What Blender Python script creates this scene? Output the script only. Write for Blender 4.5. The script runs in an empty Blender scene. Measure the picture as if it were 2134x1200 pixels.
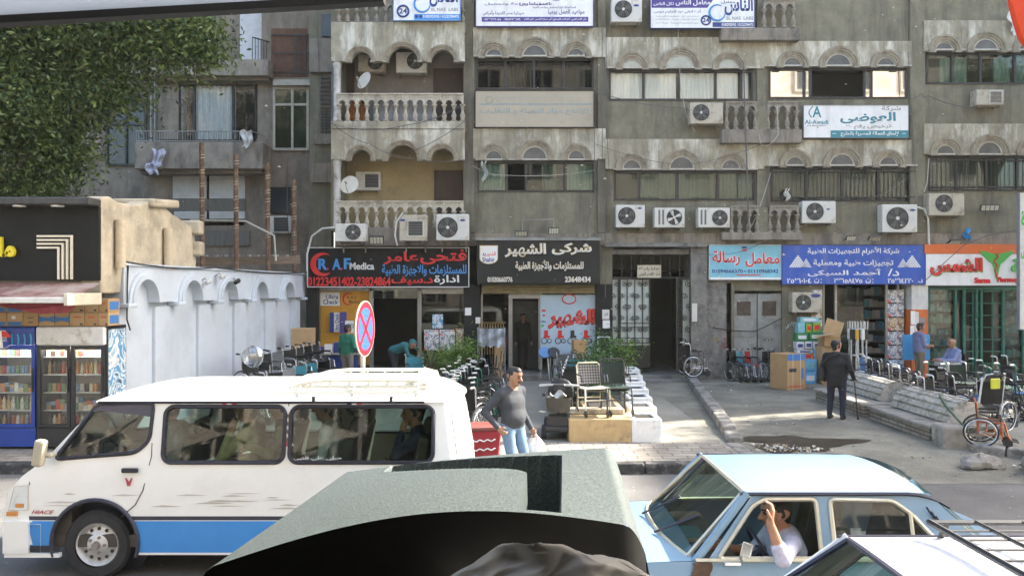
import bpy, bmesh, math, random
import numpy as np
from mathutils import Vector, Matrix
C = bpy.context
SC = C.scene
COL = SC.collection
rad = math.radians
PI = math.pi
random.seed(7)

# ---------------------------------------------------------------- camera, sky, sun, exposure
CAMZ = 2.85
FPX = 1660.0
cam_d = bpy.data.cameras.new('camera')
cam_d.sensor_width = 36.0
cam_d.lens = 36.0 * FPX / 2134.0
cam_d.clip_start = 0.05
cam_d.clip_end = 1500.0
cam = bpy.data.objects.new('camera', cam_d)
COL.objects.link(cam)
cam.location = (0, 0, CAMZ)
cam.rotation_euler = (PI / 2, 0, 0)
SC.camera = cam

SUN_DIR = Vector((1.0, 0.4, 0.0)).normalized()
SUN_EL = rad(38)
world = bpy.data.worlds.new('World')
SC.world = world
world.use_nodes = True
wn = world.node_tree
for n in list(wn.nodes):
 wn.nodes.remove(n)
wo = wn.nodes.new('ShaderNodeOutputWorld')
wb = wn.nodes.new('ShaderNodeBackground')
sky = wn.nodes.new('ShaderNodeTexSky')
sky.sky_type = 'NISHITA'
sky.sun_disc = False
sky.sun_elevation = SUN_EL
sky.sun_rotation = math.atan2(SUN_DIR.x, SUN_DIR.y)
sky.air_density = 1.2
sky.dust_density = 3.5
sky.ozone_density = 0.8
wb.inputs['Strength'].default_value = 0.15
wn.links.new(sky.outputs[0], wb.inputs['Color'])
wn.links.new(wb.outputs[0], wo.inputs['Surface'])

sun_d = bpy.data.lights.new('sun', 'SUN')
sun_d.energy = 4.2
sun_d.angle = rad(0.55)
sun_d.color = (1.0, 0.93, 0.82)
sun = bpy.data.objects.new('sun', sun_d)
COL.objects.link(sun)
sdir = Vector((SUN_DIR.x * math.cos(SUN_EL), SUN_DIR.y * math.cos(SUN_EL), math.sin(SUN_EL)))
sun.rotation_euler = sdir.to_track_quat('Z', 'Y').to_euler()
sun.location = sdir * 60

SC.view_settings.view_transform = 'Standard'
SC.view_settings.look = 'None'
SC.view_settings.gamma = 1.0
SC.view_settings.use_curve_mapping = False
SC.view_settings.exposure = 2.2
SC.cycles.max_bounces = 7
SC.cycles.transparent_max_bounces = 12
SC.cycles.caustics_reflective = False
SC.cycles.caustics_refractive = False

# ---------------------------------------------------------------- helpers
def P(px, py, Y):
 """A point of the photograph (2134 x 1200) at the real depth Y, in metres."""
 return Vector(((px - 1067) / FPX * Y, Y, CAMZ - (py - 600) / FPX * Y))

def X_(px, Y): return (px - 1067) / FPX * Y
def Z_(py, Y): return CAMZ - (py - 600) / FPX * Y

MATS = {}
def lin(c):
 """sRGB 0..255 to linear"""
 return tuple(((v / 255) / 12.92 if v / 255 <= 0.04045 else ((v / 255 + 0.055) / 1.055) ** 2.4) for v in c)

def mat(name, col, rough=0.6, metal=0.0, var=0.12, scale=6.0, bump=0.0, bscale=None, dirt=None, dirt_amt=0.0,
  dirt_scale=1.5, streak=False, spec=None, coat=0.0, stretch=None):
 if name in MATS:
  return MATS[name]
 m = bpy.data.materials.new(name)
 m.use_nodes = True
 nt = m.node_tree
 b = nt.nodes['Principled BSDF']
 L = nt.links.new
 col = tuple(col[:3])
 b.inputs['Roughness'].default_value = rough
 b.inputs['Metallic'].default_value = metal
 if spec is not None:
  b.inputs['Specular IOR Level'].default_value = spec
 if coat:
  b.inputs['Coat Weight'].default_value = coat
  b.inputs['Coat Roughness'].default_value = 0.08
 tc = nt.nodes.new('ShaderNodeTexCoord')
 src = tc.outputs['Object']
 if stretch:
  mp = nt.nodes.new('ShaderNodeMapping')
  mp.inputs['Scale'].default_value = stretch
  L(src, mp.inputs['Vector'])
  src = mp.outputs[0]
 if var > 0:
  nz = nt.nodes.new('ShaderNodeTexNoise')
  nz.inputs['Scale'].default_value = scale
  nz.inputs['Detail'].default_value = 5
  nz.inputs['Roughness'].default_value = 0.65
  L(src, nz.inputs['Vector'])
  rp = nt.nodes.new('ShaderNodeValToRGB')
  rp.color_ramp.elements[0].position = 0.3
  rp.color_ramp.elements[1].position = 0.7
  rp.color_ramp.elements[0].color = (*[c * (1 - var) for c in col], 1)
  rp.color_ramp.elements[1].color = (*[min(1, c * (1 + var)) for c in col], 1)
  L(nz.outputs['Fac'], rp.inputs['Fac'])
  out = rp.outputs['Color']
 else:
  rgb = nt.nodes.new('ShaderNodeRGB')
  rgb.outputs[0].default_value = (*col, 1)
  out = rgb.outputs[0]
 if dirt is not None and dirt_amt > 0:
  n2 = nt.nodes.new('ShaderNodeTexNoise')
  n2.inputs['Scale'].default_value = dirt_scale
  n2.inputs['Detail'].default_value = 7
  n2.inputs['Roughness'].default_value = 0.7
  if streak:
   mp = nt.nodes.new('ShaderNodeMapping')
   mp.inputs['Scale'].default_value = (1.7, 1.7, 0.5)
   L(tc.outputs['Object'], mp.inputs['Vector'])
   L(mp.outputs[0], n2.inputs['Vector'])
  else:
   L(tc.outputs['Object'], n2.inputs['Vector'])
  r2 = nt.nodes.new('ShaderNodeValToRGB')
  r2.color_ramp.elements[0].position = 0.62 - dirt_amt * 0.3
  r2.color_ramp.elements[1].position = 0.74 - dirt_amt * 0.2
  r2.color_ramp.elements[0].color = (0, 0, 0, 1)
  r2.color_ramp.elements[1].color = (1, 1, 1, 1)
  L(n2.outputs['Fac'], r2.inputs['Fac'])
  mx = nt.nodes.new('ShaderNodeMix')
  mx.data_type = 'RGBA'
  L(r2.outputs['Color'], mx.inputs[0])
  L(out, mx.inputs[6])
  mx.inputs[7].default_value = (*dirt[:3], 1)
  out = mx.outputs[2]
 L(out, b.inputs['Base Color'])
 if bump > 0:
  n3 = nt.nodes.new('ShaderNodeTexNoise')
  n3.inputs['Scale'].default_value = bscale or scale * 4
  n3.inputs['Detail'].default_value = 6
  L(src, n3.inputs['Vector'])
  bp = nt.nodes.new('ShaderNodeBump')
  bp.inputs['Strength'].default_value = bump
  bp.inputs['Distance'].default_value = 0.02
  L(n3.outputs['Fac'], bp.inputs['Height'])
  L(bp.outputs[0], b.inputs['Normal'])
 MATS[name] = m
 return m

def grime(m, col, amt=.5, sc=1.0, stretch=(3.5, 3.5, .3)):
 """lays streaky dirt with a shape of its own over a material's colour"""
 nt = m.node_tree; L = nt.links.new; b = nt.nodes['Principled BSDF']; src = b.inputs['Base Color'].links[0].from_socket
 tc = nt.nodes.new('ShaderNodeTexCoord'); mp = nt.nodes.new('ShaderNodeMapping'); mp.inputs['Scale'].default_value = stretch
 nz = nt.nodes.new('ShaderNodeTexNoise'); nz.inputs['Scale'].default_value = sc; nz.inputs['Detail'].default_value = 9; nz.inputs['Roughness'].default_value = .72
 L(tc.outputs['Object'], mp.inputs[0]); L(mp.outputs[0], nz.inputs['Vector'])
 rp = nt.nodes.new('ShaderNodeValToRGB'); rp.color_ramp.elements[0].position = .5; rp.color_ramp.elements[0].color = (0, 0, 0, 1)
 rp.color_ramp.elements[1].position = .72; rp.color_ramp.elements[1].color = (amt, amt, amt, 1); L(nz.outputs['Fac'], rp.inputs['Fac'])
 mx = nt.nodes.new('ShaderNodeMix'); mx.data_type = 'RGBA'; L(rp.outputs['Color'], mx.inputs[0]); L(src, mx.inputs[6]); mx.inputs[7].default_value = (*col, 1)
 L(mx.outputs[2], b.inputs['Base Color'])

def mat_brick(name, c1, c2, mortar, scale, w=0.5, h=0.25, msize=0.02, rough=0.8, axis='XY', bump=0.4):
 if name in MATS: return MATS[name]
 m = bpy.data.materials.new(name); m.use_nodes = True
 nt = m.node_tree; L = nt.links.new; b = nt.nodes['Principled BSDF']
 b.inputs['Roughness'].default_value = rough
 tc = nt.nodes.new('ShaderNodeTexCoord')
 v = tc.outputs['Object']
 if axis != 'XY':
  sp = nt.nodes.new('ShaderNodeSeparateXYZ'); cb = nt.nodes.new('ShaderNodeCombineXYZ')
  L(v, sp.inputs[0])
  L(sp.outputs['X' if axis[0] == 'X' else 'Y'], cb.inputs[0]); L(sp.outputs['Z'], cb.inputs[1])
  v = cb.outputs[0]
 bt = nt.nodes.new('ShaderNodeTexBrick')
 bt.inputs['Scale'].default_value = scale
 bt.inputs['Color1'].default_value = (*c1, 1); bt.inputs['Color2'].default_value = (*c2, 1)
 bt.inputs['Mortar'].default_value = (*mortar, 1)
 bt.inputs['Mortar Size'].default_value = msize
 bt.inputs['Brick Width'].default_value = w; bt.inputs['Row Height'].default_value = h
 L(v, bt.inputs['Vector'])
 nz = nt.nodes.new('ShaderNodeTexNoise'); nz.inputs['Scale'].default_value = 3.0; nz.inputs['Detail'].default_value = 8
 L(tc.outputs['Object'], nz.inputs['Vector'])
 rp = nt.nodes.new('ShaderNodeValToRGB')
 rp.color_ramp.elements[0].color = (0.62, 0.6, 0.58, 1); rp.color_ramp.elements[1].color = (1.15, 1.12, 1.08, 1)
 rp.color_ramp.elements[0].position = 0.3; rp.color_ramp.elements[1].position = 0.7
 L(nz.outputs['Fac'], rp.inputs['Fac'])
 mx = nt.nodes.new('ShaderNodeMix'); mx.data_type = 'RGBA'; mx.blend_type = 'MULTIPLY'; mx.inputs[0].default_value = 1
 L(bt.outputs['Color'], mx.inputs[6]); L(rp.outputs['Color'], mx.inputs[7])
 L(mx.outputs[2], b.inputs['Base Color'])
 bp = nt.nodes.new('ShaderNodeBump'); bp.inputs['Strength'].default_value = bump; bp.inputs['Distance'].default_value = 0.01
 bp.invert = True
 L(bt.outputs['Fac'], bp.inputs['Height']); L(bp.outputs[0], b.inputs['Normal'])
 MATS[name] = m
 return m

def mat_glass(name, tint=(0.75, 0.85, 0.82), refl=0.12, rough=0.03):
 """thin window glass: tinted see-through plus a mirror reflection that grows at grazing angles"""
 if name in MATS: return MATS[name]
 m = bpy.data.materials.new(name); m.use_nodes = True
 nt = m.node_tree; L = nt.links.new
 for n in list(nt.nodes): nt.nodes.remove(n)
 o = nt.nodes.new('ShaderNodeOutputMaterial'); mx = nt.nodes.new('ShaderNodeMixShader')
 t = nt.nodes.new('ShaderNodeBsdfTransparent'); g = nt.nodes.new('ShaderNodeBsdfGlossy')
 t.inputs['Color'].default_value = (*tint, 1); g.inputs['Roughness'].default_value = rough
 g.inputs['Color'].default_value = (1, 1, 1, 1)
 lw = nt.nodes.new('ShaderNodeLayerWeight'); lw.inputs['Blend'].default_value = 0.25
 ma = nt.nodes.new('ShaderNodeMath'); ma.operation = 'MULTIPLY_ADD'
 ma.inputs[1].default_value = 0.8; ma.inputs[2].default_value = refl; ma.use_clamp = True
 L(lw.outputs['Fresnel'], ma.inputs[0]); L(ma.outputs[0], mx.inputs[0])
 L(t.outputs[0], mx.inputs[1]); L(g.outputs[0], mx.inputs[2]); L(mx.outputs[0], o.inputs['Surface'])
 MATS[name] = m
 return m

class MB:
 """collects shapes and links them as ONE mesh object"""
 def __init__(s):
  s.v = []; s.f = []; s.m = []; s.cur = 0
 def mt(s, i): s.cur = i; return s
 def add(s, vs, fs):
  b = len(s.v)
  s.v += [tuple(v) for v in vs]
  s.f += [tuple(b + i for i in f) for f in fs]
  s.m += [s.cur] * len(fs)
  return s
 def box(s, x0, y0, z0, x1, y1, z1):
  return s.add([(x0,y0,z0),(x1,y0,z0),(x1,y1,z0),(x0,y1,z0),(x0,y0,z1),(x1,y0,z1),(x1,y1,z1),(x0,y1,z1)],
      [(0,3,2,1),(4,5,6,7),(0,1,5,4),(1,2,6,5),(2,3,7,6),(3,0,4,7)])
 def obox(s, c, size, M=None):
  hx, hy, hz = size[0]/2, size[1]/2, size[2]/2
  pts = [Vector(p) for p in ((-hx,-hy,-hz),(hx,-hy,-hz),(hx,hy,-hz),(-hx,hy,-hz),(-hx,-hy,hz),(hx,-hy,hz),(hx,hy,hz),(-hx,hy,hz))]
  if M is not None: pts = [M @ p for p in pts]
  c = Vector(c)
  return s.add([p + c for p in pts], [(0,3,2,1),(4,5,6,7),(0,1,5,4),(1,2,6,5),(2,3,7,6),(3,0,4,7)])
 def cyl(s, a, b, r0, r1=None, n=10, cap=True):
  r1 = r0 if r1 is None else r1
  a = Vector(a); b = Vector(b); d = (b - a)
  if d.length < 1e-9: return s
  d.normalize()
  u = d.orthogonal().normalized(); w = d.cross(u)
  vs = []
  for c, r in ((a, r0), (b, r1)):
   for i in range(n):
    t = 2*PI*i/n
    vs.append(c + (u*math.cos(t) + w*math.sin(t))*r)
  fs = [(i, (i+1) % n, n+(i+1) % n, n+i) for i in range(n)]
  if cap: fs += [tuple(range(n-1, -1, -1)), tuple(range(n, 2*n))]
  return s.add(vs, fs)
 def tube(s, pts, r, n=6, closed=False, cap=True):
  pts = [Vector(p) for p in pts]
  k = len(pts)
  rr = r if isinstance(r, (list, tuple)) else [r]*k
  tang = []
  for i in range(k):
   a = pts[(i-1) % k] if (closed or i > 0) else pts[i]
   b = pts[(i+1) % k] if (closed or i < k-1) else pts[i]
   t = (b - a)
   tang.append(t.normalized() if t.length > 1e-9 else Vector((0,0,1)))
  u = tang[0].orthogonal().normalized()
  vs = []
  for i in range(k):
   t = tang[i]
   u = (u - t*u.dot(t))
   u = u.normalized() if u.length > 1e-6 else t.orthogonal().normalized()
   w = t.cross(u)
   for j in range(n):
    a = 2*PI*j/n
    vs.append(pts[i] + (u*math.cos(a) + w*math.sin(a))*rr[i])
  fs = []
  for i in range(k if closed else k-1):
   i2 = (i+1) % k
   fs += [(i*n+j, i*n+(j+1) % n, i2*n+(j+1) % n, i2*n+j) for j in range(n)]
  if not closed and cap:
   fs += [tuple(range(n-1,-1,-1)), tuple((k-1)*n+j for j in range(n))]
  return s.add(vs, fs)
 def prism(s, poly, a0, a1, axis='y'):
  """poly: (u, v) outline; axis y: u=x v=z; axis x: u=y v=z; axis z: u=x v=y"""
  n = len(poly)
  def pt(u, v, a):
   return (u, a, v) if axis == 'y' else (a, u, v) if axis == 'x' else (u, v, a)
  vs = [pt(u, v, a0) for u, v in poly] + [pt(u, v, a1) for u, v in poly]
  fs = [tuple(range(n-1,-1,-1)), tuple(range(n, 2*n))] + [(i, (i+1) % n, n+(i+1) % n, n+i) for i in range(n)]
  return s.add(vs, fs)
 def lathe(s, prof, o=(0,0,0), n=14, M=None, cap=True):
  o = Vector(o); vs = []; k = len(prof)
  for r, z in prof:
   for j in range(n):
    a = 2*PI*j/n
    p = Vector((r*math.cos(a), r*math.sin(a), z))
    vs.append((M @ p if M is not None else p) + o)
  fs = [(i*n+j, i*n+(j+1) % n, (i+1)*n+(j+1) % n, (i+1)*n+j) for i in range(k-1) for j in range(n)]
  if cap: fs += [tuple(range(n-1,-1,-1)), tuple((k-1)*n+j for j in range(n))]
  return s.add(vs, fs)
 def ball(s, c, r, nu=12, nv=8, M=None):
  r = (r, r, r) if not isinstance(r, (tuple, list)) else r
  c = Vector(c); vs = []; fs = []
  for i in range(nv+1):
   ph = PI*i/nv
   for j in range(nu):
    th = 2*PI*j/nu
    p = Vector((r[0]*math.sin(ph)*math.cos(th), r[1]*math.sin(ph)*math.sin(th), r[2]*math.cos(ph)))
    vs.append((M @ p if M is not None else p) + c)
  for i in range(nv):
   for j in range(nu):
    fs.append((i*nu+j, i*nu+(j+1) % nu, (i+1)*nu+(j+1) % nu, (i+1)*nu+j))
  return s.add(vs, fs)
 def grid(s, fn, nu, nv, wrap=False):
  vs = [fn(i/(nu-1) if not wrap else i/nu, j/(nv-1)) for j in range(nv) for i in range(nu)]
  fs = []
  for j in range(nv-1):
   for i in range(nu if wrap else nu-1):
    i2 = (i+1) % nu
    fs.append((j*nu+i, j*nu+i2, (j+1)*nu+i2, (j+1)*nu+i))
  return s.add(vs, fs)
 def arch(s, cx, cz, r0, r1, y0, y1, n=18, a0=0.0, a1=PI):
  """half ring between radii r0 and r1, from y0 to y1"""
  outer = [(cx + r1*math.cos(a0+(a1-a0)*i/n), cz + r1*math.sin(a0+(a1-a0)*i/n)) for i in range(n+1)]
  inner = [(cx + r0*math.cos(a0+(a1-a0)*i/n), cz + r0*math.sin(a0+(a1-a0)*i/n)) for i in range(n+1)]
  m = n+1
  vs = [(x, y0, z) for x, z in outer] + [(x, y0, z) for x, z in inner] + [(x, y1, z) for x, z in outer] + [(x, y1, z) for x, z in inner]
  fs = []
  for i in range(n):
   fs += [(i, i+1, m+i+1, m+i), (2*m+i, 3*m+i, 3*m+i+1, 2*m+i+1), (i, 2*m+i, 2*m+i+1, i+1), (m+i, m+i+1, 3*m+i+1, 3*m+i)]
  fs += [(0, m, 3*m, 2*m), (n, 2*m+n, 3*m+n, m+n)]
  return s.add(vs, fs)
 def apart(s, name, mats, parent=None, **k):
  """every box collected here becomes an object of its own"""
  for i in range(0, len(s.v), 8):
   q = MB(); q.add(s.v[i:i+8], [(0,3,2,1),(4,5,6,7),(0,1,5,4),(1,2,6,5),(2,3,7,6),(3,0,4,7)]); q.build(name, mats, parent, **k)
 def quad(s, a, b, c, d): return s.add([a, b, c, d], [(0, 1, 2, 3)])
 def build(s, name, mats, parent=None, smooth=None, bevel=0.0, seg=1, recalc=True):
  me = bpy.data.meshes.new(name)
  off = Vector((0, 0, 0)); p = parent
  while p is not None:
   off += p.location; p = p.parent
  me.from_pydata([(v[0]-off.x, v[1]-off.y, v[2]-off.z) for v in s.v], [], s.f)
  mats = mats if isinstance(mats, (list, tuple)) else [mats]
  for m in mats: me.materials.append(m)
  if len(mats) > 1: me.polygons.foreach_set('material_index', s.m)
  if recalc:
   bm = bmesh.new(); bm.from_mesh(me)
   bmesh.ops.recalc_face_normals(bm, faces=bm.faces)
   bm.to_mesh(me); bm.free()
  if smooth is not None:
   me.polygons.foreach_set('use_smooth', [True]*len(me.polygons))
   me.set_sharp_from_angle(angle=rad(smooth))
  me.update()
  o = bpy.data.objects.new(name, me)
  COL.objects.link(o)
  if parent is not None: o.parent = parent
  if bevel > 0:
   b = o.modifiers.new('bevel', 'BEVEL'); b.width = bevel; b.segments = seg; b.limit_method = 'ANGLE'
  return o

def tag(o, label=None, cat=None, group=None, kind=None):
 if label: o['label'] = label
 if cat: o['category'] = cat
 if group: o['group'] = group
 if kind: o['kind'] = kind
 return o

def thing(name, label, cat, loc=(0, 0, 0), group=None, rz=0.0):
 o = bpy.data.objects.new(name, None)
 COL.objects.link(o)
 o.empty_display_size = 0.2
 o.location = loc
 o.rotation_euler = (0, 0, rz)
 return tag(o, label, cat, group)

def kids(o): return [c for c in bpy.data.objects if c.parent == o]
KID = {}
def copy_tree(o, parent=None):
 c = o.copy(); COL.objects.link(c)
 if parent is not None: c.parent = parent
 if o.name not in KID: KID[o.name] = kids(o)
 for ch in KID[o.name]: copy_tree(ch, c)
 return c

# ---------------------------------------------------------------- lettering
_AR = {}
def _ar(ch, base, n): _AR[ch] = (base, n)
for ch, b, n in (('ء',0xFE80,1),('آ',0xFE81,2),('أ',0xFE83,2),('ؤ',0xFE85,2),('إ',0xFE87,2),('ئ',0xFE89,4),('ا',0xFE8D,2),('ب',0xFE8F,4),
     ('ة',0xFE93,2),('ت',0xFE95,4),('ث',0xFE99,4),('ج',0xFE9D,4),('ح',0xFEA1,4),('خ',0xFEA5,4),('د',0xFEA9,2),('ذ',0xFEAB,2),
     ('ر',0xFEAD,2),('ز',0xFEAF,2),('س',0xFEB1,4),('ش',0xFEB5,4),('ص',0xFEB9,4),('ض',0xFEBD,4),('ط',0xFEC1,4),('ظ',0xFEC5,4),
     ('ع',0xFEC9,4),('غ',0xFECD,4),('ف',0xFED1,4),('ق',0xFED5,4),('ك',0xFED9,4),('ل',0xFEDD,4),('م',0xFEE1,4),('ن',0xFEE5,4),
     ('ه',0xFEE9,4),('و',0xFEED,2),('ى',0xFEEF,2),('ي',0xFEF1,4)):
 _ar(ch, b, n)
_LA = {'آ': 0xFEF5, 'أ': 0xFEF7, 'إ': 0xFEF9, 'ا': 0xFEFB}
def arabic(t):
 """joined letter forms in the order they are drawn from the left"""
 out = []; i = 0; n = len(t); prev_joins = False
 while i < n:
  ch = t[i]
  if ch in _AR:
   if ch == 'ل' and i+1 < n and t[i+1] in _LA:
    out.append(chr(_LA[t[i+1]] + (1 if prev_joins else 0))); prev_joins = False; i += 2; continue
   b, k = _AR[ch]
   nxt = i+1 < n and t[i+1] in _AR and _AR[t[i+1]][1] > 1
   if k == 1: out.append(chr(b)); prev_joins = False
   elif k == 2: out.append(chr(b + (1 if prev_joins else 0))); prev_joins = False
   else:
    if prev_joins and nxt: out.append(chr(b+3))
    elif prev_joins: out.append(chr(b+1))
    elif nxt: out.append(chr(b+2))
    else: out.append(chr(b))
    prev_joins = nxt
  else:
   out.append(ch); prev_joins = False
  i += 1
 # reverse everything, then turn runs of digits and Latin round again
 s = ''.join(out)[::-1]
 res = ''; run = ''
 for ch in s:
  if ch.isdigit() or (ch.isascii() and ch.isalpha()): run += ch
  else: res += run[::-1] + ch; run = ''
 return res + run[::-1]

_TX = {}
def text_shape(body, bold=0.0, ext=0.0, shear=0.0):
 """flat (or extruded) letters scaled into the unit square: (verts, faces, aspect)"""
 key = (body, bold, ext, shear)
 if key in _TX: return _TX[key]
 cu = bpy.data.curves.new('lettering', 'FONT')
 cu.body = body; cu.resolution_u = 3; cu.offset = bold; cu.extrude = ext; cu.shear = shear
 o = bpy.data.objects.new('lettering', cu)
 COL.objects.link(o)
 C.view_layer.update()
 me = o.evaluated_get(C.evaluated_depsgraph_get()).to_mesh()
 vs = [tuple(v.co) for v in me.vertices]; fs = [tuple(p.vertices) for p in me.polygons]
 bpy.data.objects.remove(o); bpy.data.curves.remove(cu)
 x0 = min(v[0] for v in vs); x1 = max(v[0] for v in vs); y0 = min(v[1] for v in vs); y1 = max(v[1] for v in vs)
 w = max(x1-x0, 1e-6); h = max(y1-y0, 1e-6)
 r = ([((v[0]-x0)/w, (v[1]-y0)/h, v[2]) for v in vs], fs, w/h)
 _TX[key] = r
 return r

def letters(mb, body, box, Y, bold=0.012, ext=0.0, shear=0.0, fit=True):
 """body written into the photo box (x0, y0, x1, y1) on the plane at depth Y, facing the street"""
 vs, fs, asp = text_shape(body, bold, ext, shear)
 x0, y0, x1, y1 = box
 if not fit:
  w = (y1-y0)*asp; cx = (x0+x1)/2; x0, x1 = cx-w/2, cx+w/2
 a = P(x0, y1, Y); b = P(x1, y0, Y)
 mb.add([(a.x + v[0]*(b.x-a.x), Y - (v[2]+ext), a.z + v[1]*(b.z-a.z)) for v in vs], fs)
 return mb
def ar(mb, body, box, Y, **k): return letters(mb, arabic(body), box, Y, **k)
def pbox(mb, x0, y0, x1, y1, Y0, Y1):
 """a box whose front face at depth Y0 fills the photo box, running back to Y1"""
 a = P(x0, y1, Y0); b = P(x1, y0, Y0)
 return mb.box(a.x, Y0, a.z, b.x, Y1, b.z)

# ---------------------------------------------------------------- ground, road, pavements
def ground_mat(name, base, dark, light, sc=0.6, speck=True, bump=0.25):
 m = bpy.data.materials.new(name); m.use_nodes = True
 nt = m.node_tree; L = nt.links.new; b = nt.nodes['Principled BSDF']
 b.inputs['Roughness'].default_value = 0.88
 tc = nt.nodes.new('ShaderNodeTexCoord')
 def noise(s, d, r=0.65):
  n = nt.nodes.new('ShaderNodeTexNoise'); n.inputs['Scale'].default_value = s; n.inputs['Detail'].default_value = d
  n.inputs['Roughness'].default_value = r; L(tc.outputs['Object'], n.inputs['Vector']); return n
 n1 = noise(sc, 9, 0.7)
 r1 = nt.nodes.new('ShaderNodeValToRGB')
 r1.color_ramp.elements[0].color = (*dark, 1); r1.color_ramp.elements[0].position = 0.32
 r1.color_ramp.elements[1].color = (*light, 1); r1.color_ramp.elements[1].position = 0.72
 e = r1.color_ramp.elements.new(0.52); e.color = (*base, 1)
 L(n1.outputs['Fac'], r1.inputs['Fac'])
 out = r1.outputs['Color']
 n2 = noise(55, 4)
 r2 = nt.nodes.new('ShaderNodeValToRGB')
 r2.color_ramp.elements[0].color = (0.72, 0.72, 0.72, 1); r2.color_ramp.elements[0].position = 0.35
 r2.color_ramp.elements[1].color = (1.25, 1.25, 1.22, 1); r2.color_ramp.elements[1].position = 0.68
 L(n2.outputs['Fac'], r2.inputs['Fac'])
 mx = nt.nodes.new('ShaderNodeMix'); mx.data_type = 'RGBA'; mx.blend_type = 'MULTIPLY'; mx.inputs[0].default_value = 1
 L(out, mx.inputs[6]); L(r2.outputs['Color'], mx.inputs[7]); out = mx.outputs[2]
 if speck:
  vo = nt.nodes.new('ShaderNodeTexVoronoi'); vo.inputs['Scale'].default_value = 5.5
  L(tc.outputs['Object'], vo.inputs['Vector'])
  r3 = nt.nodes.new('ShaderNodeValToRGB')
  r3.color_ramp.elements[0].color = (1, 1, 1, 1); r3.color_ramp.elements[0].position = 0.04
  r3.color_ramp.elements[1].color = (0, 0, 0, 1); r3.color_ramp.elements[1].position = 0.085
  L(vo.outputs['Distance'], r3.inputs['Fac'])
  m2 = nt.nodes.new('ShaderNodeMix'); m2.data_type = 'RGBA'
  L(r3.outputs['Color'], m2.inputs[0]); L(out, m2.inputs[6]); L(vo.outputs['Color'], m2.inputs[7])
  hs = nt.nodes.new('ShaderNodeHueSaturation'); hs.inputs['Saturation'].default_value = 0.12; hs.inputs['Value'].default_value = 0.5
  L(vo.outputs['Color'], hs.inputs['Color']); L(hs.outputs[0], m2.inputs[7])
  out = m2.outputs[2]
 L(out, b.inputs['Base Color'])
 bp = nt.nodes.new('ShaderNodeBump'); bp.inputs['Strength'].default_value = bump; bp.inputs['Distance'].default_value = 0.03
 n4 = noise(18, 8)
 L(n4.outputs['Fac'], bp.inputs['Height']); L(bp.outputs[0], b.inputs['Normal'])
 MATS[name] = m
 return m
M_asph = ground_mat('asphalt', (0.13, 0.125, 0.12), (0.085, 0.082, 0.08), (0.19, 0.183, 0.172), 0.5)
M_lot = ground_mat('dusty_lot', (0.2, 0.19, 0.155), (0.095, 0.09, 0.075), (0.33, 0.31, 0.245), 0.55, bump=0.5)
M_path = ground_mat('worn_path', (0.25, 0.24, 0.205), (0.17, 0.162, 0.14), (0.33, 0.315, 0.27), 0.5)
M_earth = ground_mat('far_ground', (0.16, 0.145, 0.125), (0.1, 0.09, 0.08), (0.22, 0.2, 0.17), 0.2)
M_tile = mat_brick('paving', (0.36, 0.335, 0.29), (0.27, 0.25, 0.22), (0.13, 0.12, 0.105), 1.0, w=0.4, h=0.2, msize=0.012)
M_kerb = mat('kerb_stone', (0.26, 0.245, 0.22), 0.9, var=0.25, scale=9, bump=0.6, bscale=14, dirt=(0.1, 0.095, 0.085), dirt_amt=0.6, dirt_scale=3)
M_kblack = mat('black_kerb_paint', (0.035, 0.035, 0.036), 0.75, var=0.4, scale=8, bump=0.5, dirt=(0.2, 0.19, 0.17), dirt_amt=0.45, dirt_scale=5)

def struct(mb, name, mats, **k):
 o = mb.build(name, mats, None, **k); o['kind'] = 'structure'; return o
struct(MB().quad((-220, -120, -0.012), (220, -120, -0.012), (220, 320, -0.012), (-220, 320, -0.012)), 'ground', M_earth)
struct(MB().quad((-90, -7, 0), (90, -7, 0), (90, 12.6, 0), (-90, 12.6, 0)), 'road', M_asph)
# pavement on the left with the path to the doorway, kept by a kerb along the road
g = MB().box(-16, 12.42, -0.2, 3.72, 24.2, 0.15)
struct(g, 'pavement', M_path)
struct(MB().quad((-9, 12.43, 0.154), (3.70, 12.43, 0.154), (3.70, 13.95, 0.154), (-9, 13.95, 0.154)), 'pavement_paving', M_tile)
kb = MB()
xs = -9.0
while xs < 3.0:
 x1 = min(xs + 0.92, 3.12)
 kb.box(xs + 0.006, 12.2, -0.1, x1 - 0.006, 12.415, 0.165 + random.uniform(-0.004, 0.006)); xs += 0.92
struct(kb, 'kerb', M_kblack, bevel=0.025, seg=2)
kb = MB(); kb.box(3.13, 12.24, -0.1, 3.72, 12.41, 0.15)
struct(kb, 'kerb_end', M_kerb, bevel=0.03, seg=2)
# kerb that runs back from the road to the doorway steps
kb = MB()
for i in range(11):
 t0, t1 = i/11, (i+1)/11 - 0.004
 ya, yb = 13.9 + 9.3*t0, 13.9 + 9.3*t1
 xa, xb = 3.78 + 1.3*t0, 3.78 + 1.3*t1
 z = 0.31 + random.uniform(-0.012, 0.012) - (0.05 if i == 0 else 0)
 w = 0.26
 kb.add([(xa, ya, 0), (xa+w, ya, 0), (xb+w, yb, 0), (xb, yb, 0), (xa, ya, z), (xa+w, ya, z), (xb+w, yb, z), (xb, yb, z)],
   [(0,3,2,1),(4,5,6,7),(0,1,5,4),(1,2,6,5),(2,3,7,6),(3,0,4,7)])
kb.box(3.7, 12.5, 0, 3.95, 13.85, 0.17)
struct(kb, 'path_kerb', M_kerb, bevel=0.03, seg=2)
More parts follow.
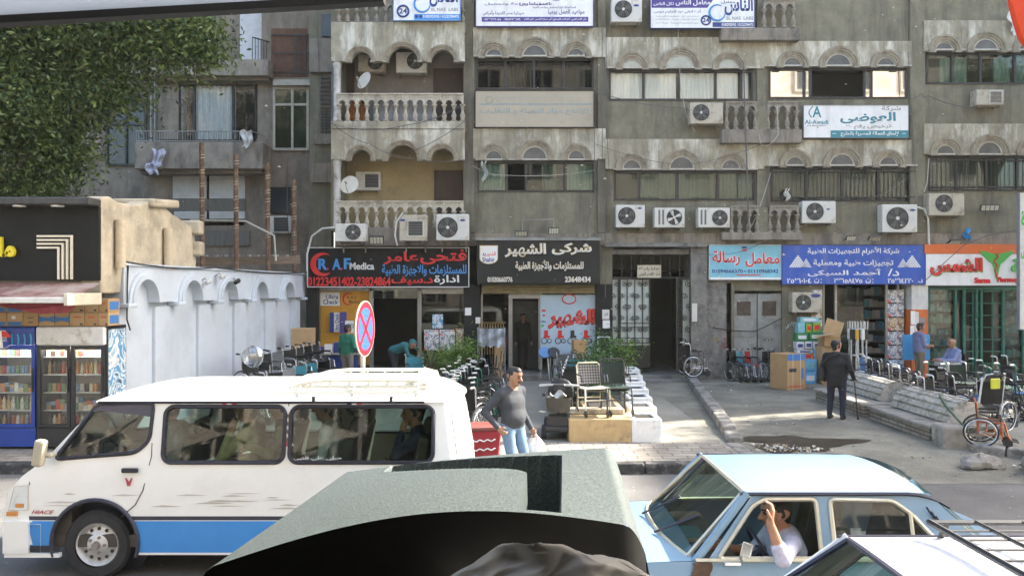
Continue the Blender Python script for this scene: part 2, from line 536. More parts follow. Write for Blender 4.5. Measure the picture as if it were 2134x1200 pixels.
# dusty lot on the right that slopes down to the road
def lotz(x, y):
 t = min(1, max(0, (y - 11.6)/2.6))
 z = 0.14*t*t*(3-2*t) + 0.004
 return z + 0.012*math.sin(x*2.1+y*1.3)*math.sin(y*2.7-x)*t
struct(MB().grid(lambda u, v: (3.725 + 22*u, 11.6 + 12.6*v, lotz(3.725+22*u, 11.6+12.6*v)), 70, 46), 'lot', M_lot, smooth=40)
pm = MB().add([(4.6, 20.0, 0.16), (4.95, 20.0, 0.16)], [])
# wet patch with rubbish beside the kerb
M_wet = mat('wet_earth', (0.045, 0.036, 0.024), 0.45, var=0.4, scale=7, bump=0.4, spec=0.3)
n = 34; ring = []
for i in range(n):
 a = 2*PI*i/n
 r = 1 + 0.22*math.sin(3*a+1) + 0.14*math.sin(5*a+0.4) + 0.1*math.sin(9*a)
 ring.append((5.0 + 0.95*r*math.cos(a) + 0.1*math.sin(a), 13.95 + 0.62*r*math.sin(a)))
pv = [(5.0, 13.95, lotz(5.0, 13.95) + 0.014)] + [(x, y, lotz(x, y) + 0.014) for x, y in ring]
struct(MB().add(pv, [(0, i+1, (i+1) % n + 1) for i in range(n)]), 'wet_patch', M_wet)
rg = MB(); rs = random.Random(3)
for i in range(150):
 a = rs.uniform(0, 1)
 x = 4.15 + 1.1*a + rs.gauss(0, 0.12); y = 13.55 + rs.gauss(0, 0.13) - 0.2*a; z = lotz(x, y) + 0.03
 s_ = rs.uniform(0.012, 0.045)
 rg.mt(rs.choice([0, 0, 1, 2]))
 rg.obox((x, y, z), (s_, s_*rs.uniform(.4, 1), s_*.5), Matrix.Rotation(rs.uniform(0, 3), 3, 'Z') @ Matrix.Rotation(rs.uniform(-.6, .6), 3, 'X'))
for i in range(210):
 x = rs.uniform(4.2, 11); y = rs.uniform(11.9, 22); z = lotz(x, y) + 0.012; s_ = rs.uniform(0.008, 0.035)
 rg.mt(rs.choice([0, 1, 2, 2]))
 rg.obox((x, y, z), (s_, s_*rs.uniform(.4, 1), s_*.5), Matrix.Rotation(rs.uniform(0, 3), 3, 'Z') @ Matrix.Rotation(rs.uniform(-.6, .6), 3, 'X'))
for i in range(60):
 x = rs.uniform(7.6, 9.4); y = rs.uniform(11.9, 12.9); z = lotz(x, y) + 0.02; s_ = rs.uniform(0.015, 0.07)
 rg.mt(rs.choice([0, 1, 2, 2]))
 rg.obox((x, y, z), (s_, s_*rs.uniform(.4, 1), s_*.6), Matrix.Rotation(rs.uniform(0, 3), 3, 'Z') @ Matrix.Rotation(rs.uniform(-.6, .6), 3, 'X'))
lt = rg.build('litter', [mat('litter_pale', (0.6, 0.57, 0.5), .8), mat('litter_tan', (0.32, 0.25, 0.16), .8), mat('litter_grey', (0.25, 0.24, 0.22), .9)])
tag(lt, 'scattered pale litter and crumbs over the wet patch and the dusty lot', kind='stuff')
# rubble lumps at the road edge
M_rub = mat('rubble_stone', (0.25, 0.235, 0.21), 0.95, var=0.3, scale=8, bump=0.9, bscale=10)
def rock(c, r, seed, label, grp=None):
 q = random.Random(seed); m = MB(); ph = [q.uniform(0, 6) for _ in range(8)]
 def f(u, v):
  a = u*2*PI; b = v*PI
  k = 1 + .2*math.sin(2*a+ph[0])*math.sin(b) + .14*math.sin(3*a+ph[1]+2*b) + .1*math.sin(5*a+ph[2]-3*b)
  return (c[0]+r[0]*k*math.sin(b)*math.cos(a), c[1]+r[1]*k*math.sin(b)*math.sin(a), c[2]+max(-.3, k*math.cos(b))*r[2])
 m.grid(f, 14, 9, wrap=True)
 return tag(m.build('rubble_rock', M_rub, None, smooth=25), label, 'rock', grp)
GR = 'broken masonry lumps at the road edge'
rock((7.3, 12.45, .1), (.28, .18, .15), 1, 'rounded grey masonry lump at the end of the broken kerb', GR)
rock((8.05, 12.25, .1), (.22, .2, .2), 2, 'upright jagged lump of masonry beneath the crumpled white wrapper', GR)
rock((8.5, 11.95, .08), (.5, .25, .2), 3, 'long dark slab of masonry nearest the road at the frame edge', GR)
m = MB()
m.grid(lambda u, v: (8.1+.13*math.sin(v*PI)*math.cos(u*2*PI)*(1+.3*math.sin(7*u*6.28)), 12.2+.1*math.sin(v*PI)*math.sin(u*2*PI), .33+.1*math.cos(v*PI)*(1+.25*math.sin(u*31))), 16, 8, wrap=True)
tag(m.build('plastic_wrapper', mat('white_plastic_film', (0.78, 0.78, 0.76), .35, var=.1), None), 'crumpled white plastic wrapper resting on the rubble', 'rubbish')

# ---------------------------------------------------------------- the other buildings of the street
M_pink = mat('pink_render', (0.56, 0.5, 0.43), .85, var=.1, scale=2, dirt=(0.45, 0.37, 0.3), dirt_amt=.4, dirt_scale=.7)
M_wdark = mat('dark_window_glass', (0.03, 0.035, 0.04), .1, var=.3, scale=2)
def plain_block(name, label, x0, x1, y0, y1, h, wallm, front, cols, floors):
 """a plain block of flats whose windows look to +y (front=1) or -y (front=-1)"""
 t = thing(name, label, 'building', ((x0+x1)/2, (y0+y1)/2, 0))
 w = MB().box(x0, y0, 0, x1, y1, h); w.box(x0-.25, y0-.25, h, x1+.25, y1+.25, h+.5)
 w.build('wall', wallm, t)
 gl = MB(); fr = MB(); yf = y1 if front > 0 else y0
 for i in range(cols):
  for j in range(floors):
   cx = x0 + (x1-x0)*(i+.5)/cols; cz = 1.2 + (h-1)*(j+.45)/floors
   a, b = yf + front*.003, yf + front*.05
   gl.box(cx-.75, min(a, b), cz-.7, cx+.75, max(a, b), cz+.7)
   for (u0, w0, u1, w1) in ((-.85, -.8, .85, -.7), (-.85, .7, .85, .8), (-.85, -.7, -.75, .7), (.75, -.7, .85, .7), (-.04, -.7, .04, .7)):
    fr.box(cx+u0, min(yf+front*.003, yf+front*.12), cz+w0, cx+u1, max(yf+front*.003, yf+front*.12), cz+w1)
 gl.build('window_glass', M_wdark, t); fr.build('window_frames', mat('pale_trim', (0.6, 0.56, 0.48), .7), t)
 return t
plain_block('opposite_building', 'tall pink rendered block of flats on the near side of the street', -26, 34, -20, -9, 19, M_pink, 1, 16, 6)
plain_block('added_shade_block', 'tall grey block added out of view on the right to shade the ground', 40, 54, 17, 28.6, 31.3, mat('grey_render', (0.3, 0.28, 0.25), .85), -1, 10, 9)  # unseen block, placed and sized to bound the sunlit band

# ---------------------------------------------------------------- the main facade
YF = 23.7          # the plane of the wall panels
YS = 23.55         # spandrels, a little proud
YP = 23.60         # pilasters
def conc(name, base, dirt, amt, sc, streak=True):
 return mat(name, base, .92, var=.24, scale=2.3, bump=.35, bscale=22, dirt=dirt, dirt_amt=amt, dirt_scale=sc, streak=streak)
M_wall = conc('grey_render_wall', (0.2, 0.186, 0.13), (0.125, 0.112, 0.084), .5, .8)
M_span = conc('whitewashed_spandrel', (0.33, 0.3, 0.22), (0.64, 0.62, 0.52), .46, 1.5)
M_moul = mat('arch_moulding', (0.32, 0.285, 0.215), .9, var=.2, scale=6, bump=.3, bscale=24, dirt=(0.2, 0.165, 0.125), dirt_amt=.4, dirt_scale=4)
M_cream = mat('cream_balustrade', (0.47, 0.43, 0.34), .85, var=.2, scale=7, bump=.3, dirt=(0.24, 0.21, 0.165), dirt_amt=.4, dirt_scale=3)
M_gbal = mat('grey_balustrade', (0.27, 0.24, 0.195), .9, var=.25, scale=7, bump=.3)
M_slab = conc('grey_slab', (0.24, 0.21, 0.17), (0.11, 0.1, 0.088), .4, 1.3)
M_yel = mat('ochre_wall', (0.36, 0.285, 0.15), .9, var=.16, scale=2, bump=.2, dirt=(0.23, 0.19, 0.11), dirt_amt=.4, dirt_scale=1)
M_inner = mat('inner_wall', (0.2, 0.18, 0.155), .9, var=.2, scale=2)
M_door = mat('brown_door', (0.052, 0.03, 0.018), .6, var=.3, scale=5, stretch=(4, 4, .6))
M_frame = mat('dark_window_frame', (0.028, 0.027, 0.026), .5, var=.3, scale=4)
M_alu = mat('pale_window_sill', (0.45, 0.42, 0.36), .6, var=.2, scale=5)
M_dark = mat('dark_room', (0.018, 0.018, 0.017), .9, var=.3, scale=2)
M_blind = mat('white_blinds', (0.86, 0.86, 0.8), .8, var=.08, scale=4, stretch=(8, 1, .3))
M_curt = mat('beige_curtain', (0.36, 0.33, 0.28), .9, var=.2, scale=6, stretch=(6, 1, .4))
M_curtw = mat('white_curtain', (0.66, 0.65, 0.6), .9, var=.15, scale=6, stretch=(6, 1, .4))
M_shut = mat('wood_shutter_grey', (0.15, 0.14, 0.118), .8, var=.35, scale=5, stretch=(9, 1, .3))
for m_, c_, a_, s_ in ((M_span, (.1, .088, .07), .75, .9), (M_wall, (.07, .062, .05), .7, .7), (M_slab, (.07, .062, .05), .8, 1), (M_cream, (.17, .145, .11), .6, 1.6), (M_moul, (.12, .1, .07), .7, 1.5)): grime(m_, c_, a_, s_)
G_win = mat_glass('window_glass', (0.62, 0.72, 0.68), .03)
G_dk = mat_glass('smoked_glass', (0.3, 0.38, 0.37), .018)
G_clear = mat_glass('clear_glass', (0.97, 0.985, 0.975), .02)

BLD = thing('apartment_building', 'long grey apartment building with rows of arched windows above the medical shops', 'building', (5, YF, 0))
def part(mb, name, mats, parent=None, **k): return mb.build(name, mats, parent or BLD, **k)

# wall panels behind everything, with holes left for the balcony bay and the shops
w = MB()
def W(x0, y0, x1, y1, Y0=YF, Y1=YF+.3): pbox(w, x0, y0, x1, y1, Y0, Y1)
TOP = -1500
# bay 1 (balconies): back wall set 1.5 m in
# upper floors above the picture on all bays
W(985, TOP, 1256, 122); W(985, 187, 1256, 336); W(985, 400, 1256, 512)
W(985, 122, 992, 187); W(1237, 122, 1256, 187); W(985, 336, 995, 400); W(1240, 336, 1256, 400)
W(1256, TOP, 1590, 146); W(1256, 210, 1590, 356); W(1256, 418, 1590, 508)
W(1256, 146, 1269, 210); W(1569, 146, 1590, 210); W(1256, 356, 1280, 418); W(1573, 356, 1590, 418)
W(1590, TOP, 1926, 142); W(1590, 206, 1926, 348); W(1590, 420, 1926, 512)
W(1590, 142, 1602, 206); W(1891, 142, 1926, 206); W(1590, 348, 1606, 420); W(1904, 348, 1926, 420)
W(1926, TOP, 2620, 109); W(1926, 176, 2620, 325); W(1926, 398, 2620, 512)
W(1926, 109, 1929, 176); W(2180, 109, 2620, 176); W(1926, 325, 1934, 398); W(2180, 325, 2620, 398)
part(w, 'wall', M_wall)
ext = MB(); a = P(690, 0, YF)
ext.box(a.x, YF+3.2, 0, 22.3, YF+14, 25)
for k in (ext,): pass
part(ext, 'rear_wall', M_wall)
# pilasters between the bays
pl = MB()
for x0, x1, t in ((966, 988, 20), (1246, 1262, 20), (1578, 1596, 20), (1897, 1928, 20)):
 pbox(pl, x0, -1500, x1, 485, YP, YF-.003)
pl.apart('pilaster', M_wall, BLD)

ARCH = {}
def spandrel(x0, x1, y0, y1, arches, Y=YS, thick=None, moulds=2, depth=None, glassy=True):
 """band with half-round openings: arches = [(cx, inner radius px)] springing from the lower edge"""
 a = P(x0, y1, Y); b = P(x1, y0, Y); s = Y/FPX
 back = YF - .003 if depth is None else Y + depth
 pts = [(a.x, a.z)]
 for cx, r in sorted(arches):
  c = X_(cx, Y); R = r*s
  pts += [(c + R*math.cos(PI - PI*i/16), a.z + R*math.sin(PI - PI*i/16)) for i in range(17)]
 pts += [(b.x, a.z), (b.x, b.z), (a.x, b.z)]
 part(MB().prism(pts, Y, back), 'spandrel', M_span)
 for cx, r in arches:
  c = X_(cx, Y); R = r*s
  m = MB()
  # stepped rings, each standing further out
  e = 14*s if moulds == 2 else 10*s
  m.arch(c, a.z, R, R + e*.34, Y-.02, Y-.002); m.arch(c, a.z, R+e*.34, R+e*.68, Y-.045, Y-.002); m.arch(c, a.z, R+e*.68, R+e, Y-.075, Y-.002)
  m.box(c-R-e, Y-.1, a.z-.055, c-R+.005, Y-.002, a.z-.003); m.box(c+R-.005, Y-.1, a.z-.055, c+R+e, Y-.002, a.z-.003)
  o = part(m, 'arch_moulding', M_moul, smooth=30)
  if glassy:
   f = MB(); f.arch(c, a.z, R*.88, R-.002, YS+.01, YS+.06, 14)
   fan = [(c+R*.88*math.cos(PI*i/14), YS+.03, a.z+R*.88*math.sin(PI*i/14)) for i in range(15)]
   fr = f.build('lunette_frame', M_alu, o)
   MB().add(fan, [tuple(range(15))]).build('lunette_pane', M_lun if glassy is True else glassy, o)
M_lun = mat('dusty_lunette', (0.1, 0.1, 0.092), .35, var=.35, scale=3)
M_lunw = mat('pale_lunette', (0.42, 0.43, 0.36), .4, var=.15, scale=3)

# spandrels per bay and storey
def frieze(bx0, bx1, y0, y1, cs, rs, **k): spandrel(bx0, bx1, y0, y1, list(zip(cs, rs)), **k)
YB = 23.2          # front of the balcony bay
frieze(690, 968, 46, 128, (752, 839, 922), (21, 31, 24), Y=YB, depth=.22, moulds=1, glassy=False)
frieze(690, 968, 270, 333, (752, 839, 922), (21, 31, 24), Y=YB, depth=.22, moulds=1, glassy=False)
frieze(986, 1262, 58, 119, (1029, 1114, 1200), (18, 27, 19))
frieze(986, 1262, 268, 331, (1029, 1114, 1201), (18, 27, 18))
frieze(1262, 1592, 78, 143, (1317, 1417, 1519), (20, 30, 21), glassy=M_lunw)
frieze(1262, 1592, 290, 352, (1317, 1421, 1523), (20, 27, 20))
frieze(1592, 1900, 86, 139, (1652, 1748, 1847), (20, 28, 20))
frieze(1592, 1900, 292, 346, (1657, 1755, 1851), (20, 27, 20))
frieze(1926, 2330, 43, 107, (1968, 2055, 2142), (20, 27, 20))
frieze(1926, 2330, 258, 321, (1971, 2063, 2150), (20, 27, 20))

# windows: a frame, its panes, what hangs behind
def window(x0, y0, x1, y1, cols, glass, behind=None, bars=0, sill=True, fm=None, label=None, gaps=None, Yw=None):
 Y = Yw or YF + .03
 a = P(x0, y1, YF); b = P(x1, y0, YF); t = .05
 m = MB()
 m.box(a.x, Y-.06, a.z, b.x, Y+.05, a.z+t); m.box(a.x, Y-.06, b.z-t*1.6, b.x, Y+.05, b.z)
 m.box(a.x, Y-.06, a.z+t, a.x+t, Y+.05, b.z-t*1.6); m.box(b.x-t, Y-.06, a.z+t, b.x, Y+.05, b.z-t*1.6)
 for c in cols:
  x = X_(c, YF); q = .035
  m.box(x-q, Y-.05, a.z+t, x+q, Y+.045, b.z-t*1.6)
 o = part(m, 'window', fm or M_frame)
 if label: o['label'] = label
 if sill:
  MB().box(a.x-.05, YF-.17, b.z+.005, b.x+.05, YF-.03, b.z+.05).build('sill', M_alu, o)
 gm = MB()
 edges = [x0] + list(cols) + [x1]
 for i in range(len(edges)-1):
  if gaps and i in gaps: continue
  gm.box(X_(edges[i], YF)+.03, Y-.008, a.z+t, X_(edges[i+1], YF)-.03, Y-.002, b.z-t*1.6)
 gm.apart('pane', glass, o)
 if behind:
  cm = MB()
  for (u0, u1, v0, v1, mi) in behind:
   cm.mt(mi)
   xa, xb = X_(u0, YF), X_(u1, YF); n = max(3, int((xb-xa)/.055))
   za, zb = Z_(v1, YF), Z_(v0, YF)
   vs = []
   for i in range(n+1):
    x = xa + (xb-xa)*i/n; y = Y + .07 + (.028 if i % 2 else -.0)
    vs += [(x, y, za), (x, y, zb)]
   cm.add(vs, [(2*i, 2*i+2, 2*i+3, 2*i+1) for i in range(n)])
  cm.build('curtain', [M_blind, M_curt, M_curtw, M_shut, M_dark], o)
 if bars:
  bm_ = MB()
  for i in range(bars):
   x = a.x + (b.x-a.x)*(i+.5)/bars
   bm_.cyl((x, YF-.09, a.z-.03), (x, YF-.09, b.z), .009, n=4)
  bm_.box(a.x, YF-.1, a.z+.1, b.x, YF-.08, a.z+.13); bm_.box(a.x, YF-.1, b.z-.16, b.x, YF-.08, b.z-.13)
  bm_.build('security_bars', M_frame, o)
 # the room behind
 return o
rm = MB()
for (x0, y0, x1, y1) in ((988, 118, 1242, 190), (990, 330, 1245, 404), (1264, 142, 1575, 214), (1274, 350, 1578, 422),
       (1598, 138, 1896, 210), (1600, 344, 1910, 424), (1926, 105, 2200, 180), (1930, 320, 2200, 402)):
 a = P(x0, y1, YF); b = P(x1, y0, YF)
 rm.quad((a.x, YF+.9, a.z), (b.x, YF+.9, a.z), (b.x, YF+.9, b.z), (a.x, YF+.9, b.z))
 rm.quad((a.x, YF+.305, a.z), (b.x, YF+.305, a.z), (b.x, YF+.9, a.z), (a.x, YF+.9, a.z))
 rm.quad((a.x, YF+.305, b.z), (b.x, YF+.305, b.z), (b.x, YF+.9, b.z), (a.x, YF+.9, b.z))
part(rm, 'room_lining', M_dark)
window(992, 122, 1237, 187, (1053, 1113, 1175), G_dk, [(1060, 1112, 128, 186, 1), (1180, 1232, 128, 186, 1)])
window(995, 336, 1240, 400, (1056, 1096, 1176), G_win, [(998, 1052, 340, 398, 2), (1130, 1160, 340, 398, 1), (1182, 1236, 340, 398, 2)], gaps=(1,))
window(1269, 146, 1569, 210, (1341, 1415, 1491, 1545), G_clear, [(1271, 1410, 148, 209, 0), (1418, 1540, 148, 209, 0), (1548, 1562, 150, 209, 0)])
window(1280, 356, 1573, 418, (1332, 1412, 1496), G_win, [(1335, 1408, 360, 417, 1), (1416, 1492, 360, 417, 1), (1499, 1570, 360, 417, 1)])
M_mirr = mat('mirror_window_glass', (0.75, 0.72, 0.66), .03, metal=1.0, var=0)
window(1602, 142, 1891, 206, (1676, 1689, 1801, 1816), M_mirr, None, gaps=(2,))
window(1606, 348, 1904, 420, (1680, 1755, 1830), G_win, [(1608, 1902, 352, 418, 3)], bars=34)
window(1929, 109, 2180, 176, (1985, 2043, 2115), G_win, [(1962, 1990, 118, 174, 2), (1992, 2018, 118, 174, 2), (2075, 2110, 118, 174, 2), (2120, 2170, 118, 174, 2)])
window(1934, 325, 2180, 398, (1993, 2055, 2120), G_win, [(1936, 2178, 328, 396, 3)], bars=26)
# the windows of the storey above the picture are left to the plain wall

# ---- balcony bay (bay 1)
s1 = YB/FPX
def P1(px, py): return P(px, py, YB)
YI = YF + .75
b = MB()
pbox(b, 690, 40, 972, 135, YI, YI+.2); pbox(b, 690, 135, 972, 262, YI, YI+.2)
part(b, 'balcony_back_wall', M_inner)
b = MB(); pbox(b, 690, 300, 972, 480, YI, YI+.2); part(b, 'lower_balcony_back_wall', M_yel)
b = MB(); pbox(b, 690, TOP, 972, 40, YI, YI+.2); part(b, 'upper_back_wall', M_wall)
b = MB()                                             # slabs with their parapet bands
for ya, yb in ((48, 64), (254, 272), (470, 482)):
 a = P1(690, yb); c = P1(970, ya)
 b.box(a.x, YB+.225, a.z, c.x, YI-.003, c.z)
b.apart('balcony_slab', M_slab, BLD)
b = MB(); a = P1(690, 46); c = P1(968, 20)
for ya, yb in ((253, 269),): 
 a = P1(690, yb); c = P1(968, ya); b.box(a.x, YB-.02, a.z+.003, c.x, YB+.2, c.z)
part(b, 'balcony_kerb', M_span)
b = MB(); a = P1(700, 512); c = P1(972, 474); b.box(a.x, YB-.02, a.z, c.x, YI, c.z); part(b, 'balcony_base', M_slab, bevel=.01)
sd = MB(); a = P1(690, 0)                            # side walls of the bay
sd.box(a.x+.002, YB+.5, 3.9, a.x+.2, YI+2, 25); part(sd, 'side_wall', M_wall)
for (ya, yb) in ((128, 253), (333, 474)):
 cm = MB(); a = P1(692, yb); c = P1(709, ya); cx = (a.x+c.x)/2; r = (c.x-a.x)/2
 cm.lathe([(r*1.02, a.z), (r*1.02, a.z+.1), (r*.9, a.z+.13), (r*.86, c.z-.2), (r*1.08, c.z-.08), (r*1.08, c.z-.004)], (cx, YB+.14, 0), 16)
 part(cm, 'balcony_column', mat('white_column', (0.5, 0.49, 0.45), .8, var=.2, scale=6, dirt=(0.26, 0.24, 0.21), dirt_amt=.4, dirt_scale=4), smooth=40)
def baluster_mb(h, r):
 m = MB()
 m.lathe([(r*1.15, 0), (r*1.15, h*.07), (r*.6, h*.1), (r*.95, h*.26), (r*1.0, h*.34), (r*.45, h*.58), (r*.42, h*.7), (r*.8, h*.74), (r*.5, h*.78), (r*.9, h*.9), (r*1.15, h*.94), (r*1.15, h)], (0, 0, 0), 10)
 return m
def balustrade(x0, x1, ytop, yrail, ybot, n, Y, m_, dropfrom=None, name='balustrade'):
 a = P(x0, ybot, Y); b_ = P(x1, ytop, Y); zr = Z_(yrail, Y)
 s = Y/FPX
 rail = MB()
 pitch = (b_.x-a.x)/n; r = pitch*.3
 pts = [(a.x, b_.z), (b_.x, b_.z)]                # scalloped rail: little arches between the balusters
 low = []
 for i in range(n):
  x0_ = a.x + pitch*i
  low += [(x0_ + .5*pitch*.3, zr)]
  low += [(x0_+pitch*.5 + pitch*.35*math.cos(PI-PI*k/6), zr + pitch*.42*math.sin(PI-PI*k/6)) for k in range(7)]
  low += [(x0_ + pitch*.85, zr)]
 rail.prism([(a.x, b_.z)] + [(a.x, zr)] + low + [(b_.x, zr), (b_.x, b_.z)], Y-.06, Y+.08)
 rail.box(a.x, Y-.09, b_.z+.002, b_.x, Y+.1, b_.z+.045)
 for i in range(int((b_.x-a.x)/.09)):
  x = a.x+.05+.09*i
  rail.ball((x, Y-.06, (b_.z+zr)/2+pitch*.28), (.032, .022, .028), 6, 4)
 o = part(rail, name, m_, smooth=35)
 first = None
 for i in range(n+1):
  px = a.x + pitch*i + (0 if 0 < i < n else (.03 if i == 0 else -.03))
  if first is None:
   first = baluster_mb(zr-a.z, min(r, .075)).build('baluster', m_, o, smooth=40)
   first.location = Vector((px, Y+.01, a.z)) - BLD.location
   # build() subtracts the parents' locations, so undo that for this origin-built mesh
   for v in first.data.vertices: v.co += BLD.location
   bb = first
  else:
   bb = first.copy(); COL.objects.link(bb); bb.parent = o
   bb.location = Vector((px, Y+.01, a.z)) - BLD.location
 return o
balustrade(704, 966, 199, 218, 253, 13, YB+.06, M_cream)
balustrade(704, 966, 422, 440, 474, 13, YB+.06, M_cream)
balustrade(704, 966, 2, 22, 46, 13, YB+.06, M_gbal)
m = MB(); pbox(m, 903, 143, 964, 252, YI-.06, YI-.004); part(m, 'balcony_door', M_door)
m = MB(); pbox(m, 905, 355, 964, 470, YI-.06, YI-.004); part(m, 'balcony_door', M_door)
m = MB(); pbox(m, 716, 130, 738, 252, YI-.06, YI-.004); part(m, 'balcony_door', M_door)
# grey sheet hung behind the balusters of the upper balcony, orange cloth beside it
m = MB(); a = P(778, 251, YB+.3); c = P(902, 205, YB+.3)
m.grid(lambda u, v: (a.x+(c.x-a.x)*u, YB+.3+.015*math.sin(u*40), a.z+(c.z-a.z)*v), 40, 3)
part(m, 'balcony_screen', mat('grey_balcony_sheet', (0.3, 0.31, 0.34), .9, var=.12))
m = MB(); a = P(722, 251, YB+.32); c = P(762, 205, YB+.32)
m.grid(lambda u, v: (a.x+(c.x-a.x)*u, YB+.32+.02*math.sin(u*30), a.z+(c.z-a.z)*v), 30, 3)
part(m, 'balcony_screen', mat('orange_balcony_cloth', (0.3, 0.11, 0.03), .9, var=.3, stretch=(6, 1, 1)), )

# ---- balconets of bays 3 and 4
def balconet(x0, x1, ytop, yslab0, yslab1, spans, upto=None):
 Y = YF - .42
 m = MB(); pbox(m, x0, yslab0, x1, yslab1, Y, YS-.006); part(m, 'balconet_slab', M_slab, bevel=.012)
 for (u0, u1, k) in spans: balustrade(u0, u1, ytop, ytop+15, yslab0, k, Y+.1, M_gbal)
balconet(1504, 1672, 216, 270, 298, ((1512, 1576, 3), (1598, 1662, 3)))
balconet(1503, 1668, 4, 58, 84, ((1590, 1655, 3),))
balconet(1505, 1672, 432, 484, 500, ((1522, 1580, 3), (1602, 1664, 3)))
m = MB(); pbox(m, 1576, 222, 1598, 270, YF-.36, YS-.02); pbox(m, 1580, 432, 1600, 484, YF-.36, YS-.02); m.apart('balconet_pier', M_wall, BLD)

# ---- ground floor: band above the shops, piers, shop interiors
m = MB(); pbox(m, 975, 486, 2500, 512, YF-.1, YF+.3); part(m, 'shop_band', conc('band_render', (0.25, 0.22, 0.17), (0.12, 0.105, 0.085), .5, 1.6))
M_blk = mat('black_cladding', (0.014, 0.014, 0.014), .6, var=.3, scale=3, spec=.25)
M_tilep = mat('stone_pier', (0.2, 0.19, 0.17), .8, var=.3, scale=4, dirt=(.1, .095, .085), dirt_amt=.5, dirt_scale=3)
pr = MB()
pbox(pr, 638, 592, 662, 800, YF-.1, YF+.9); pbox(pr, 966, 592, 1000, 800, YF-.1, YF+.9); pbox(pr, 1242, 592, 1276, 800, YF-.1, YF+.9)
pr.apart('shop_pier', M_blk, BLD)
pr = MB(); pbox(pr, 1440, 510, 1474, 800, YF-.12, YF+.8); pbox(pr, 1474, 560, 1524, 800, YF-.02, YF+.8); pr.apart('shop_pier', M_tilep, BLD)
pr = MB(); pbox(pr, 1240, 490, 1276, 592, YF-.05, YF+.6); pbox(pr, 1630, 590, 1716, 800, YF-.0, YF+.8); pbox(pr, 1474, 500, 1640, 606, YF+.05, YF+.6); pbox(pr, 1514, 590, 1530, 800, YF-.02, YF+.5)
pr.apart('shop_wall', M_wall, BLD)
pr = MB(); pbox(pr, 1900, 592, 1912, 680, YF-.14, YF+.5); pbox(pr, 1912, 592, 1934, 680, YF-.15, YF+.5); pr.apart('shop_pier', mat('white_pier', (0.6, 0.58, 0.54), .7, var=.12), BLD)
pr = MB(); pbox(pr, 1900, 645, 1934, 800, YF-.16, YF+.5); part(pr, 'shop_pier', mat('orange_pier', (0.62, 0.14, 0.03), .6, var=.12))
sl = MB()                                            # floor step in front of the shops and doorway
a = P(640, 772, YF-.25); sl.box(-6.05, YF-.5, .12, 5.1, YF+3, .31); sl.box(2.9, YF-.9, .12, 5.1, YF-.503, .22)
part(sl, 'doorstep', M_tilep, bevel=.015)
# dark depth behind the openings
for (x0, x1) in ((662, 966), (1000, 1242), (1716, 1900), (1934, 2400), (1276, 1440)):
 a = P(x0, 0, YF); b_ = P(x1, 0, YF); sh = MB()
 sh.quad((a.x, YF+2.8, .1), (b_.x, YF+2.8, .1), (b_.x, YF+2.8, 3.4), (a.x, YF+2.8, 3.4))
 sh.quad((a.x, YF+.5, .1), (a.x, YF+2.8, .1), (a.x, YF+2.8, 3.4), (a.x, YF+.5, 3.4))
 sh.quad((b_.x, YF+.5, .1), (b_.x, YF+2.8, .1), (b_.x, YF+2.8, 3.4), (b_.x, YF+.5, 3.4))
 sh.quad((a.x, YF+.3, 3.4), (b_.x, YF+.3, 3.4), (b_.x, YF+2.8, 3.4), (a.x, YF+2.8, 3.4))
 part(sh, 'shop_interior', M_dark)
# first shop: amber window panel, dark door opening, display glass on the right
m = MB(); pbox(m, 664, 600, 772, 760, YF+.25, YF+.3); part(m, 'shop_display_wall', mat('amber_panel', (0.55, 0.27, 0.02), .6, var=.1))
m = MB()
for x in (664, 772, 776, 872, 876): pbox(m, x-2, 600, x+2, 770, YF+.12, YF+.2)
pbox(m, 664, 598, 966, 606, YF+.12, YF+.2); pbox(m, 880, 606, 966, 612, YF+.121, YF+.2)
sf = part(m, 'shop_front', mat('steel_shop_frame', (0.3, 0.3, 0.28), .4, metal=.6, var=.15))
m = MB(); pbox(m, 878, 612, 966, 770, YF+.15, YF+.16); m.build('pane', G_dk, sf)
m = MB(); pbox(m, 775, 604, 874, 622, YF+.1, YF+.14); m.build('transom', G_win, sf)
# second shop: shutter box, dark door, printed banner
m = MB(); a = P(1004, 612, YF-.04); b_ = P(1240, 592, YF-.04)
for i in range(4):
 z0 = a.z + (b_.z-a.z)*i/4; z1 = a.z + (b_.z-a.z)*(i+1)/4
 m.prism([(YF-.04, z0), (YF-.075, (z0+z1)/2), (YF-.04, z1), (YF+.05, z1), (YF+.05, z0)], a.x, b_.x, axis='x')
part(m, 'roller_shutter', mat('ochre_shutter', (0.3, 0.25, 0.14), .5, var=.25, scale=4))
m = MB()
for x in (1004, 1062, 1066, 1124, 1128): pbox(m, x-2, 612, x+2, 770, YF+.12, YF+.2)
pbox(m, 1066, 612, 1124, 622, YF+.11, YF+.19)
sf = part(m, 'shop_front', mat('steel_shop_frame', (0.3, 0.3, 0.28), .4))
m = MB(); pbox(m, 1006, 614, 1060, 770, YF+.15, YF+.16); m.build('pane', G_dk, sf)
m = MB(); pbox(m, 1068, 628, 1122, 768, YF+1.4, YF+1.45); m.build('inner_door', mat('teal_inner_door', (0.02, 0.035, 0.035), .3, var=.4), sf)
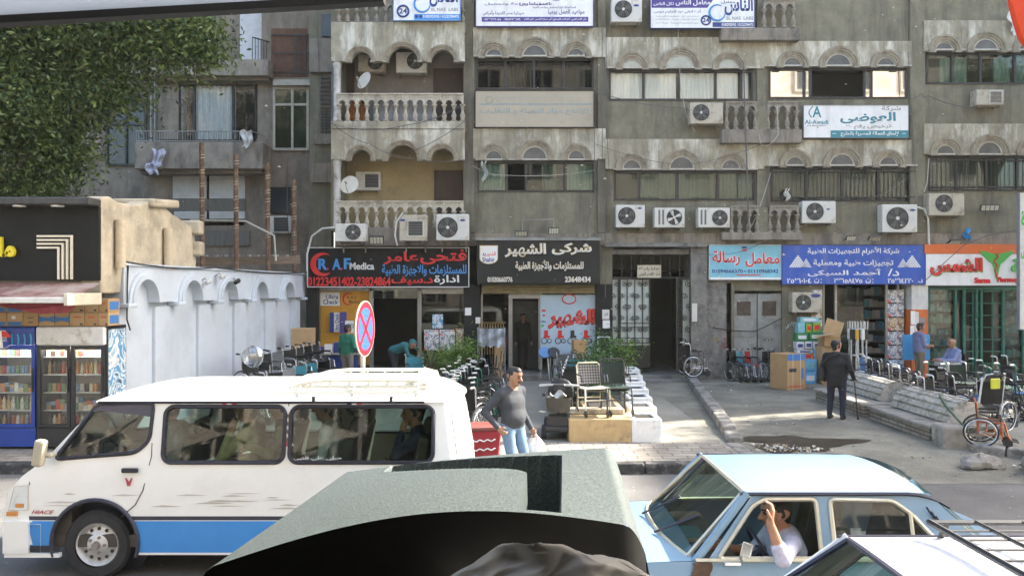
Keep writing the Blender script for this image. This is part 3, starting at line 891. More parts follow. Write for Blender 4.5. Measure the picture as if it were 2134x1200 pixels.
# doorway with iron gates (bay 3)
M_iron = mat('black_iron', (0.016, 0.015, 0.014), .5, var=.4, scale=6)
M_frost = mat('frosted_pane', (0.5, 0.56, 0.51), .5, var=.12, scale=5)
m = MB(); pbox(m, 1262, 506, 1474, 514, YF-.3, YF+.6); pbox(m, 1272, 520, 1436, 530, YF-.02, YF+.3); part(m, 'door_lintel', M_tilep)
def scroll(mb, cx, cz, r, y, turns=1.4, flip=1, t=.012, a0=0):
 pts = []
 for i in range(22):
  f = i/21; a = a0 + flip*2*PI*turns*f; rr = r*(1-f*.82)
  pts.append((cx + rr*math.cos(a), y, cz + rr*math.sin(a)))
 mb.tube(pts, t, 4)
def gate(x0, x1, Y, cols, panel=True, ytop=580, ybot=765, ysplit=722, lattice=True):
 a = P(x0, ybot, Y); b_ = P(x1, ytop, Y); zs = Z_(ysplit, Y)
 m = MB(); t = .035
 m.box(a.x, Y-.03, a.z, a.x+t, Y+.03, b_.z); m.box(b_.x-t, Y-.03, a.z, b_.x, Y+.03, b_.z)
 m.box(a.x+t, Y-.03, b_.z-t, b_.x-t, Y+.03, b_.z); m.box(a.x+t, Y-.03, zs-t, b_.x-t, Y+.03, zs+t)
 m.box(a.x+t, Y-.015, a.z, b_.x-t, Y+.02, zs-t)
 for c in range(1, cols):
  x = a.x + (b_.x-a.x)*c/cols; m.box(x-.012, Y-.024, zs+t, x+.012, Y+.02, b_.z-t)
 H = b_.z - zs; w = (b_.x-a.x)/cols
 for c in range(cols):
  cx = a.x + w*(c+.5)
  for k in range(6):
   scroll(m, cx + (.2 if (k+c) % 2 else -.2)*w, zs + H*(k+.5)/6, min(w*.34, .12), Y-.012, flip=1 if (k+c) % 2 else -1, a0=PI/2*k)
 if lattice:
  for f in (.05, .12, .28, .34):
   m.box(a.x+t, Y-.022, zs+H*f, b_.x-t, Y-.004, zs+H*f+.02)
 o = part(m, 'iron_gate', M_iron)
 g_ = MB(); g_.quad((a.x+t, Y+.035, zs), (b_.x-t, Y+.035, zs), (b_.x-t, Y+.035, b_.z), (a.x+t, Y+.035, b_.z))
 g_.build('frosted_pane', M_frost, o)
 return o
gate(1274, 1290, YF+.06, 1, lattice=False); gate(1291, 1355, YF+.05, 4); gate(1420, 1440, YF+.06, 1, lattice=False)
op = gate(1356, 1420, YF+.1, 3)
# the right leaf stands open into the hall
op.location = Vector((X_(1418, YF+.1), YF+.1, 0)) - BLD.location
for o_ in (op, *kids(op)):
 for v in o_.data.vertices:
  v.co.x -= X_(1418, YF+.1) - BLD.location.x; v.co.y -= YF+.1 - BLD.location.y
op.rotation_euler = (0, 0, rad(72))
m = MB()
for i in range(9):
 x = X_(1276 + i*20, YF+.08); m.box(x-.012, YF+.06, Z_(580, YF), x+.012, YF+.09, Z_(531, YF))
m.box(X_(1274, YF), YF+.055, Z_(580, YF), X_(1440, YF), YF+.1, Z_(577, YF))
part(m, 'transom_grille', M_iron)
# grey double metal door (bay 4)
M_gdoor = mat('grey_metal_door', (0.27, 0.275, 0.255), .6, var=.16, scale=3, dirt=(.16, .155, .14), dirt_amt=.4, dirt_scale=2)
for (x0, x1) in ((1526, 1577), (1579, 1630)):
 m = MB(); pbox(m, x0, 612, x1, 785, YF+.1, YF+.16)
 pbox(m, x0, 700, x1, 702, YF+.09, YF+.098); pbox(m, x0, 655, x1, 656, YF+.09, YF+.098)
 o = part(m, 'metal_door', M_gdoor, bevel=.008)
 cx = (x0+x1)/2
 v = MB(); pbox(v, cx-15, 628, cx+13, 657, YF+.07, YF+.087)
 v.build('door_vent', mat('rusty_vent', (0.07, 0.05, 0.035), .8, var=.4), o)
 h = MB(); pbox(h, (1570 if x0 < 1577 else 1581), 724, (1576 if x0 < 1577 else 1590), 728, YF+.05, YF+.088); h.build('bolt', M_iron, o)
 letters(MB(), '٨٦٠٢' if x0 > 1577 else '', (1590, 704, 1612, 711), YF+.085).build('stencil_number', M_iron, o) if x0 > 1577 else None
m = MB(); pts = [P(1485+i*9, 682+8*math.sin(i/16*PI) - (i > 10)*(i-10)*3.2, YF-.04) for i in range(17)]
m.tube(pts, .014, 5); part(m, 'hanging_cable', M_iron)
# third shop (bay 4): glass, shelves and posters; pharmacy (bay 5): green frames
M_green = mat('green_painted_frame', (0.02, 0.12, 0.085), .45, var=.3, scale=4)
m = MB()
for x in (1716, 1742, 1848, 1872): pbox(m, x-2.5, 592, x+2.5, 790, YF+.2, YF+.28)
sf = part(m, 'shop_front', mat('steel_shop_frame', (0.3, 0.3, 0.28), .4))
m = MB(); pbox(m, 1744, 600, 1800, 788, YF+.23, YF+.24); m.build('pane', G_dk, sf)
m = MB()
for x in (1936, 1992, 2010, 2036, 2046, 2092, 2134, 2180): pbox(m, x-2.5, 598, x+2.5, 795, YF+.1, YF+.18)
for (x0, x1) in ((2010, 2046), (2046, 2092)):
 for k in range(7): pbox(m, x0+4, 606+k*25, x1-4, 608+k*25, YF+.12, YF+.15)
 pbox(m, (x0+x1)/2-1, 606, (x0+x1)/2+1, 780, YF+.125, YF+.155)
pbox(m, 1936, 598, 2180, 604, YF+.095, YF+.18)
sf = part(m, 'shop_front', M_green)
m = MB(); pbox(m, 1938, 604, 2178, 795, YF+.2, YF+.21); m.build('pane', G_win, sf)

rs = random.Random(6)
def scrawl(name, m_, px, py, w, h, n, Y):
 m = MB()
 for k in range(n):
  x, y = px+rs.uniform(0, w), py+rs.uniform(0, h)
  m.tube([P(x+rs.uniform(-5, 5), y+rs.uniform(-6, 6), Y) for _ in range(4)], .009, 3)
 part(m, name, m_)
scrawl('graffiti', mat('red_spray', (.3, .06, .04), .8), 1498, 690, 18, 42, 7, YF-.024); scrawl('graffiti', mat('yellow_spray', (.4, .27, .07), .8), 1484, 670, 14, 40, 4, YF-.024); scrawl('graffiti', mat('white_spray', (.5, .5, .47), .8), 1637, 668, 36, 16, 6, YF-.004)

# ---------------------------------------------------------------- left side: set-back building, poles, white wall, kiosk, fridges, tree
YL = 27.0
SB = thing('setback_building', 'brown set-back apartment building with corner balconies behind the rusty poles', 'building', (-9, YL, 0))
M_brn = conc('brown_render', (0.24, 0.2, 0.155), (0.14, 0.118, 0.094), .45, .9)
M_brn2 = conc('pale_brown_render', (0.31, 0.265, 0.21), (0.14, 0.12, 0.1), .45, 1.2)
M_pale = mat('pale_panel', (0.5, 0.5, 0.47), .8, var=.14, scale=3)
M_rail = mat('grey_railing', (0.3, 0.29, 0.26), .6, var=.2)
def B(name, m_, boxes, parent=None, bevel=0):
 m = MB()
 for (x0, y0, x1, y1, Y0, Y1) in boxes: pbox(m, x0, y0, x1, y1, Y0, Y1)
 return m.apart(name, m_, parent or SB, bevel=bevel)
B('wall', M_brn, [(545, -900, 660, 700, YL, YL+.4), (-700, -900, 556, 40, YL+1.6, YL+2), (-700, 40, 300, 150, YL+1.6, YL+2), (-700, 150, 560, 700, YL+1.6, YL+2), (300, -900, 560, 160, YL+1.2, YL+1.5)])
B('white_wall', mat('white_render', (0.6, 0.6, 0.6), .8, var=.1), [(500, -200, 556, 124, YL+.9, YL+1.1)])
# projecting bays and balcony slabs
B('balcony_slab', M_brn2, [(300, 124, 560, 158, YL-.6, YL+1.2), (280, 296, 548, 352, YL-.9, YL+1.5)], bevel=.02)
B('balcony_soffit', M_brn, [(330, 158, 560, 168, YL-.4, YL+1.2), (290, 352, 545, 362, YL-.7, YL+1.5)])
B('bay_wall', M_brn, [(330, 168, 372, 290, YL-.1, YL+1.2), (534, 160, 570, 312, YL-.05, YL+1.2), (372, 168, 534, 176, YL-.1, YL+1.2), (300, 362, 360, 640, YL-.1, YL+1.3), (510, 362, 560, 640, YL-.1, YL+1.3), (360, 470, 510, 640, YL-.1, YL+1.3)])
wm = MB()
for x in (222, 262, 302): pbox(wm, x-2, 205, x+2, 345, YL+1.5, YL+1.56)
for y in (207, 260, 343): pbox(wm, 222, y-2, 302, y+2, YL+1.505, YL+1.565)
o = wm.build('window', M_frame, SB)
m = MB(); pbox(m, 224, 208, 300, 342, YL+1.57, YL+1.595); m.build('pane', M_wdark, o)
for px in (316, 324): m = MB(); m.tube([P(px, -50, YL+1.1), P(px, 300, YL+1.1)], .05, 6); m.build('drain_pipe', M_rail, SB)
wm = MB()
for x in (372, 404, 486, 534): pbox(wm, x-2.5, 176, x+2.5, 290, YL-.05, YL+.05)
o = wm.build('window', M_frame, SB)
m = MB(); pbox(m, 376, 176, 530, 290, YL+.0, YL+.01); m.build('pane', G_clear, o)
m = MB(); xa, xb = X_(404, YL), X_(490, YL); za, zb = Z_(290, YL), Z_(178, YL)
m.grid(lambda u, v: (xa+(xb-xa)*u, YL+.08+.04*math.sin(u*50), za+(zb-za)*v), 80, 3)
m.build('curtain', mat('grey_white_curtain', (0.74, 0.77, 0.78), .9, var=.12), o)
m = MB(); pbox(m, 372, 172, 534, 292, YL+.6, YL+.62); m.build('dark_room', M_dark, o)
rl = MB()
for (x0, x1, Y) in ((284, 526, YL-.88),):
 a = P(x0, 298, Y); b_ = P(x1, 274, Y)
 rl.tube([(a.x, Y, b_.z), (b_.x, Y, b_.z)], .018, 5); rl.tube([(a.x, Y, a.z+.06), (b_.x, Y, a.z+.06)], .014, 5)
 rl.tube([(b_.x, Y, b_.z), (b_.x+.3, Y+1.6, b_.z)], .018, 5)
 for i in range(46):
  x = a.x+(b_.x-a.x)*i/45; rl.cyl((x, Y, a.z), (x, Y, b_.z), .009, n=4)
rl.build('balcony_railing', M_rail, SB)
rl = MB(); a = P(526, 122, YL-.5); b_ = P(556, 78, YL-.5)
rl.tube([(a.x, YL-.5, b_.z), (b_.x, YL+.1, b_.z)], .022, 5)
for i in range(8): rl.cyl((a.x+(b_.x-a.x)*i/7, YL-.5+.6*i/7, a.z-.1), (a.x+(b_.x-a.x)*i/7, YL-.5+.6*i/7, b_.z), .014, n=4)
rl.build('balcony_railing', M_frame, SB)
# lower floor shutters, the wooden louvred panel
B('shutter_panel', M_pale, [(360, 360, 430, 414, YL-.16, YL-.1), (436, 360, 510, 414, YL-.16, YL-.1), (362, 440, 430, 456, YL-.16, YL-.1), (436, 440, 510, 456, YL-.16, YL-.1)])
B('shutter_panel', M_shut, [(360, 415, 510, 439, YL-.15, YL-.1), (360, 480, 520, 512, YL-.16, YL-.1)])
# recessed stair side with a tall window
wm = MB(); Y = YL-.05
for x in (571, 609, 641): pbox(wm, x-2.5, 182, x+2.5, 312, Y-.06, Y)
for y in (184, 218, 311): pbox(wm, 571, y-2.5, 641, y+2.5, Y-.055, Y)
o = wm.build('window', mat('cream_window_frame', (0.42, 0.38, 0.3), .7, var=.2), SB)
m = MB(); pbox(m, 574, 187, 638, 308, Y-.03, Y-.02); m.build('pane', G_win, o)
m = MB(); pbox(m, 574, 187, 608, 308, Y-.015, Y-.006); m.build('board', mat('brown_board', (0.2, 0.12, 0.07), .8, var=.2), o)
m = MB(); pbox(m, 569, 166, 645, 178, Y-.25, Y); m.build('sill', mat('cream_ledge', (0.4, 0.37, 0.31), .8, var=.2), SB)
m = MB(); pbox(m, 560, 390, 608, 445, Y-.03, Y); m.build('window', M_wdark, SB)
B('gallery_wall', mat('rust_brown_wall', (0.12, 0.06, 0.035), .85, var=.3), [(565, 60, 640, 160, YL-.03, YL-.002)])
gr = MB()
for i in range(7): pbox(gr, 612+i*5, 70, 613+i*5, 155, YL-.12, YL-.1)
for y in (72, 110, 150): pbox(gr, 566, y, 645, y+2, YL-.125, YL-.1)
gr.build('gallery_grille', M_frame, SB)
# narrow dark recess between the two buildings, with ledges
NB = thing('narrow_building_side', 'narrow dark side wing with grilled windows in the gap left of the balcony columns', 'building', (-6.3, 25.2, 0))
def B2(name, m_, boxes): 
 m = MB()
 for (x0, y0, x1, y1, Y0, Y1) in boxes: pbox(m, x0, y0, x1, y1, Y0, Y1)
 return m.apart(name, m_, NB)
B2('wall', M_wall, [(645, -900, 690, 520, 25.2, 25.6)])
B2('ledge', M_slab, [(645, 80, 690, 150, 25.0, 25.2), (648, 340, 690, 380, 25.05, 25.2), (655, 280, 690, 300, 25.02, 25.2)])
B2('window', M_wdark, [(668, 160, 688, 225, 25.1, 25.199), (670, 30, 690, 76, 25.1, 25.199)])
g_ = MB()
for y in range(232, 278, 6): pbox(g_, 668, y, 690, y+2, 25.08, 25.12)
for x in (672, 680, 688): pbox(g_, x-1, 228, x+1, 280, 25.085, 25.11)
for y in range(162, 225, 9): pbox(g_, 668, y, 690, y+1.5, 25.06, 25.09)
g_.build('grille', M_frame, NB)

# five rusty poles standing behind the white wall
M_rust = mat('rusty_steel', (0.13, 0.075, 0.045), .85, var=.45, scale=7, dirt=(0.25, 0.18, 0.12), dirt_amt=.35, dirt_scale=9)
for i, (px, pt, Y, lab) in enumerate(((421, 298, 21.3, 'tallest rusty pole, nearest the ragged kiosk wall'), (492, 322, 21.8, 'rusty pole in front of the pale shutter panels, second from the kiosk'),
  (558, 340, 22.4, 'rusty pole just left of the air conditioner on the brown building'), (613, 375, 23.4, 'shortest rusty pole, nearest the black and red shop sign'),)):
 t = thing('rusty_pole', lab, 'pole', (X_(px, Y), Y, 0), 'rusty poles behind the white wall')
 x = X_(px, Y); z = Z_(pt, Y)
 m = MB(); m.tube([(x, Y, 0), (x+.01, Y, z*.5), (x-.01, Y, z)], .068, 8); m.build('post', M_rust, t, smooth=40)
 m = MB(); rs = random.Random(i)
 for k in range(5):
  zz = z-.3-k*.42-rs.random()*.2; q = []
  for j in range(14): q.append((x+.074*math.cos(j*1.0), Y+.074*math.sin(j*1.0), zz+.012*j))
  m.tube(q, .011, 4)
 m.build('wire_binding', mat('pale_wire', (0.45, 0.38, 0.28), .7), t)
# timber ledge with debris behind the wall
t = thing('timber_beam', 'weathered timber beam with scraps lying along the top behind the white wall', 'beam', (-7.5, 22.3, 3.5))
m = MB(); m.obox((-7.55, 22.7, 3.62), (3.0, .12, .22), Matrix.Rotation(-.02, 3, 'Y')); m.build('plank', mat('old_timber', (0.21, 0.15, 0.1), .85, var=.3, scale=4, stretch=(.6, 6, 6)), t)
m = MB(); rs = random.Random(9)
for i in range(46):
 m.obox((-9.0+2.9*rs.random(), 22.7+rs.gauss(0, .04), 3.77), (.1*rs.random()+.03, .06, .06*rs.random()+.02), Matrix.Rotation(rs.random()*3, 3, 'Z'))
m.build('debris', mat('grey_scraps', (0.3, 0.29, 0.27), .8, var=.4), t)['kind'] = 'stuff'
m = MB(); m.tube([(-9.0, 22.3, 4.75), (-8.2, 22.2, 4.72), (-7.4, 22.1, 4.7), (-6.6, 22.1, 4.3), (-6.55, 22.1, 3.6)], .03, 6)
tag(m.build('drain_pipe', mat('pale_pipe', (0.42, 0.4, 0.34), .6, var=.2), smooth=40), 'pale bent pipe running behind the rusty poles above the timber beam', 'pipe')
def drape(name, c, w, h, m_, label, cat, seed=1):
 rs = random.Random(seed); ph = [rs.uniform(0, 6) for _ in range(4)]
 mb = MB()
 mb.grid(lambda u, v: (c[0]+(u-.5)*w*(1-.35*v)+.05*math.sin(v*7+ph[0]), c[1]+.07*math.sin(u*9+ph[1])+.03*math.sin(v*12+ph[2]), c[2]-v*h+.05*math.sin(u*8+ph[3])), 14, 12)
 return tag(mb.build(name, m_, smooth=60), label, cat)
M_cloth = mat('striped_laundry', (0.5, 0.5, 0.58), .9, var=.35, scale=14, stretch=(1, 1, .2))
p = P(330, 312, 25.9); drape('laundry', p, .38, .55, M_cloth, 'striped cloth hung below the balcony rail of the brown building', 'laundry', 2)
p = P(318, 338, 25.9); drape('laundry', p, .5, .38, M_cloth, 'crumpled pale cloth caught on the balcony edge under the striped cloth', 'laundry', 3)
p = P(515, 273, 25.95); drape('laundry', p, .35, .55, mat('white_laundry', (0.7, 0.69, 0.66), .9, var=.1), 'white cloth folded over the corner of the balcony railing', 'laundry', 5)

# ---- white boundary wall with blind arches, running away from the street
XW = -6.80
M_ww = mat('white_painted_wall', (0.55, 0.6, 0.65), .82, var=.05, scale=1.2, bump=.12, bscale=20, dirt=(0.48, 0.52, 0.56), dirt_amt=.5, dirt_scale=.9)
BW = thing('boundary_wall', 'white painted boundary wall with five blind arches beside the wheelchair rows', 'wall', (-6.54, 18, 0), rz=-math.atan(.0695))
m = MB(); m.box(XW-.1, 13.98, 0, XW+.098, 23.7, 3.2)
m.build('wall', M_ww, BW)
ys = [14.68, 16.5, 18.3, 20.2, 22.2]; R = .41
pts = [(13.98, 2.58)]
for y in ys: pts += [(y - R*math.cos(PI*i/16), 2.58 + R*math.sin(PI*i/16)*1.05) for i in range(17)]
pts += [(23.7, 2.58), (23.7, 3.22), (13.98, 3.26)]
m = MB(); m.prism(pts, XW+.1, XW+.26, axis='x')
m.build('arcade_band', M_ww, BW)
mo = MB()
for y in ys:
 for (r0, r1, xx) in ((R, R+.09, .33), (R+.09, R+.17, .30)):
  n = 16
  for i in range(n):
   t0, t1 = PI*i/n, PI*(i+1)/n
   q = []
   for (tt, rr) in ((t0, r0), (t0, r1), (t1, r1), (t1, r0)): q.append((y-rr*math.cos(tt), 2.58+rr*math.sin(tt)*1.05))
   mo.prism(q, XW+.255, XW+xx-.0, axis='x')
mo.build('arch_moulding', M_ww, BW, smooth=30)
pi = MB(); edges = [13.98] + ys + [23.7]
for i in range(len(ys)+1):
 a = 13.98 if i == 0 else ys[i-1]+R; b_ = 23.7 if i == len(ys) else ys[i]-R
 if b_-a > .1: pi.box(XW+.1, b_-.3, 2.5, XW+.36, b_, 2.578)
 mid = (a+b_)/2
 pi.box(XW-.002, max(a, mid-.36), 0, XW+.17, min(b_, mid+.36), 2.498)
pi.build('pilaster', M_ww, BW, bevel=.02, seg=2)
m = MB(); m.box(XW-.12, 13.98, 3.245, XW+.3, 23.7, 3.29); m.build('coping', M_ww, BW)
wx = lambda y, d=0: -6.54+.0695*(y-18)+d
def wire(pts, r, label, m_=None, name='cable'):
 mb = MB(); mb.tube(pts, r, 4)
 return tag(mb.build(name, m_ or M_frame), label, 'cable')
def sag(a, b, s, n=16): return [Vector(a).lerp(Vector(b), i/n) - Vector((0, 0, s*4*(i/n)*(1-i/n))) for i in range(n+1)]
wire(sag((wx(14, .04), 14, 3.31), (wx(17.5, .04), 17.5, 3.3), .06) + sag((wx(17.6, .04), 17.6, 3.3), (wx(23.3, .04), 23.3, 3.3), .05), .016, 'dark cable lying along the top edge of the white wall')
wire([(wx(14.1, .02), 14.1, 3.3), (wx(14.05, .03), 14.05, 2.9), (wx(14, .05), 14.0, 2.3), (wx(14.1, .03), 14.15, 2.1)], .014, 'black cable looping down the near end of the white wall')
for k, (y, z) in enumerate(((16.9, 2.98), (17.6, 3.1), (18.4, 3.0))):
 t = thing('security_lamp', ['small pale lamp fixed between the second and third wall arches', 'pale camera on a bracket above the third wall arch', 'small dark camera just right of the third wall arch'][k], 'camera', (wx(y), y, z))
 m = MB(); m.tube([(wx(y), y, z), (wx(y, .1), y, z+.08), (wx(y, .16), y, z)], .015, 5); m.build('bracket', M_rail, t)
 m = MB(); m.cyl((wx(y, .16), y-.1, z-.03), (wx(y, .16), y+.1, z+.02), .045, .055, 10); m.build('housing', M_pale if k < 2 else M_frame, t, smooth=40)

# ---- kiosk with the black sign
YK = 13.2
KX = X_(205, YK)
M_bgw = mat('beige_rough_wall', (0.5, 0.43, 0.31), .92, var=.2, scale=2.2, bump=.5, bscale=10, dirt=(0.3, 0.26, 0.19), dirt_amt=.5, dirt_scale=1.3)
grime(M_bgw, (.26, .23, .17), .75, .9, (1, 1, .8))
KI = thing('kiosk', 'kiosk with a black fascia and a rough beige side wall beside the fridges', 'building', (-9, 15, 0))
rs = random.Random(4)
top = [(YK+.1, 4.36)]
y = YK+.1
while y < 17.0:
 y += .28; top.append((y, 4.42+.07*math.sin(y*3)+rs.uniform(-.04, .05) - (.0 if y < 16.2 else (y-16.2)*.35)))
poly = [(YK+.1, 2.76)] + top + [(17.25, 3.9), (17.3, 3.4), (17.2, 3.1), (14.0, 3.1), (13.95, 2.76)]
m = MB(); m.prism(poly, KX-.35, KX+.002, axis='x'); m.build('side_wall', M_bgw, KI, bevel=.03, seg=2)
m = MB()
for k, (yy, zz) in enumerate(((17.2, 4.15), (17.25, 3.7))): m.obox((KX-.1, yy, zz), (.5, .34, .3), Matrix.Rotation(.1, 3, 'Z'))
m.obox((KX-.3, 15.6, 4.5), (.8, 1.2, .16), Matrix.Rotation(.08, 3, 'X')); m.apart('broken_parapet', M_bgw, KI, bevel=.04, seg=2)
for yy in (13.75, 15.65): m = MB(); m.cyl((KX+.1, yy, 3.2), (KX+.1, yy, 4.02), .085, n=12); m.build('stub_pipe', mat('beige_pipe', (0.52, 0.43, 0.3), .7, var=.15), KI, smooth=40)
m = MB(); m.box(-16, YK+2.6, 0, KX-.36, YK+3.8, 4.3); m.build('rear_wall', M_bgw, KI)
m = MB(); m.box(-16, YK+.12, 2.9, KX-.36, YK+2.6, 3.0); m.build('roof_slab', M_brn, KI)
m = MB(); m.box(-16, YK+.02, Z_(585, YK), KX-.01, YK+.1, Z_(430, YK)); m.build('fascia', mat('black_fascia', (0.013, 0.013, 0.012), .6, var=.35, scale=2, spec=.2), KI)
m = MB(); m.box(-16, YK-.25, Z_(430, YK)+.004, KX-.01, YK+.12, Z_(414, YK)); m.build('fascia_hood', mat('dark_hood', (0.05, 0.048, 0.045), .6, var=.3), KI, bevel=.02)
for px in (40, 120):
 m = MB(); p = P(px, 431, YK-.12); m.cyl((p.x, p.y, p.z), (p.x, p.y, p.z+.02), .1, n=14); m.build('downlight', mat('lamp_white', (0.8, 0.8, 0.75), .4), KI)
m = MB()
for k in range(4):
 xo = 150-9*k; yo = 490+8*k
 pbox(m, 76, yo, xo, yo+4, YK-.02, YK+.016); pbox(m, xo-4, yo+4.01, xo, 582, YK-.02, YK+.016)
m.build('stripe_emblem', mat('cream_stripes', (0.75, 0.68, 0.52), .5), KI)
m = MB(); ar(m, 'ما', (0, 494, 34, 536), YK-.004, bold=.045, ext=.03); m.build('lettering', mat('yellow_letters', (0.75, 0.62, 0.02), .4), KI)
# red and white awning, half rolled
AW = thing('awning', 'faded red awning with a white front bar hanging over the stacked cartons', 'awning', (-8, YK, 2.7))
a = P(-60, 636, YK-.9); 
m = MB()
xl, xr = X_(-300, 13.2), KX+.05
m.grid(lambda u, v: (xl+(xr-xl)*u, YK-.02-1.0*v, Z_(590, YK)-.22*v-.03*math.sin(v*PI)*(1+.3*math.sin(u*40))), 40, 6)
m.build('canvas', mat('faded_red_canvas', (0.2, 0.09, 0.07), .85, var=.35, scale=3, dirt=(.35, .28, .24), dirt_amt=.5, dirt_scale=1.5), AW, smooth=60)
m = MB(); m.box(xl, YK-1.07, Z_(590, YK)-.31, xr, YK-1.0, Z_(590, YK)-.22); m.build('front_bar', mat('white_awning_bar', (0.7, 0.68, 0.62), .5, var=.15), AW, bevel=.01)
m = MB(); m.box(xr-.01, YK-1.1, Z_(590, YK)-.35, xr+.06, YK-.1, Z_(590, YK)-.16); m.build('end_arm', mat('cream_arm', (0.6, 0.55, 0.42), .6), AW, bevel=.01)
m = MB(); xv = [X_(20, 12.8), X_(170, 12.8)]
m.add([(X_(-20, 12.8), 12.75, Z_(632, 12.8)), (X_(168, 12.8), 12.75, Z_(632, 12.8)), (X_(140, 12.8), 12.8, Z_(652, 12.8)), (X_(86, 12.8), 12.75, Z_(654, 12.8)), (X_(50, 12.8), 12.7, Z_(646, 12.8))], [(0, 1, 2, 3, 4)])
m.build('hanging_flap', mat('red_flap', (0.36, 0.07, 0.09), .8, var=.3, scale=5), AW)
# fridges
M_fblue = mat('fridge_blue', (0.012, 0.05, 0.3), .35, var=.15)
M_fblk = mat('fridge_black', (0.02, 0.02, 0.022), .4, var=.2)
M_fwht = mat('fridge_white', (0.72, 0.72, 0.7), .45, var=.1, dirt=(.45, .4, .32), dirt_amt=.3, dirt_scale=4)
M_shelf = mat('shelf_white', (0.75, 0.76, 0.74), .5)
PROD = [mat('bottle_'+n, c, .3, var=.35, scale=40) for n, c in (('orange', (.6, .26, .1)), ('green', (.16, .3, .14)), ('red', (.5, .1, .08)), ('amber', (.5, .36, .18)), ('white', (.75, .75, .72)), ('cream', (.7, .62, .45)), ('blue', (.25, .36, .5)), ('dark', (.1, .06, .05)))]
M_glow = bpy.data.materials.new('added_glow'); M_glow.use_nodes = True; M_glow.node_tree.nodes['Principled BSDF'].inputs['Emission Color'].default_value = (1, .97, .9, 1); M_glow.node_tree.nodes['Principled BSDF'].inputs['Emission Strength'].default_value = 9  # glowing strip added to brighten the fridge contents
def fridge(name, label, x0, x1, m_body, doors, head, seed, base_m):
 Y = 13.3; z0 = .15
 t = thing(name, label, 'fridge', ((x0+x1)/2, Y+.35, z0), 'drinks fridges')
 H = 2.06
 m = MB(); w = .04
 m.box(x0, Y+.08, z0+.05, x0+w, Y+.75, z0+H); m.box(x1-w, Y+.08, z0+.05, x1, Y+.75, z0+H); m.box(x0+w, Y+.68, z0+.05, x1-w, Y+.75, z0+H)
 m.box(x0+w, Y+.08, z0+H-.34, x1-w, Y+.68, z0+H); m.box(x0+w, Y+.08, z0+.05, x1-w, Y+.68, z0+.32)
 m.build('cabinet', m_body, t, bevel=.008)
 m = MB(); m.box(x0, Y+.02, z0+.05, x1, Y+.078, z0+.36); m.build('kick_panel', base_m, t)
 m = MB(); m.quad((x0+w, Y+.66, z0+.32), (x1-w, Y+.66, z0+.32), (x1-w, Y+.66, z0+H-.34), (x0+w, Y+.66, z0+H-.34)); m.build('liner', M_shelf, t)
 q = random.Random(seed); shz = [z0+.34+.3*i for i in range(5)]
 m = MB()
 for z in shz: m.box(x0+w, Y+.14, z-.012, x1-w, Y+.66, z)
 m.build('shelf', M_shelf, t)
 m = MB()
 for si, z in enumerate(shz):
  x = x0+.09
  while x < x1-.1:
   k = q.randrange(8); m.mt(k); kind = (si*7+seed) % 3
   if kind == 0 or si == 0:
    h = .2+.04*q.random()
    m.lathe([(.034, 0), (.036, h*.3), (.03, h*.45), (.036, h*.62), (.014, h*.9), (.014, h)], (x, Y+.25, z+.001), 8)
   elif kind == 1: h = .07+.05*q.random(); m.box(x-.036, Y+.2, z+.001, x+.036, Y+.3, z+h); m.mt(q.randrange(8)); m.box(x-.036, Y+.2, z+h+.002, x+.036, Y+.3, z+h*1.8)
   else: m.cyl((x, Y+.25, z+.001), (x, Y+.25, z+.14), .034, n=9)
   x += .078
 m.build('bottles_and_cartons', PROD, t)
 dw = (x1-x0)/doors
 for i in range(doors):
  a, b_ = x0+dw*i+.006, x0+dw*(i+1)-.006; zb, zt = z0+.37, z0+H-.33; f = .06
  m = MB(); m.box(a, Y, zb, a+f, Y+.05, zt); m.box(b_-f, Y, zb, b_, Y+.05, zt); m.box(a+f, Y, zb, b_-f, Y+.05, zb+f); m.box(a+f, Y, zt-f, b_-f, Y+.05, zt)
  d = m.build('door', m_body, t, bevel=.006)
  m = MB(); m.box(a+f, Y+.02, zb+f, b_-f, Y+.028, zt-f); m.build('pane', G_clear, d)
  m = MB(); m.box(b_-.035, Y-.035, zb+.6, b_-.015, Y-.002, zb+1.0); m.build('handle', M_fblk, d)
 m = MB(); m.box(x0+.06, Y+.1, z0+H-.37, x1-.06, Y+.14, z0+H-.345); m.build('added_glow_strip', M_glow, t)
 m = MB(); m.box(x0, Y-.02, z0+H-.315, x1, Y+.078, z0+H-.01); hd = m.build('header', head, t, bevel=.03, seg=3)
 return t, hd
xa, xb, xc = X_(-110, 13.3), X_(74, 13.3), X_(218, 13.3)
f1, h1 = fridge('drinks_fridge', 'blue single door drinks fridge with striped header at the frame edge', xa+.55, xb-.01, M_fblue, 1, M_fblue, 11, M_fblue)
m = MB(); m.mt(0); m.cyl(P(6, 707, 13.27), P(6, 707, 13.25), .15, n=24)
m.build('badge', mat('badge_white', (.8, .8, .8), .4), f1)
m = MB()
m.add([(P(6, 707, 13.245).x+.14*math.cos(t), 13.245, P(6, 707, 13.245).z+.14*math.sin(t)) for t in [PI*(.08+.84*i/14) for i in range(15)]], [tuple(range(15))])
m.build('badge_mark', mat('badge_red', (.6, .02, .02), .4), f1)
m = MB()
m.add([(P(6, 707, 13.245).x+.14*math.cos(t), 13.245, P(6, 707, 13.245).z+.14*math.sin(t)) for t in [PI*(1.08+.84*i/14) for i in range(15)]], [tuple(range(15))])
m.build('badge_mark', mat('badge_blue', (.01, .05, .35), .4), f1)
m = MB(); letters(m, 'PEPSI', (-4, 704, 16, 711), 13.243, bold=.02); m.build('lettering', mat('badge_ink', (.01, .03, .25), .4), f1)
m = MB()
for k in range(4):
 px = 24+13*k; pts = [P(px+2*math.sin(j/6*PI), 696+j*4.5, 13.27) for j in range(6)]; m.tube(pts, .014, 5)
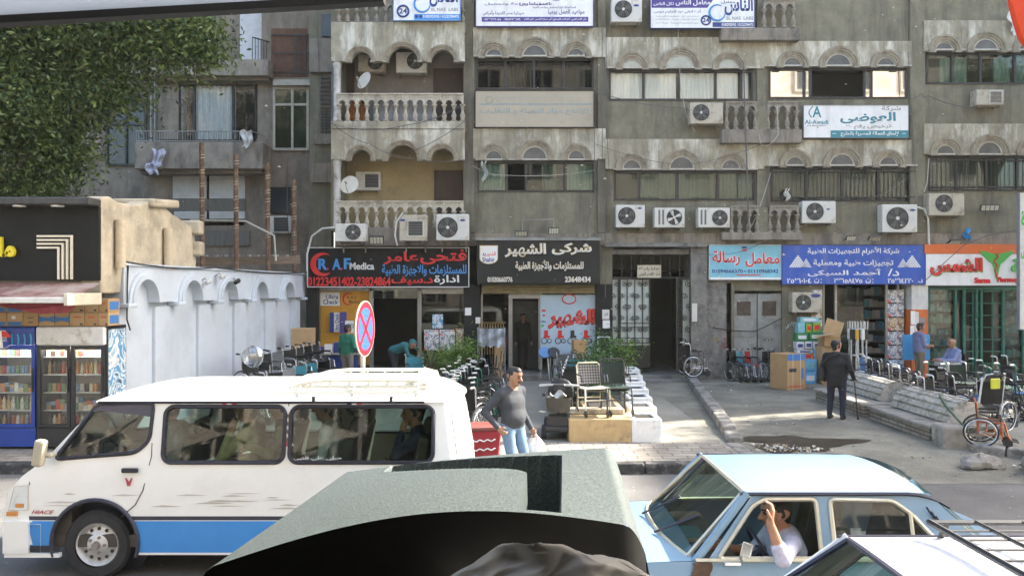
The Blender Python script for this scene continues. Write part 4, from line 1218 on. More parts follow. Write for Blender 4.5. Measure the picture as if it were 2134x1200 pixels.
m.build('header_stripes', mat('cyan_stripe', (.02, .3, .5), .4), f1)
f2, h2 = fridge('drinks_fridge', 'black double door drinks fridge with a worn white header', xb+.01, xc, M_fblk, 2, M_fwht, 12, M_fblk)
m = MB(); m.quad((xc+.004, 13.42, .5), (xc+.004, 14.02, .5), (xc+.004, 14.02, 2.15), (xc+.004, 13.42, 2.15))
def poster_mat(name, base, blobs, sc):
 if name in MATS: return MATS[name]
 m_ = bpy.data.materials.new(name); m_.use_nodes = True; nt = m_.node_tree; L = nt.links.new; b = nt.nodes['Principled BSDF']
 b.inputs['Roughness'].default_value = .5
 tc = nt.nodes.new('ShaderNodeTexCoord'); nz = nt.nodes.new('ShaderNodeTexNoise'); nz.inputs['Scale'].default_value = sc; nz.inputs['Detail'].default_value = 3
 nz.inputs['Distortion'].default_value = 1.2
 L(tc.outputs['Object'], nz.inputs['Vector'])
 rp = nt.nodes.new('ShaderNodeValToRGB'); rp.color_ramp.interpolation = 'CONSTANT'
 cs = [base] + blobs
 rp.color_ramp.elements[0].color = (*cs[0], 1); rp.color_ramp.elements[0].position = 0
 rp.color_ramp.elements[1].color = (*cs[-1], 1); rp.color_ramp.elements[1].position = .64
 for i, c in enumerate(cs[1:-1]):
  e = rp.color_ramp.elements.new(.4+.24*i/max(1, len(cs)-2)); e.color = (*c, 1)
 L(nz.outputs['Fac'], rp.inputs['Fac']); L(rp.outputs['Color'], b.inputs['Base Color'])
 MATS[name] = m_; return m_
m.build('side_poster', poster_mat('blue_side_poster', (.6, .68, .72), [(.1, .3, .5), (.7, .72, .72), (.35, .5, .6), (.03, .08, .16), (.65, .7, .72)], 2.6), f2)
# cartons on the fridges: two layers of eight
M_card = mat('cardboard', (0.42, 0.26, 0.12), .85, var=.1, scale=5)
M_card2 = mat('cardboard_pale', (0.46, 0.31, 0.16), .85, var=.1, scale=5)
M_cblue = mat('carton_blue_print', (0.05, 0.17, 0.4), .7, var=.1); M_cwht = mat('carton_white_print', (.7, .7, .68), .7); M_cred = mat('carton_red_print', (.55, .1, .04), .7); M_ink = mat('dark_ink', (.03, .03, .035), .7)
edges = [-30, 14, 48, 80, 113, 145, 176, 204, 250]
wordn = ['first', 'second', 'third', 'fourth', 'fifth', 'sixth', 'seventh', 'last']
for row, (yt, yb) in enumerate(((632, 663), (664, 691))):
 for i in range(8):
  Y = 13.32; x0, x1 = X_(edges[i], Y)+.004, X_(edges[i+1], Y)-.004
  if i == 7: x1 = X_(226, Y)
  za, zb = Z_(yb, Y)+.0, Z_(yt, Y)
  za = 2.212 if row == 1 else 2.212+.232; zb = za+.228
  lab = '%s cardboard carton from the left in the %s row on the fridges' % (wordn[i], ['upper', 'lower'][row])
  if (row, i) in ((0, 3), (1, 3), (1, 4)): lab = 'carton with a blue printed band, %s along the %s row on the fridges' % (wordn[i], ['upper', 'lower'][row])
  t = thing('cardboard_carton', lab, 'box', ((x0+x1)/2, Y, za), 'cartons stacked on the fridges')
  MB().box(x0, Y, za+.001, x1, Y+.38, zb).build('carton', M_card if (i+row) % 2 else M_card2, t, bevel=.006)
  m = MB(); w_ = x1-x0
  if (row, i) in ((0, 3), (1, 3), (1, 4)):
   m.prism([(x0+.005, za+.06), (x0+w_*.3, za+.085), (x0+w_*.7, za+.085), (x1-.005, za+.06), (x1-.005, za+.17), (x0+w_*.7, za+.145), (x0+w_*.3, za+.145), (x0+.005, za+.17)], Y-.003, Y-.001)
   m.build('printed_band', M_cblue, t)
  elif i < 2:
   m.box(x0+.02, Y-.003, za+.01, x1-.02, Y-.001, za+.075); m.build('printed_band', M_cblue, t)
   m = MB(); m.box(x0+.08, Y-.003, za+.12, x1-.12, Y-.001, za+.17); m.build('printed_mark', M_cwht, t)
  elif i >= 4:
   m.box(x0+w_*.25, Y-.003, za+.14, x1-w_*.2, Y-.001, za+.16); m.box(x0+w_*.1, Y-.003, za+.02, x0+w_*.2, Y-.001, za+.04); m.build('printed_mark', M_cred, t)
   m = MB(); m.box(x1-w_*.3, Y-.003, za+.02, x1-w_*.1, Y-.001, za+.045); m.build('printed_mark', M_ink, t)
   if i == 7:
    m = MB(); m.box(x1+.001, Y+.04, za+.04, x1+.003, Y+.34, za+.18); m.build('printed_band', M_cblue, t)
  else:
   m.box(x0+w_*.3, Y-.003, za+.13, x1-w_*.3, Y-.001, za+.15); m.box(x0+w_*.35, Y-.003, za+.05, x1-w_*.35, Y-.001, za+.08); m.build('printed_mark', M_shut, t)

# ---- the big tree on the left
TR = thing('tree', 'broad dark evergreen tree spreading over the kiosk roof', 'tree', (-13.5, 19.5, 0))
M_bark = mat('bark', (0.1, 0.075, 0.05), .95, var=.4, scale=8, bump=.6)
m = MB()
m.tube([(-13.5, 19.5, 0), (-13.4, 19.5, 3), (-13.2, 19.4, 5.2), (-12.8, 19.3, 7.5)], [.36, .3, .25, .16], 10)
for (pts, r) in (([(-13.3, 19.4, 4.6), (-11.6, 19.2, 6.6), (-9.4, 19.0, 8.2), (-7.6, 18.9, 8.7)], [.08, .06, .04, .02]), ([(-13.3, 19.4, 4), (-14.6, 18.8, 6), (-15.5, 18.5, 8)], [.17, .12, .06]),
     ([(-13.4, 19.5, 3.6), (-12.2, 18.8, 5.0), (-11.2, 18.4, 5.9)], [.14, .1, .05]), ([(-12.8, 19.3, 7.5), (-11.2, 19.0, 9.2), (-9.5, 18.9, 9.8)], [.15, .1, .05]), ([(-12.9, 19.3, 7), (-13.6, 19.6, 9.5)], [.13, .06])):
 m.tube(pts, r, 7)
m.build('trunk', M_bark, TR, smooth=50)
def leaf_mat(name, c1, c2):
 m_ = bpy.data.materials.new(name); m_.use_nodes = True; nt = m_.node_tree; L = nt.links.new; b = nt.nodes['Principled BSDF']
 b.inputs['Roughness'].default_value = .5
 g_ = nt.nodes.new('ShaderNodeNewGeometry'); rp = nt.nodes.new('ShaderNodeValToRGB')
 rp.color_ramp.elements[0].color = (*c1, 1); rp.color_ramp.elements[1].color = (*c2, 1)
 L(g_.outputs['Random Per Island'], rp.inputs['Fac']); L(rp.outputs['Color'], b.inputs['Base Color'])
 tr_ = nt.nodes.new('ShaderNodeBsdfTranslucent'); L(rp.outputs['Color'], tr_.inputs['Color'])
 mx = nt.nodes.new('ShaderNodeMixShader'); mx.inputs[0].default_value = .3
 o_ = nt.nodes['Material Output']; L(b.outputs[0], mx.inputs[1]); L(tr_.outputs[0], mx.inputs[2]); L(mx.outputs[0], o_.inputs['Surface'])
 MATS[name] = m_; return m_
M_leaf = leaf_mat('tree_leaves', (0.016, 0.05, 0.011), (0.19, 0.24, 0.065))
def leaves(blobs, n, size, seed, mb=None, droop=.3, up=False):
 """n leaf-sized faces spread in clumps through the blobs [(centre, radii, weight)]"""
 q = np.random.RandomState(seed); mb = mb or MB()
 wts = np.array([b[2] for b in blobs], float); wts /= wts.sum()
 V = []
 for bi, b in enumerate(blobs):
  k = int(n*wts[bi]); nc = max(4, k//26)
  d = q.normal(size=(nc, 3)); d /= np.linalg.norm(d, axis=1)[:, None]
  cc = np.array(b[0]) + d*np.array(b[1])*(q.uniform(.35, 1.05, (nc, 1)))
  cs = size*q.uniform(1.6, 4.2, nc); ci = q.randint(0, nc, k)
  pos = cc[ci] + q.normal(size=(k, 3))*cs[ci][:, None]*.7
  a = q.uniform(0, 2*PI, k); tl = q.uniform(-.9, .5, k) - droop
  dx = np.stack([np.cos(a)*np.cos(tl), np.sin(a)*np.cos(tl), np.sin(tl)], 1)
  sd_ = np.cross(dx, q.normal(size=(k, 3))); sd_ /= np.linalg.norm(sd_, axis=1)[:, None]+1e-9
  l = size*q.uniform(.55, 1.6, (k, 1)); w_ = sd_*l*.19; dl = dx*l
  V.append(np.stack([pos, pos+dl*.45+w_, pos+dl, pos+dl*.45-w_], 1).reshape(-1, 3))
 V = np.concatenate(V); F = np.arange(len(V)).reshape(-1, 4).tolist(); V = V.tolist()
 mb.add(V, F); return mb
blobs = [((-9.6, 18.7, 7.5), (1.3, .7, .8), 1.0), ((-10.6, 18.9, 6.2), (.9, .7, .8), .7), ((-11.6, 18.2, 7.2), (1.6, .8, .9), 1.6), ((-13.2, 19.8, 8.0), (3.4, 1.2, 1.6), 4), ((-15.0, 20, 5.4), (2.2, 1, 1.8), 2.2), ((-14.5, 18.6, 8.2), (2.6, 1.5, 1.5), 3.2), ((-11.8, 18.6, 8.9), (2.2, 1.5, 1.15), 3), ((-9.6, 18.6, 9.1), (1.7, 1.2, 1.0), 2.2), ((-8.0, 18.5, 8.8), (1.0, .9, .95), 1.4), ((-7.2, 18.5, 8.5), (.55, .6, .5), .5),
   ((-13.5, 18.2, 5.7), (1.75, 1.3, 1.3), 3.2), ((-12.0, 18.9, 5.0), (1.5, 1.1, .9), 1.6), ((-12.6, 19.4, 7.2), (1.6, 1.2, .8), 1.5), ((-11.3, 19.2, 6.0), (.7, .8, .7), .7), ((-15.5, 18.5, 6.8), (1.8, 1.4, 1.8), 2), ((-11.0, 19.5, 10.4), (4, 1.6, .9), 2)]
leaves(blobs, 150000, .115, 5).build('crown', M_leaf, TR, recalc=False)

# a tree added out of view on the right, put there to shade the lot
TR_SHADE = thing('tree', 'tree added out of view on the right to shade the lot', 'tree', (16.9, 19.4, 0))
m = MB(); m.tube([(16.9, 19.4, 0), (16.85, 19.4, 3.5), (17, 19.3, 7), (16.8, 19.3, 9.5)], [.26, .22, .16, .06], 9)
for q_ in ((15.8, 19.2, 9), (18, 19.5, 9.3), (16.9, 18.6, 9.6), (16.5, 20, 9)): m.tube([(16.95, 19.3, 6.6), (q_[0]*.6+6.8, q_[1], 8), q_], [.1, .07, .03], 6)
m.build('trunk', M_bark, TR_SHADE, smooth=50)
leaves([((16.9, 19.4, 9.4), (1.7, 1.5, 1.15), 3), ((18.2, 20.0, 9.2), (1.3, 1.1, 1), 1)], 15000, .16, 15).build('crown', M_leaf, TR_SHADE, recalc=False)

# ---------------------------------------------------------------- signs and their writing
K_WH = mat('sign_white', (0.78, 0.78, 0.76), .45, var=.05, scale=3)
K_WD = mat('dirty_white', (0.66, 0.65, 0.6), .6, var=.12, scale=3, dirt=(.5, .48, .42), dirt_amt=.35, dirt_scale=2)
K_BK = mat('sign_black', (0.013, 0.013, 0.014), .6, var=.3, scale=2, spec=.2)
K_RED = mat('sign_red', (0.62, 0.02, 0.025), .4, var=.06)
K_BLU = mat('sign_blue', (0.015, 0.085, 0.42), .4, var=.08, scale=2)
K_SKY = mat('sign_light_blue', (0.2, 0.5, 0.62), .45, var=.12, scale=2)
K_CY = mat('sign_mid_blue', (0.05, 0.26, 0.62), .4, var=.06)
K_NV = mat('sign_navy', (0.02, 0.045, 0.2), .4, var=.06)
K_PU = mat('sign_purple', (0.075, 0.05, 0.25), .4, var=.06)
K_TL = mat('sign_teal', (0.035, 0.22, 0.27), .45, var=.06)
K_OR = mat('sign_orange', (0.66, 0.14, 0.03), .45, var=.06)
K_GR = mat('sign_green', (0.08, 0.4, 0.07), .4, var=.06)
K_GOLD = mat('gilt_edge', (0.62, 0.5, 0.24), .35, metal=.3, var=.1)
K_LGT = mat('pale_letter_face', (0.68, 0.68, 0.66), .4, var=.04)
K_GY = mat('grey_ink', (0.25, 0.26, 0.27), .6)
K_FADE = mat('faded_teal_ink', (0.26, 0.32, 0.31), .7, var=.15)

for m_ in (K_WH, K_BLU, K_SKY, K_BK, K_WD): grime(m_, (.3, .28, .23) if m_ is not K_BK else (.07, .065, .055), .35, 1.6, (2, 2, .6))
def sign(label, x0, y0, x1, y1, Y, thick, face, edge=None, border=0, name='shop_sign', cat='sign', group=None):
 a = P(x0, y1, Y); b_ = P(x1, y0, Y)
 t = thing(name, label, cat, ((a.x+b_.x)/2, Y, a.z), group)
 MB().box(a.x, Y, a.z, b_.x, Y+thick, b_.z).build('board', face, t, bevel=.006)
 if edge:
  m = MB(); w = border
  m.box(a.x-w, Y-.02, a.z-w, b_.x+w, Y+thick, a.z-.002); m.box(a.x-w, Y-.02, b_.z+.002, b_.x+w, Y+thick, b_.z+w)
  m.box(a.x-w, Y-.02, a.z, a.x-.002, Y+thick, b_.z); m.box(b_.x+.002, Y-.02, a.z, b_.x+w, Y+thick, b_.z)
  m.build('frame', edge, t)
 return t
def flat(t, name, m_, Y, *boxes):
 m = MB()
 for b_ in boxes: pbox(m, *b_, Y, Y+.0022)
 return m.build(name, m_, t)
def write(t, m_, Y, items, ext=0.0, bold=.014, name='lettering'):
 m = MB()
 for body, box in items:
  (ar if any(c in _AR for c in body) else letters)(m, body, box, Y, bold=bold, ext=ext)
 return m.build(name, m_, t)

# 1 black and red sign
Y = YF-.32
t = sign('black shop sign with red crescent, red phone numbers and R.A.F Medica lettering', 642, 517, 976, 597, Y, .2, K_BK, K_WH, .022)
Yl = Y-.004
m = MB()
cx, cz, R = X_(672, Y), Z_(551, Y), .345
o_ = [(cx+R*math.cos(a), cz+R*math.sin(a)) for a in [rad(52)+rad(256)*i/30 for i in range(31)]]
i_ = [(cx+.1+R*.8*math.cos(a), cz+.01+R*.8*math.sin(a)) for a in [rad(302)-rad(244)*i/30 for i in range(31)]]
vs = [(x, Yl-.05, z) for x, z in o_] + [(x, Yl-.05, z) for x, z in i_[::-1]]
m.add(vs, [(k, k+1, 31+k+1, 31+k) for k in range(30)])
m.add([(x, Yl, z) for x, z in o_] + [(x, Yl-.05, z) for x, z in o_], [(k, k+1, 31+k+1, 31+k) for k in range(30)])
m.build('crescent', K_RED, t)
write(t, K_CY, Yl, [('R', (664, 539, 682, 562)), ('A', (693, 539, 710, 562)), ('F', (717, 538, 731, 561))], ext=.02, bold=.03)
write(t, K_RED, Yl, [('.', (681, 558, 685, 563)), ('.', (710, 558, 714, 563)), ('فتحى', (876, 520, 972, 551)), ('عامر', (800, 524, 872, 551)), ('01223451402-23824864', (642, 577, 814, 596)), ('د.سيف', (816, 576, 902, 594))], ext=.02, bold=.022)
write(t, K_LGT, Yl, [('Medica', (729, 547, 780, 562)), ('ادارة', (905, 573, 957, 593))], ext=.015, bold=.025)
write(t, K_CY, Yl, [('للمستلزمات والاجهزة الطبية', (796, 551, 972, 576))], ext=.01, bold=.02)

# 2 black sign with gilt letters
Y = YF-.5
t = sign('black shop sign with pale gilt edged Arabic letters and a white shield', 994, 502, 1250, 592, Y, .42, mat('sign_black_gloss', (0.017, 0.019, 0.018), .5, var=.3, scale=1.5, spec=.3))
m = MB(); pbox(m, 990, 495, 1252, 501, Y-.04, Y+.44); m.build('top_cap', M_gdoor, t)
Yl = Y-.004
items = [('شركى', (1150, 506, 1233, 531)), ('الشهير', (1052, 507, 1138, 536)), ('للمستلزمات والأجهزة الطبية', (1074, 542, 1216, 565)), ('01030660776', (1016, 577, 1068, 588)), ('23648434', (1177, 576, 1231, 588))]
write(t, K_GOLD, Yl, items, ext=.02, bold=.045, name='gilt_edging'); write(t, K_LGT, Yl-.042, items, ext=.006, bold=.012)
def shield(k, Yk, m_, nm):
 a = P(1001-k, 549, Yk); b_ = P(1036+k, 513-k, Yk); r = (b_.x-a.x)/2
 pts = [(a.x, b_.z), (a.x, a.z+.15)] + [((a.x+b_.x)/2+r*math.cos(PI+PI*i/14), a.z+.15+r*.62*math.sin(PI+PI*i/14)) for i in range(1, 14)] + [(b_.x, a.z+.15), (b_.x, b_.z)]
 MB().prism(pts, Yk, Yk+.03).build(nm, m_, t)
shield(1.6, Yl-.03, K_GOLD, 'shield_rim'); shield(0, Yl-.036, K_WH, 'shield')
write(t, K_RED, Yl-.04, [('الشهير', (1013, 524, 1033, 535))], bold=.02); write(t, K_NV, Yl-.04, [('Shahir', (1005, 536, 1031, 546)), ('Al', (1005, 527, 1012, 534))], bold=.02)

# 3 light blue laboratory sign
Y = YF-.18
t = sign('light blue laboratory sign with red Arabic words and two phone numbers', 1479, 511, 1627, 582, Y, .1, K_SKY, K_WH, .012)
write(t, K_WH, Y-.003, [('معامل', (1554, 527, 1624, 556)), ('رسالة', (1485, 523, 1542, 554))], bold=.06, name='letter_outline')
write(t, K_RED, Y-.007, [('معامل', (1554, 527, 1624, 556)), ('رسالة', (1485, 523, 1542, 554))], bold=.022)
write(t, K_NV, Y-.004, [('01094666370', (1484, 561, 1548, 569)), ('-', (1550, 564, 1555, 566)), ('01110968342', (1558, 561, 1622, 569))], bold=.025)
flat(t, 'bottom_line', K_WH, Y-.003, (1479, 578, 1627, 582)); flat(t, 'bottom_text', K_RED, Y-.006, (1535, 572, 1585, 574))
flat(t, 'emblem', K_NV, Y-.005, (1546, 514, 1556, 518)); flat(t, 'emblem_mark', K_RED, Y-.005, (1547, 519, 1556, 524))

# 4 blue medical supplies sign
Y = YF-.2
t = sign('wide royal blue medical supplies sign with white writing and two pyramids', 1630, 511, 1928, 592, Y, .12, K_BLU, K_NV, .012)
write(t, K_WH, Y-.004, [('شركة الأهرام للتجهيزات الطبية', (1683, 515, 1874, 533)), ('تجهيزات طبية ومعملية', (1695, 541, 1862, 556)), ('أحمد السبكى', (1683, 560, 1838, 576)), ('د/', (1850, 560, 1874, 575)),
  ('٢٥٣١٠١٠٤', (1640, 578, 1691, 590)), (': ت', (1697, 580, 1712, 590)), ('٢٣٦٥٨٤٧٥', (1738, 578, 1797, 590)), (': ت', (1804, 580, 1820, 590)), ('٢٥٣١٤٢٢٠', (1850, 578, 1903, 590)), ('ف', (1914, 581, 1923, 589))], bold=.022)
m = MB()
def pyr(cx, base, half, h):
 for k in range(7):
  w0 = half*(1-k/7); y0 = base-h*k/7
  n = max(1, 7-k)
  for j in range(n):
   xa = cx-w0+2*w0*j/n; pbox(m, xa+.35, y0-h/7+.6, xa+2*w0/n-.35, y0, Y-.0045, Y-.0025)
pyr(1663, 557, 18, 25); pyr(1680, 557, 11, 18); pyr(1901, 557, 18, 25); pyr(1882, 557, 11, 18)
m.build('pyramid_emblem', K_WH, t)

# 5 pharmacy sign
Y = YF-.22
t = sign('white pharmacy sign with an orange top edge, red letters and a green winged emblem', 1929, 529, 2230, 595, Y, .14, K_WH)
m = MB(); pbox(m, 1927, 509, 2230, 528.5, Y-.02, Y+.16); m.build('orange_edge', K_OR, t, bevel=.008)
SH = [('الشمس', (1938, 537, 2046, 574))]
write(t, K_GR, Y-.004, [('الشمس', (1941, 539, 2049, 576))], bold=.05, name='letter_shadow'); write(t, K_RED, Y-.01, SH, ext=.02, bold=.04)
write(t, K_GR, Y-.004, [('صيدلية', (2107, 539, 2228, 577))], ext=.02, bold=.05)
write(t, K_RED, Y-.004, [('Pharmacy', (2078, 577, 2122, 591)), ('Sama', (2030, 578, 2064, 590))], ext=.01, bold=.05)
m = MB()
for sg in (-1, 1):
 q = []
 for (u, v) in ((0, 530), (36, 522), (30, 531), (22, 538), (15, 545), (8, 550), (5, 560), (2, 576), (0, 582)): 
  p = P(2076+sg*u, v, Y); q.append((p.x, p.z))
 m.prism(q if sg > 0 else q[::-1], Y-.035, Y-.003)
m.build('winged_emblem', K_GR, t)
m = MB(); pts = [P(2076+5*math.sin(i*.8)*(1-i/22), 530+i*2.5, Y-.045) for i in range(20)]; m.tube(pts, .02, 6); m.build('emblem_serpent', K_RED, t)
t = sign('tall narrow white sign standing out from the pharmacy front at the frame edge', 2125, 402, 2175, 686, YF-1.3, .12, K_WD, K_GY, .015, name='projecting_sign')
write(t, K_GR, YF-1.304, [('ة', (2128, 440, 2138, 470)), ('ص', (2128, 520, 2140, 540))], bold=.04)

# 6 number plate over the doorway
Y = YF-.12
t = sign('small cream plate with dark Arabic address writing over the iron gates', 1328, 552, 1378, 579, Y, .03, mat('cream_plate', (.5, .45, .33), .6, var=.12), M_frame, .01, name='address_plate')
write(t, M_ink, Y-.004, [('عمارة رقم ٥٩', (1331, 556, 1375, 565)), ('شارع القصر العيني', (1331, 567, 1376, 577))], bold=.02)

# 7 boards on the upper floors
Y = YF-.3
t = sign('white employment office board with a teal strip and teal Arabic name', 1675, 220, 1893, 287, Y, .08, K_WH, K_GY, .01)
write(t, K_TL, Y-.004, [('العوضى', (1751, 234, 1867, 258))], bold=.03); write(t, K_GY, Y-.004, [('شركة', (1837, 221, 1877, 233)), ('ترخيص رقم', (1780, 259, 1857, 270)), ('٣٠', (1763, 260, 1774, 267)), ('FOR EMPLOYMENT', (1682, 261, 1721, 263.5))], bold=.022)
write(t, K_TL, Y-.004, [('Al-Awadi', (1677, 250, 1726, 259)), ('A', (1693, 222, 1712, 245))], bold=.02)
m = MB(); m.tube([P(1694+8*math.sin(i/12*PI*.9+PI), 222+23*i/12, Y-.006) for i in range(13)], .016, 5); m.build('emblem', K_TL, t)
flat(t, 'strip', K_TL, Y-.003, (1731, 272, 1893, 287)); write(t, K_WH, Y-.006, [('لإلحاق العمالة المصرية بالخارج', (1752, 274, 1873, 285)), ('-', (1735, 278, 1743, 279)), ('-', (1880, 278, 1888, 279))], bold=.02)
Y = YF-.22
t = sign('faded beige board with ghostly teal Arabic lettering under the smoked windows', 991, 190, 1237, 265, Y, .12, mat('faded_board', (0.42, 0.37, 0.28), .7, var=.1, scale=2, dirt=(.36, .31, .235), dirt_amt=.4, dirt_scale=1), M_frame, .02)
write(t, K_FADE, Y-.004, [('للإنتاج مواد التعبئة و التغليف', (1001, 225, 1226, 241))], bold=.02)
write(t, mat('ghost_ink', (.38, .35, .28), .7), Y-.004, [('شركة ترست بريستيج', (1032, 197, 1182, 211))], bold=.018)
flat(t, 'ruled_line', K_FADE, Y-.004, (1000, 216, 1236, 219))
m = MB(); p = P(1020, 208, Y-.004); m.tube([(p.x+.1*math.cos(a), p.y, p.z+.1*math.sin(a)) for a in [2*PI*i/16 for i in range(16)]], .012, 4, closed=True); m.build('emblem', mat('ghost_ink', (.38, .35, .28), .7), t)
Y = YF-.3
t = sign('white clinic board with a purple strip above the smoked windows', 992, -60, 1236, 55, Y, .1, K_WH, K_PU, .016)
flat(t, 'strip', K_PU, Y-.004, (1004, 36, 1226, 46)); write(t, K_WH, Y-.007, [('شارع القصر العيني - أمام القصر الفرنساوي أعلى صيدلية الشمس - الدور الثالث', (1092, 37, 1222, 44)), ('٠١١٢٣٢٢٩٠٥٥', (1008, 38, 1044, 43)), ('٠١١١٨٢٢٣٨١١', (1050, 38, 1084, 43))], bold=.02)
write(t, K_PU, Y-.004, [('دكتوراه جراحة وتجميل', (1010, 6, 1150, 12)), ('استشارى', (1082, 5, 1146, 13)), ('قسم المسالك البولية بمستشفى مبرة مصر القديمة', (1110, 13, 1200, 20)), ('صيدلية مصر القديمة وأمراض', (1006, 22, 1092, 33)), ('مواعيد العمل يوميا', (1142, 20, 1218, 32)), ('علاج وتشخيص', (1026, -14, 1200, 2))], bold=.016)
Y = YB-.15
t = sign('white laboratory board with a blue ring emblem on the left balcony rail', 820, -60, 959, 43, Y, .05, K_WH, K_CY, .012)
def lab(t, Y, ox, sx, y0):
 m = MB(); p = P(ox+59*sx, y0+1, Y-.004); r = .23*sx
 pts = [(p.x+r*math.cos(a), Y-.006, p.z+r*math.sin(a)) for a in [rad(60)+rad(300)*i/24 for i in range(25)]]
 m.tube(pts, [.014+.022*math.sin(PI*i/24) for i in range(25)], 5); m.build('ring_emblem', K_CY, t)
 write(t, K_NV, Y-.004, [('الناس', (ox+74*sx, y0-34*sx, ox+133*sx, y0+7*sx))], bold=.03)
 write(t, K_GY, Y-.004, [('EL NAS  LABS', (ox+78*sx, y0+9*sx, ox+134*sx, y0+16*sx))], bold=.016)
lab(t, Y, 821, 1.0, 8)
flat(t, 'phone_strip', K_CY, Y-.003, (863, 30, 959, 42)); write(t, K_WH, Y-.006, [('01002925955 / 01222784475', (881, 32, 956, 38))], bold=.02)
m = MB(); p = P(840, 24, Y-.005); m.tube([(p.x+.16*math.cos(a), p.y, p.z+.16*math.sin(a)) for a in [2*PI*i/22 for i in range(22)]], .03, 5, closed=True)
for u in (868, 877): q = P(u, 35, Y-.005); m.cyl((q.x, q.y-.002, q.z), (q.x, q.y+.001, q.z), .05, n=12)
letters(m, '24', (832, 18, 848, 29), Y-.005, bold=.03); m.build('round_badge', K_NV, t)
Y = YF-.35
t = sign('white laboratory board with a purple band above the white blinds', 1356, -60, 1572, 59, Y, .1, K_WH, K_NV, .012)
m = MB(); q = [P(1358, 17, Y-.004), P(1474, 17, Y-.004), P(1488, -2, Y-.004), P(1500, -58, Y-.004), P(1358, -58, Y-.004)]
m.prism([(v.x, v.z) for v in q], Y-.004, Y-.001); m.build('purple_band', K_PU, t)
write(t, K_WH, Y-.007, [('معامل الناس', (1408, 0, 1480, 13)), ('لكل الناس', (1362, 5, 1404, 13))], bold=.022)
write(t, K_NV, Y-.004, [('أ.د / أمانى عبد الحكيم موسى', (1362, 21, 1461, 29)), ('معامل', (1503, 2, 1532, 9))], bold=.02)
write(t, K_FADE, Y-.004, [('استشارى أول باثولوجيا إكلينيكية', (1366, 32, 1456, 37)), ('دكتوراه علوم الطب والدواء - جامعة القاهرة', (1366, 39, 1456, 44)), ('زميل الباثولوجيا الإكلينيكية - جامعة الأزهر', (1366, 46, 1456, 51))], bold=.016)
lab(t, Y, 1436, 1.0, 26)
flat(t, 'phone_strip', K_NV, Y-.003, (1485, 47, 1571, 57)); write(t, K_WH, Y-.006, [('01002925955 / 01222784475', (1504, 49, 1569, 55))], bold=.02)
m = MB(); p = P(1471, 43, Y-.005); m.tube([(p.x+.13*math.cos(a), p.y, p.z+.13*math.sin(a)) for a in [2*PI*i/22 for i in range(22)]], .025, 5, closed=True)
letters(m, '24', (1464, 38, 1478, 47), Y-.005, bold=.03); m.build('round_badge', K_NV, t)

# small papers and posters around the shops
def poster(label, x0, y0, x1, y1, Y, m_, items=(), ink=None, name='poster', group=None):
 t = sign(label, x0, y0, x1, y1, Y, .008, m_, name=name, cat='poster', group=group)
 if items: write(t, ink or M_ink, Y-.003, items, bold=.02)
 return t
PB = [poster_mat('poster_%d' % k, b0, bl, sc) for k, (b0, bl, sc) in enumerate((
 ((.7, .7, .68), [(.2, .22, .3), (.7, .69, .66), (.55, .12, .1), (.68, .68, .66)], 4.2), ((.66, .7, .72), [(.1, .3, .5), (.7, .72, .72), (.05, .14, .3), (.6, .66, .7)], 3.6),
 ((.62, .5, .3), [(.3, .18, .1), (.66, .6, .5), (.4, .08, .06), (.6, .55, .4)], 4.0), ((.3, .45, .52), [(.06, .14, .2), (.5, .58, .6), (.2, .32, .4), (.6, .62, .6)], 4.6)))]
YO = YF+.22
poster('white poster reading Ultra Check on the amber shop wall', 667, 609, 708, 637, YO, K_WH, [('Ultra', (679, 614, 705, 623)), ('Check', (673, 624, 705, 634))], K_NV)
t = poster('amber poster with a small red crescent beside the Ultra Check poster', 710, 607, 752, 640, YO, mat('amber_poster', (.6, .3, .03), .6))
m = MB(); p = P(727, 623, YO-.006); m.tube([(p.x+.17*math.cos(a), p.y, p.z+.17*math.sin(a)) for a in [rad(50)+rad(260)*i/20 for i in range(21)]], [.008+.022*math.sin(PI*i/20) for i in range(21)], 5); m.build('crescent', K_RED, t)
write(t, mat('brown_ink', (.16, .08, .02), .7), YO-.004, [('R.A.F', (723, 617, 743, 622)), ('Medica', (727, 625, 750, 632))], bold=.02)
Y = YF+.12
t = poster('tall blue box front reading Ultra Check on its side in the first shop', 687, 651, 707, 692, Y, K_WD)
vs, fs, asp = text_shape('Ultra Check', .02); a = P(698, 691, Y-.004); b_ = P(706, 654, Y-.004)
MB().add([(b_.x-v[1]*(b_.x-a.x), Y-.004, a.z+v[0]*(b_.z-a.z)) for v in vs], fs).build('lettering', K_NV, t)
flat(t, 'blue_band', K_NV, Y-.003, (687, 651, 696, 692))
poster('navy and purple product box front behind the tall Ultra Check box', 709, 650, 722, 694, Y, poster_mat('purple_box', (.05, .06, .25), [(.1, .05, .3), (.05, .06, .25), (.4, .05, .12), (.3, .35, .5)], 5))
poster('white box front with a grey digital readout in the first shop', 719, 668, 737, 694, Y-.05, K_WH, [('00', (723, 674, 737, 684))], K_GY)
Y = YF+.10
poster('pale blue square poster taped high in the display glass of the first shop', 901, 655, 923, 684, Y, PB[1])
poster('white poster with a red product, lower left in the display glass of the first shop', 884, 687, 914, 730, Y, PB[0])
poster('white poster with a dark head, lower right in the display glass of the first shop', 916, 687, 948, 730, Y, PB[0])
poster('orange and blue poster at the right end of the first shop glass', 950, 684, 966, 728, Y, PB[2])
poster('small white notice on the black pier between the two left shops', 969, 641, 982, 657, YF-.11, K_WH, name='notice'); poster('small pale notice on the left black pier of the second shop', 991, 661, 1001, 674, YF-.11, K_WD, name='notice')
poster('framed cream notice on the black pier beside the iron gates', 1255, 645, 1270, 665, YF-.112, K_WD, [('شارع', (1258, 650, 1267, 660))], name='notice')
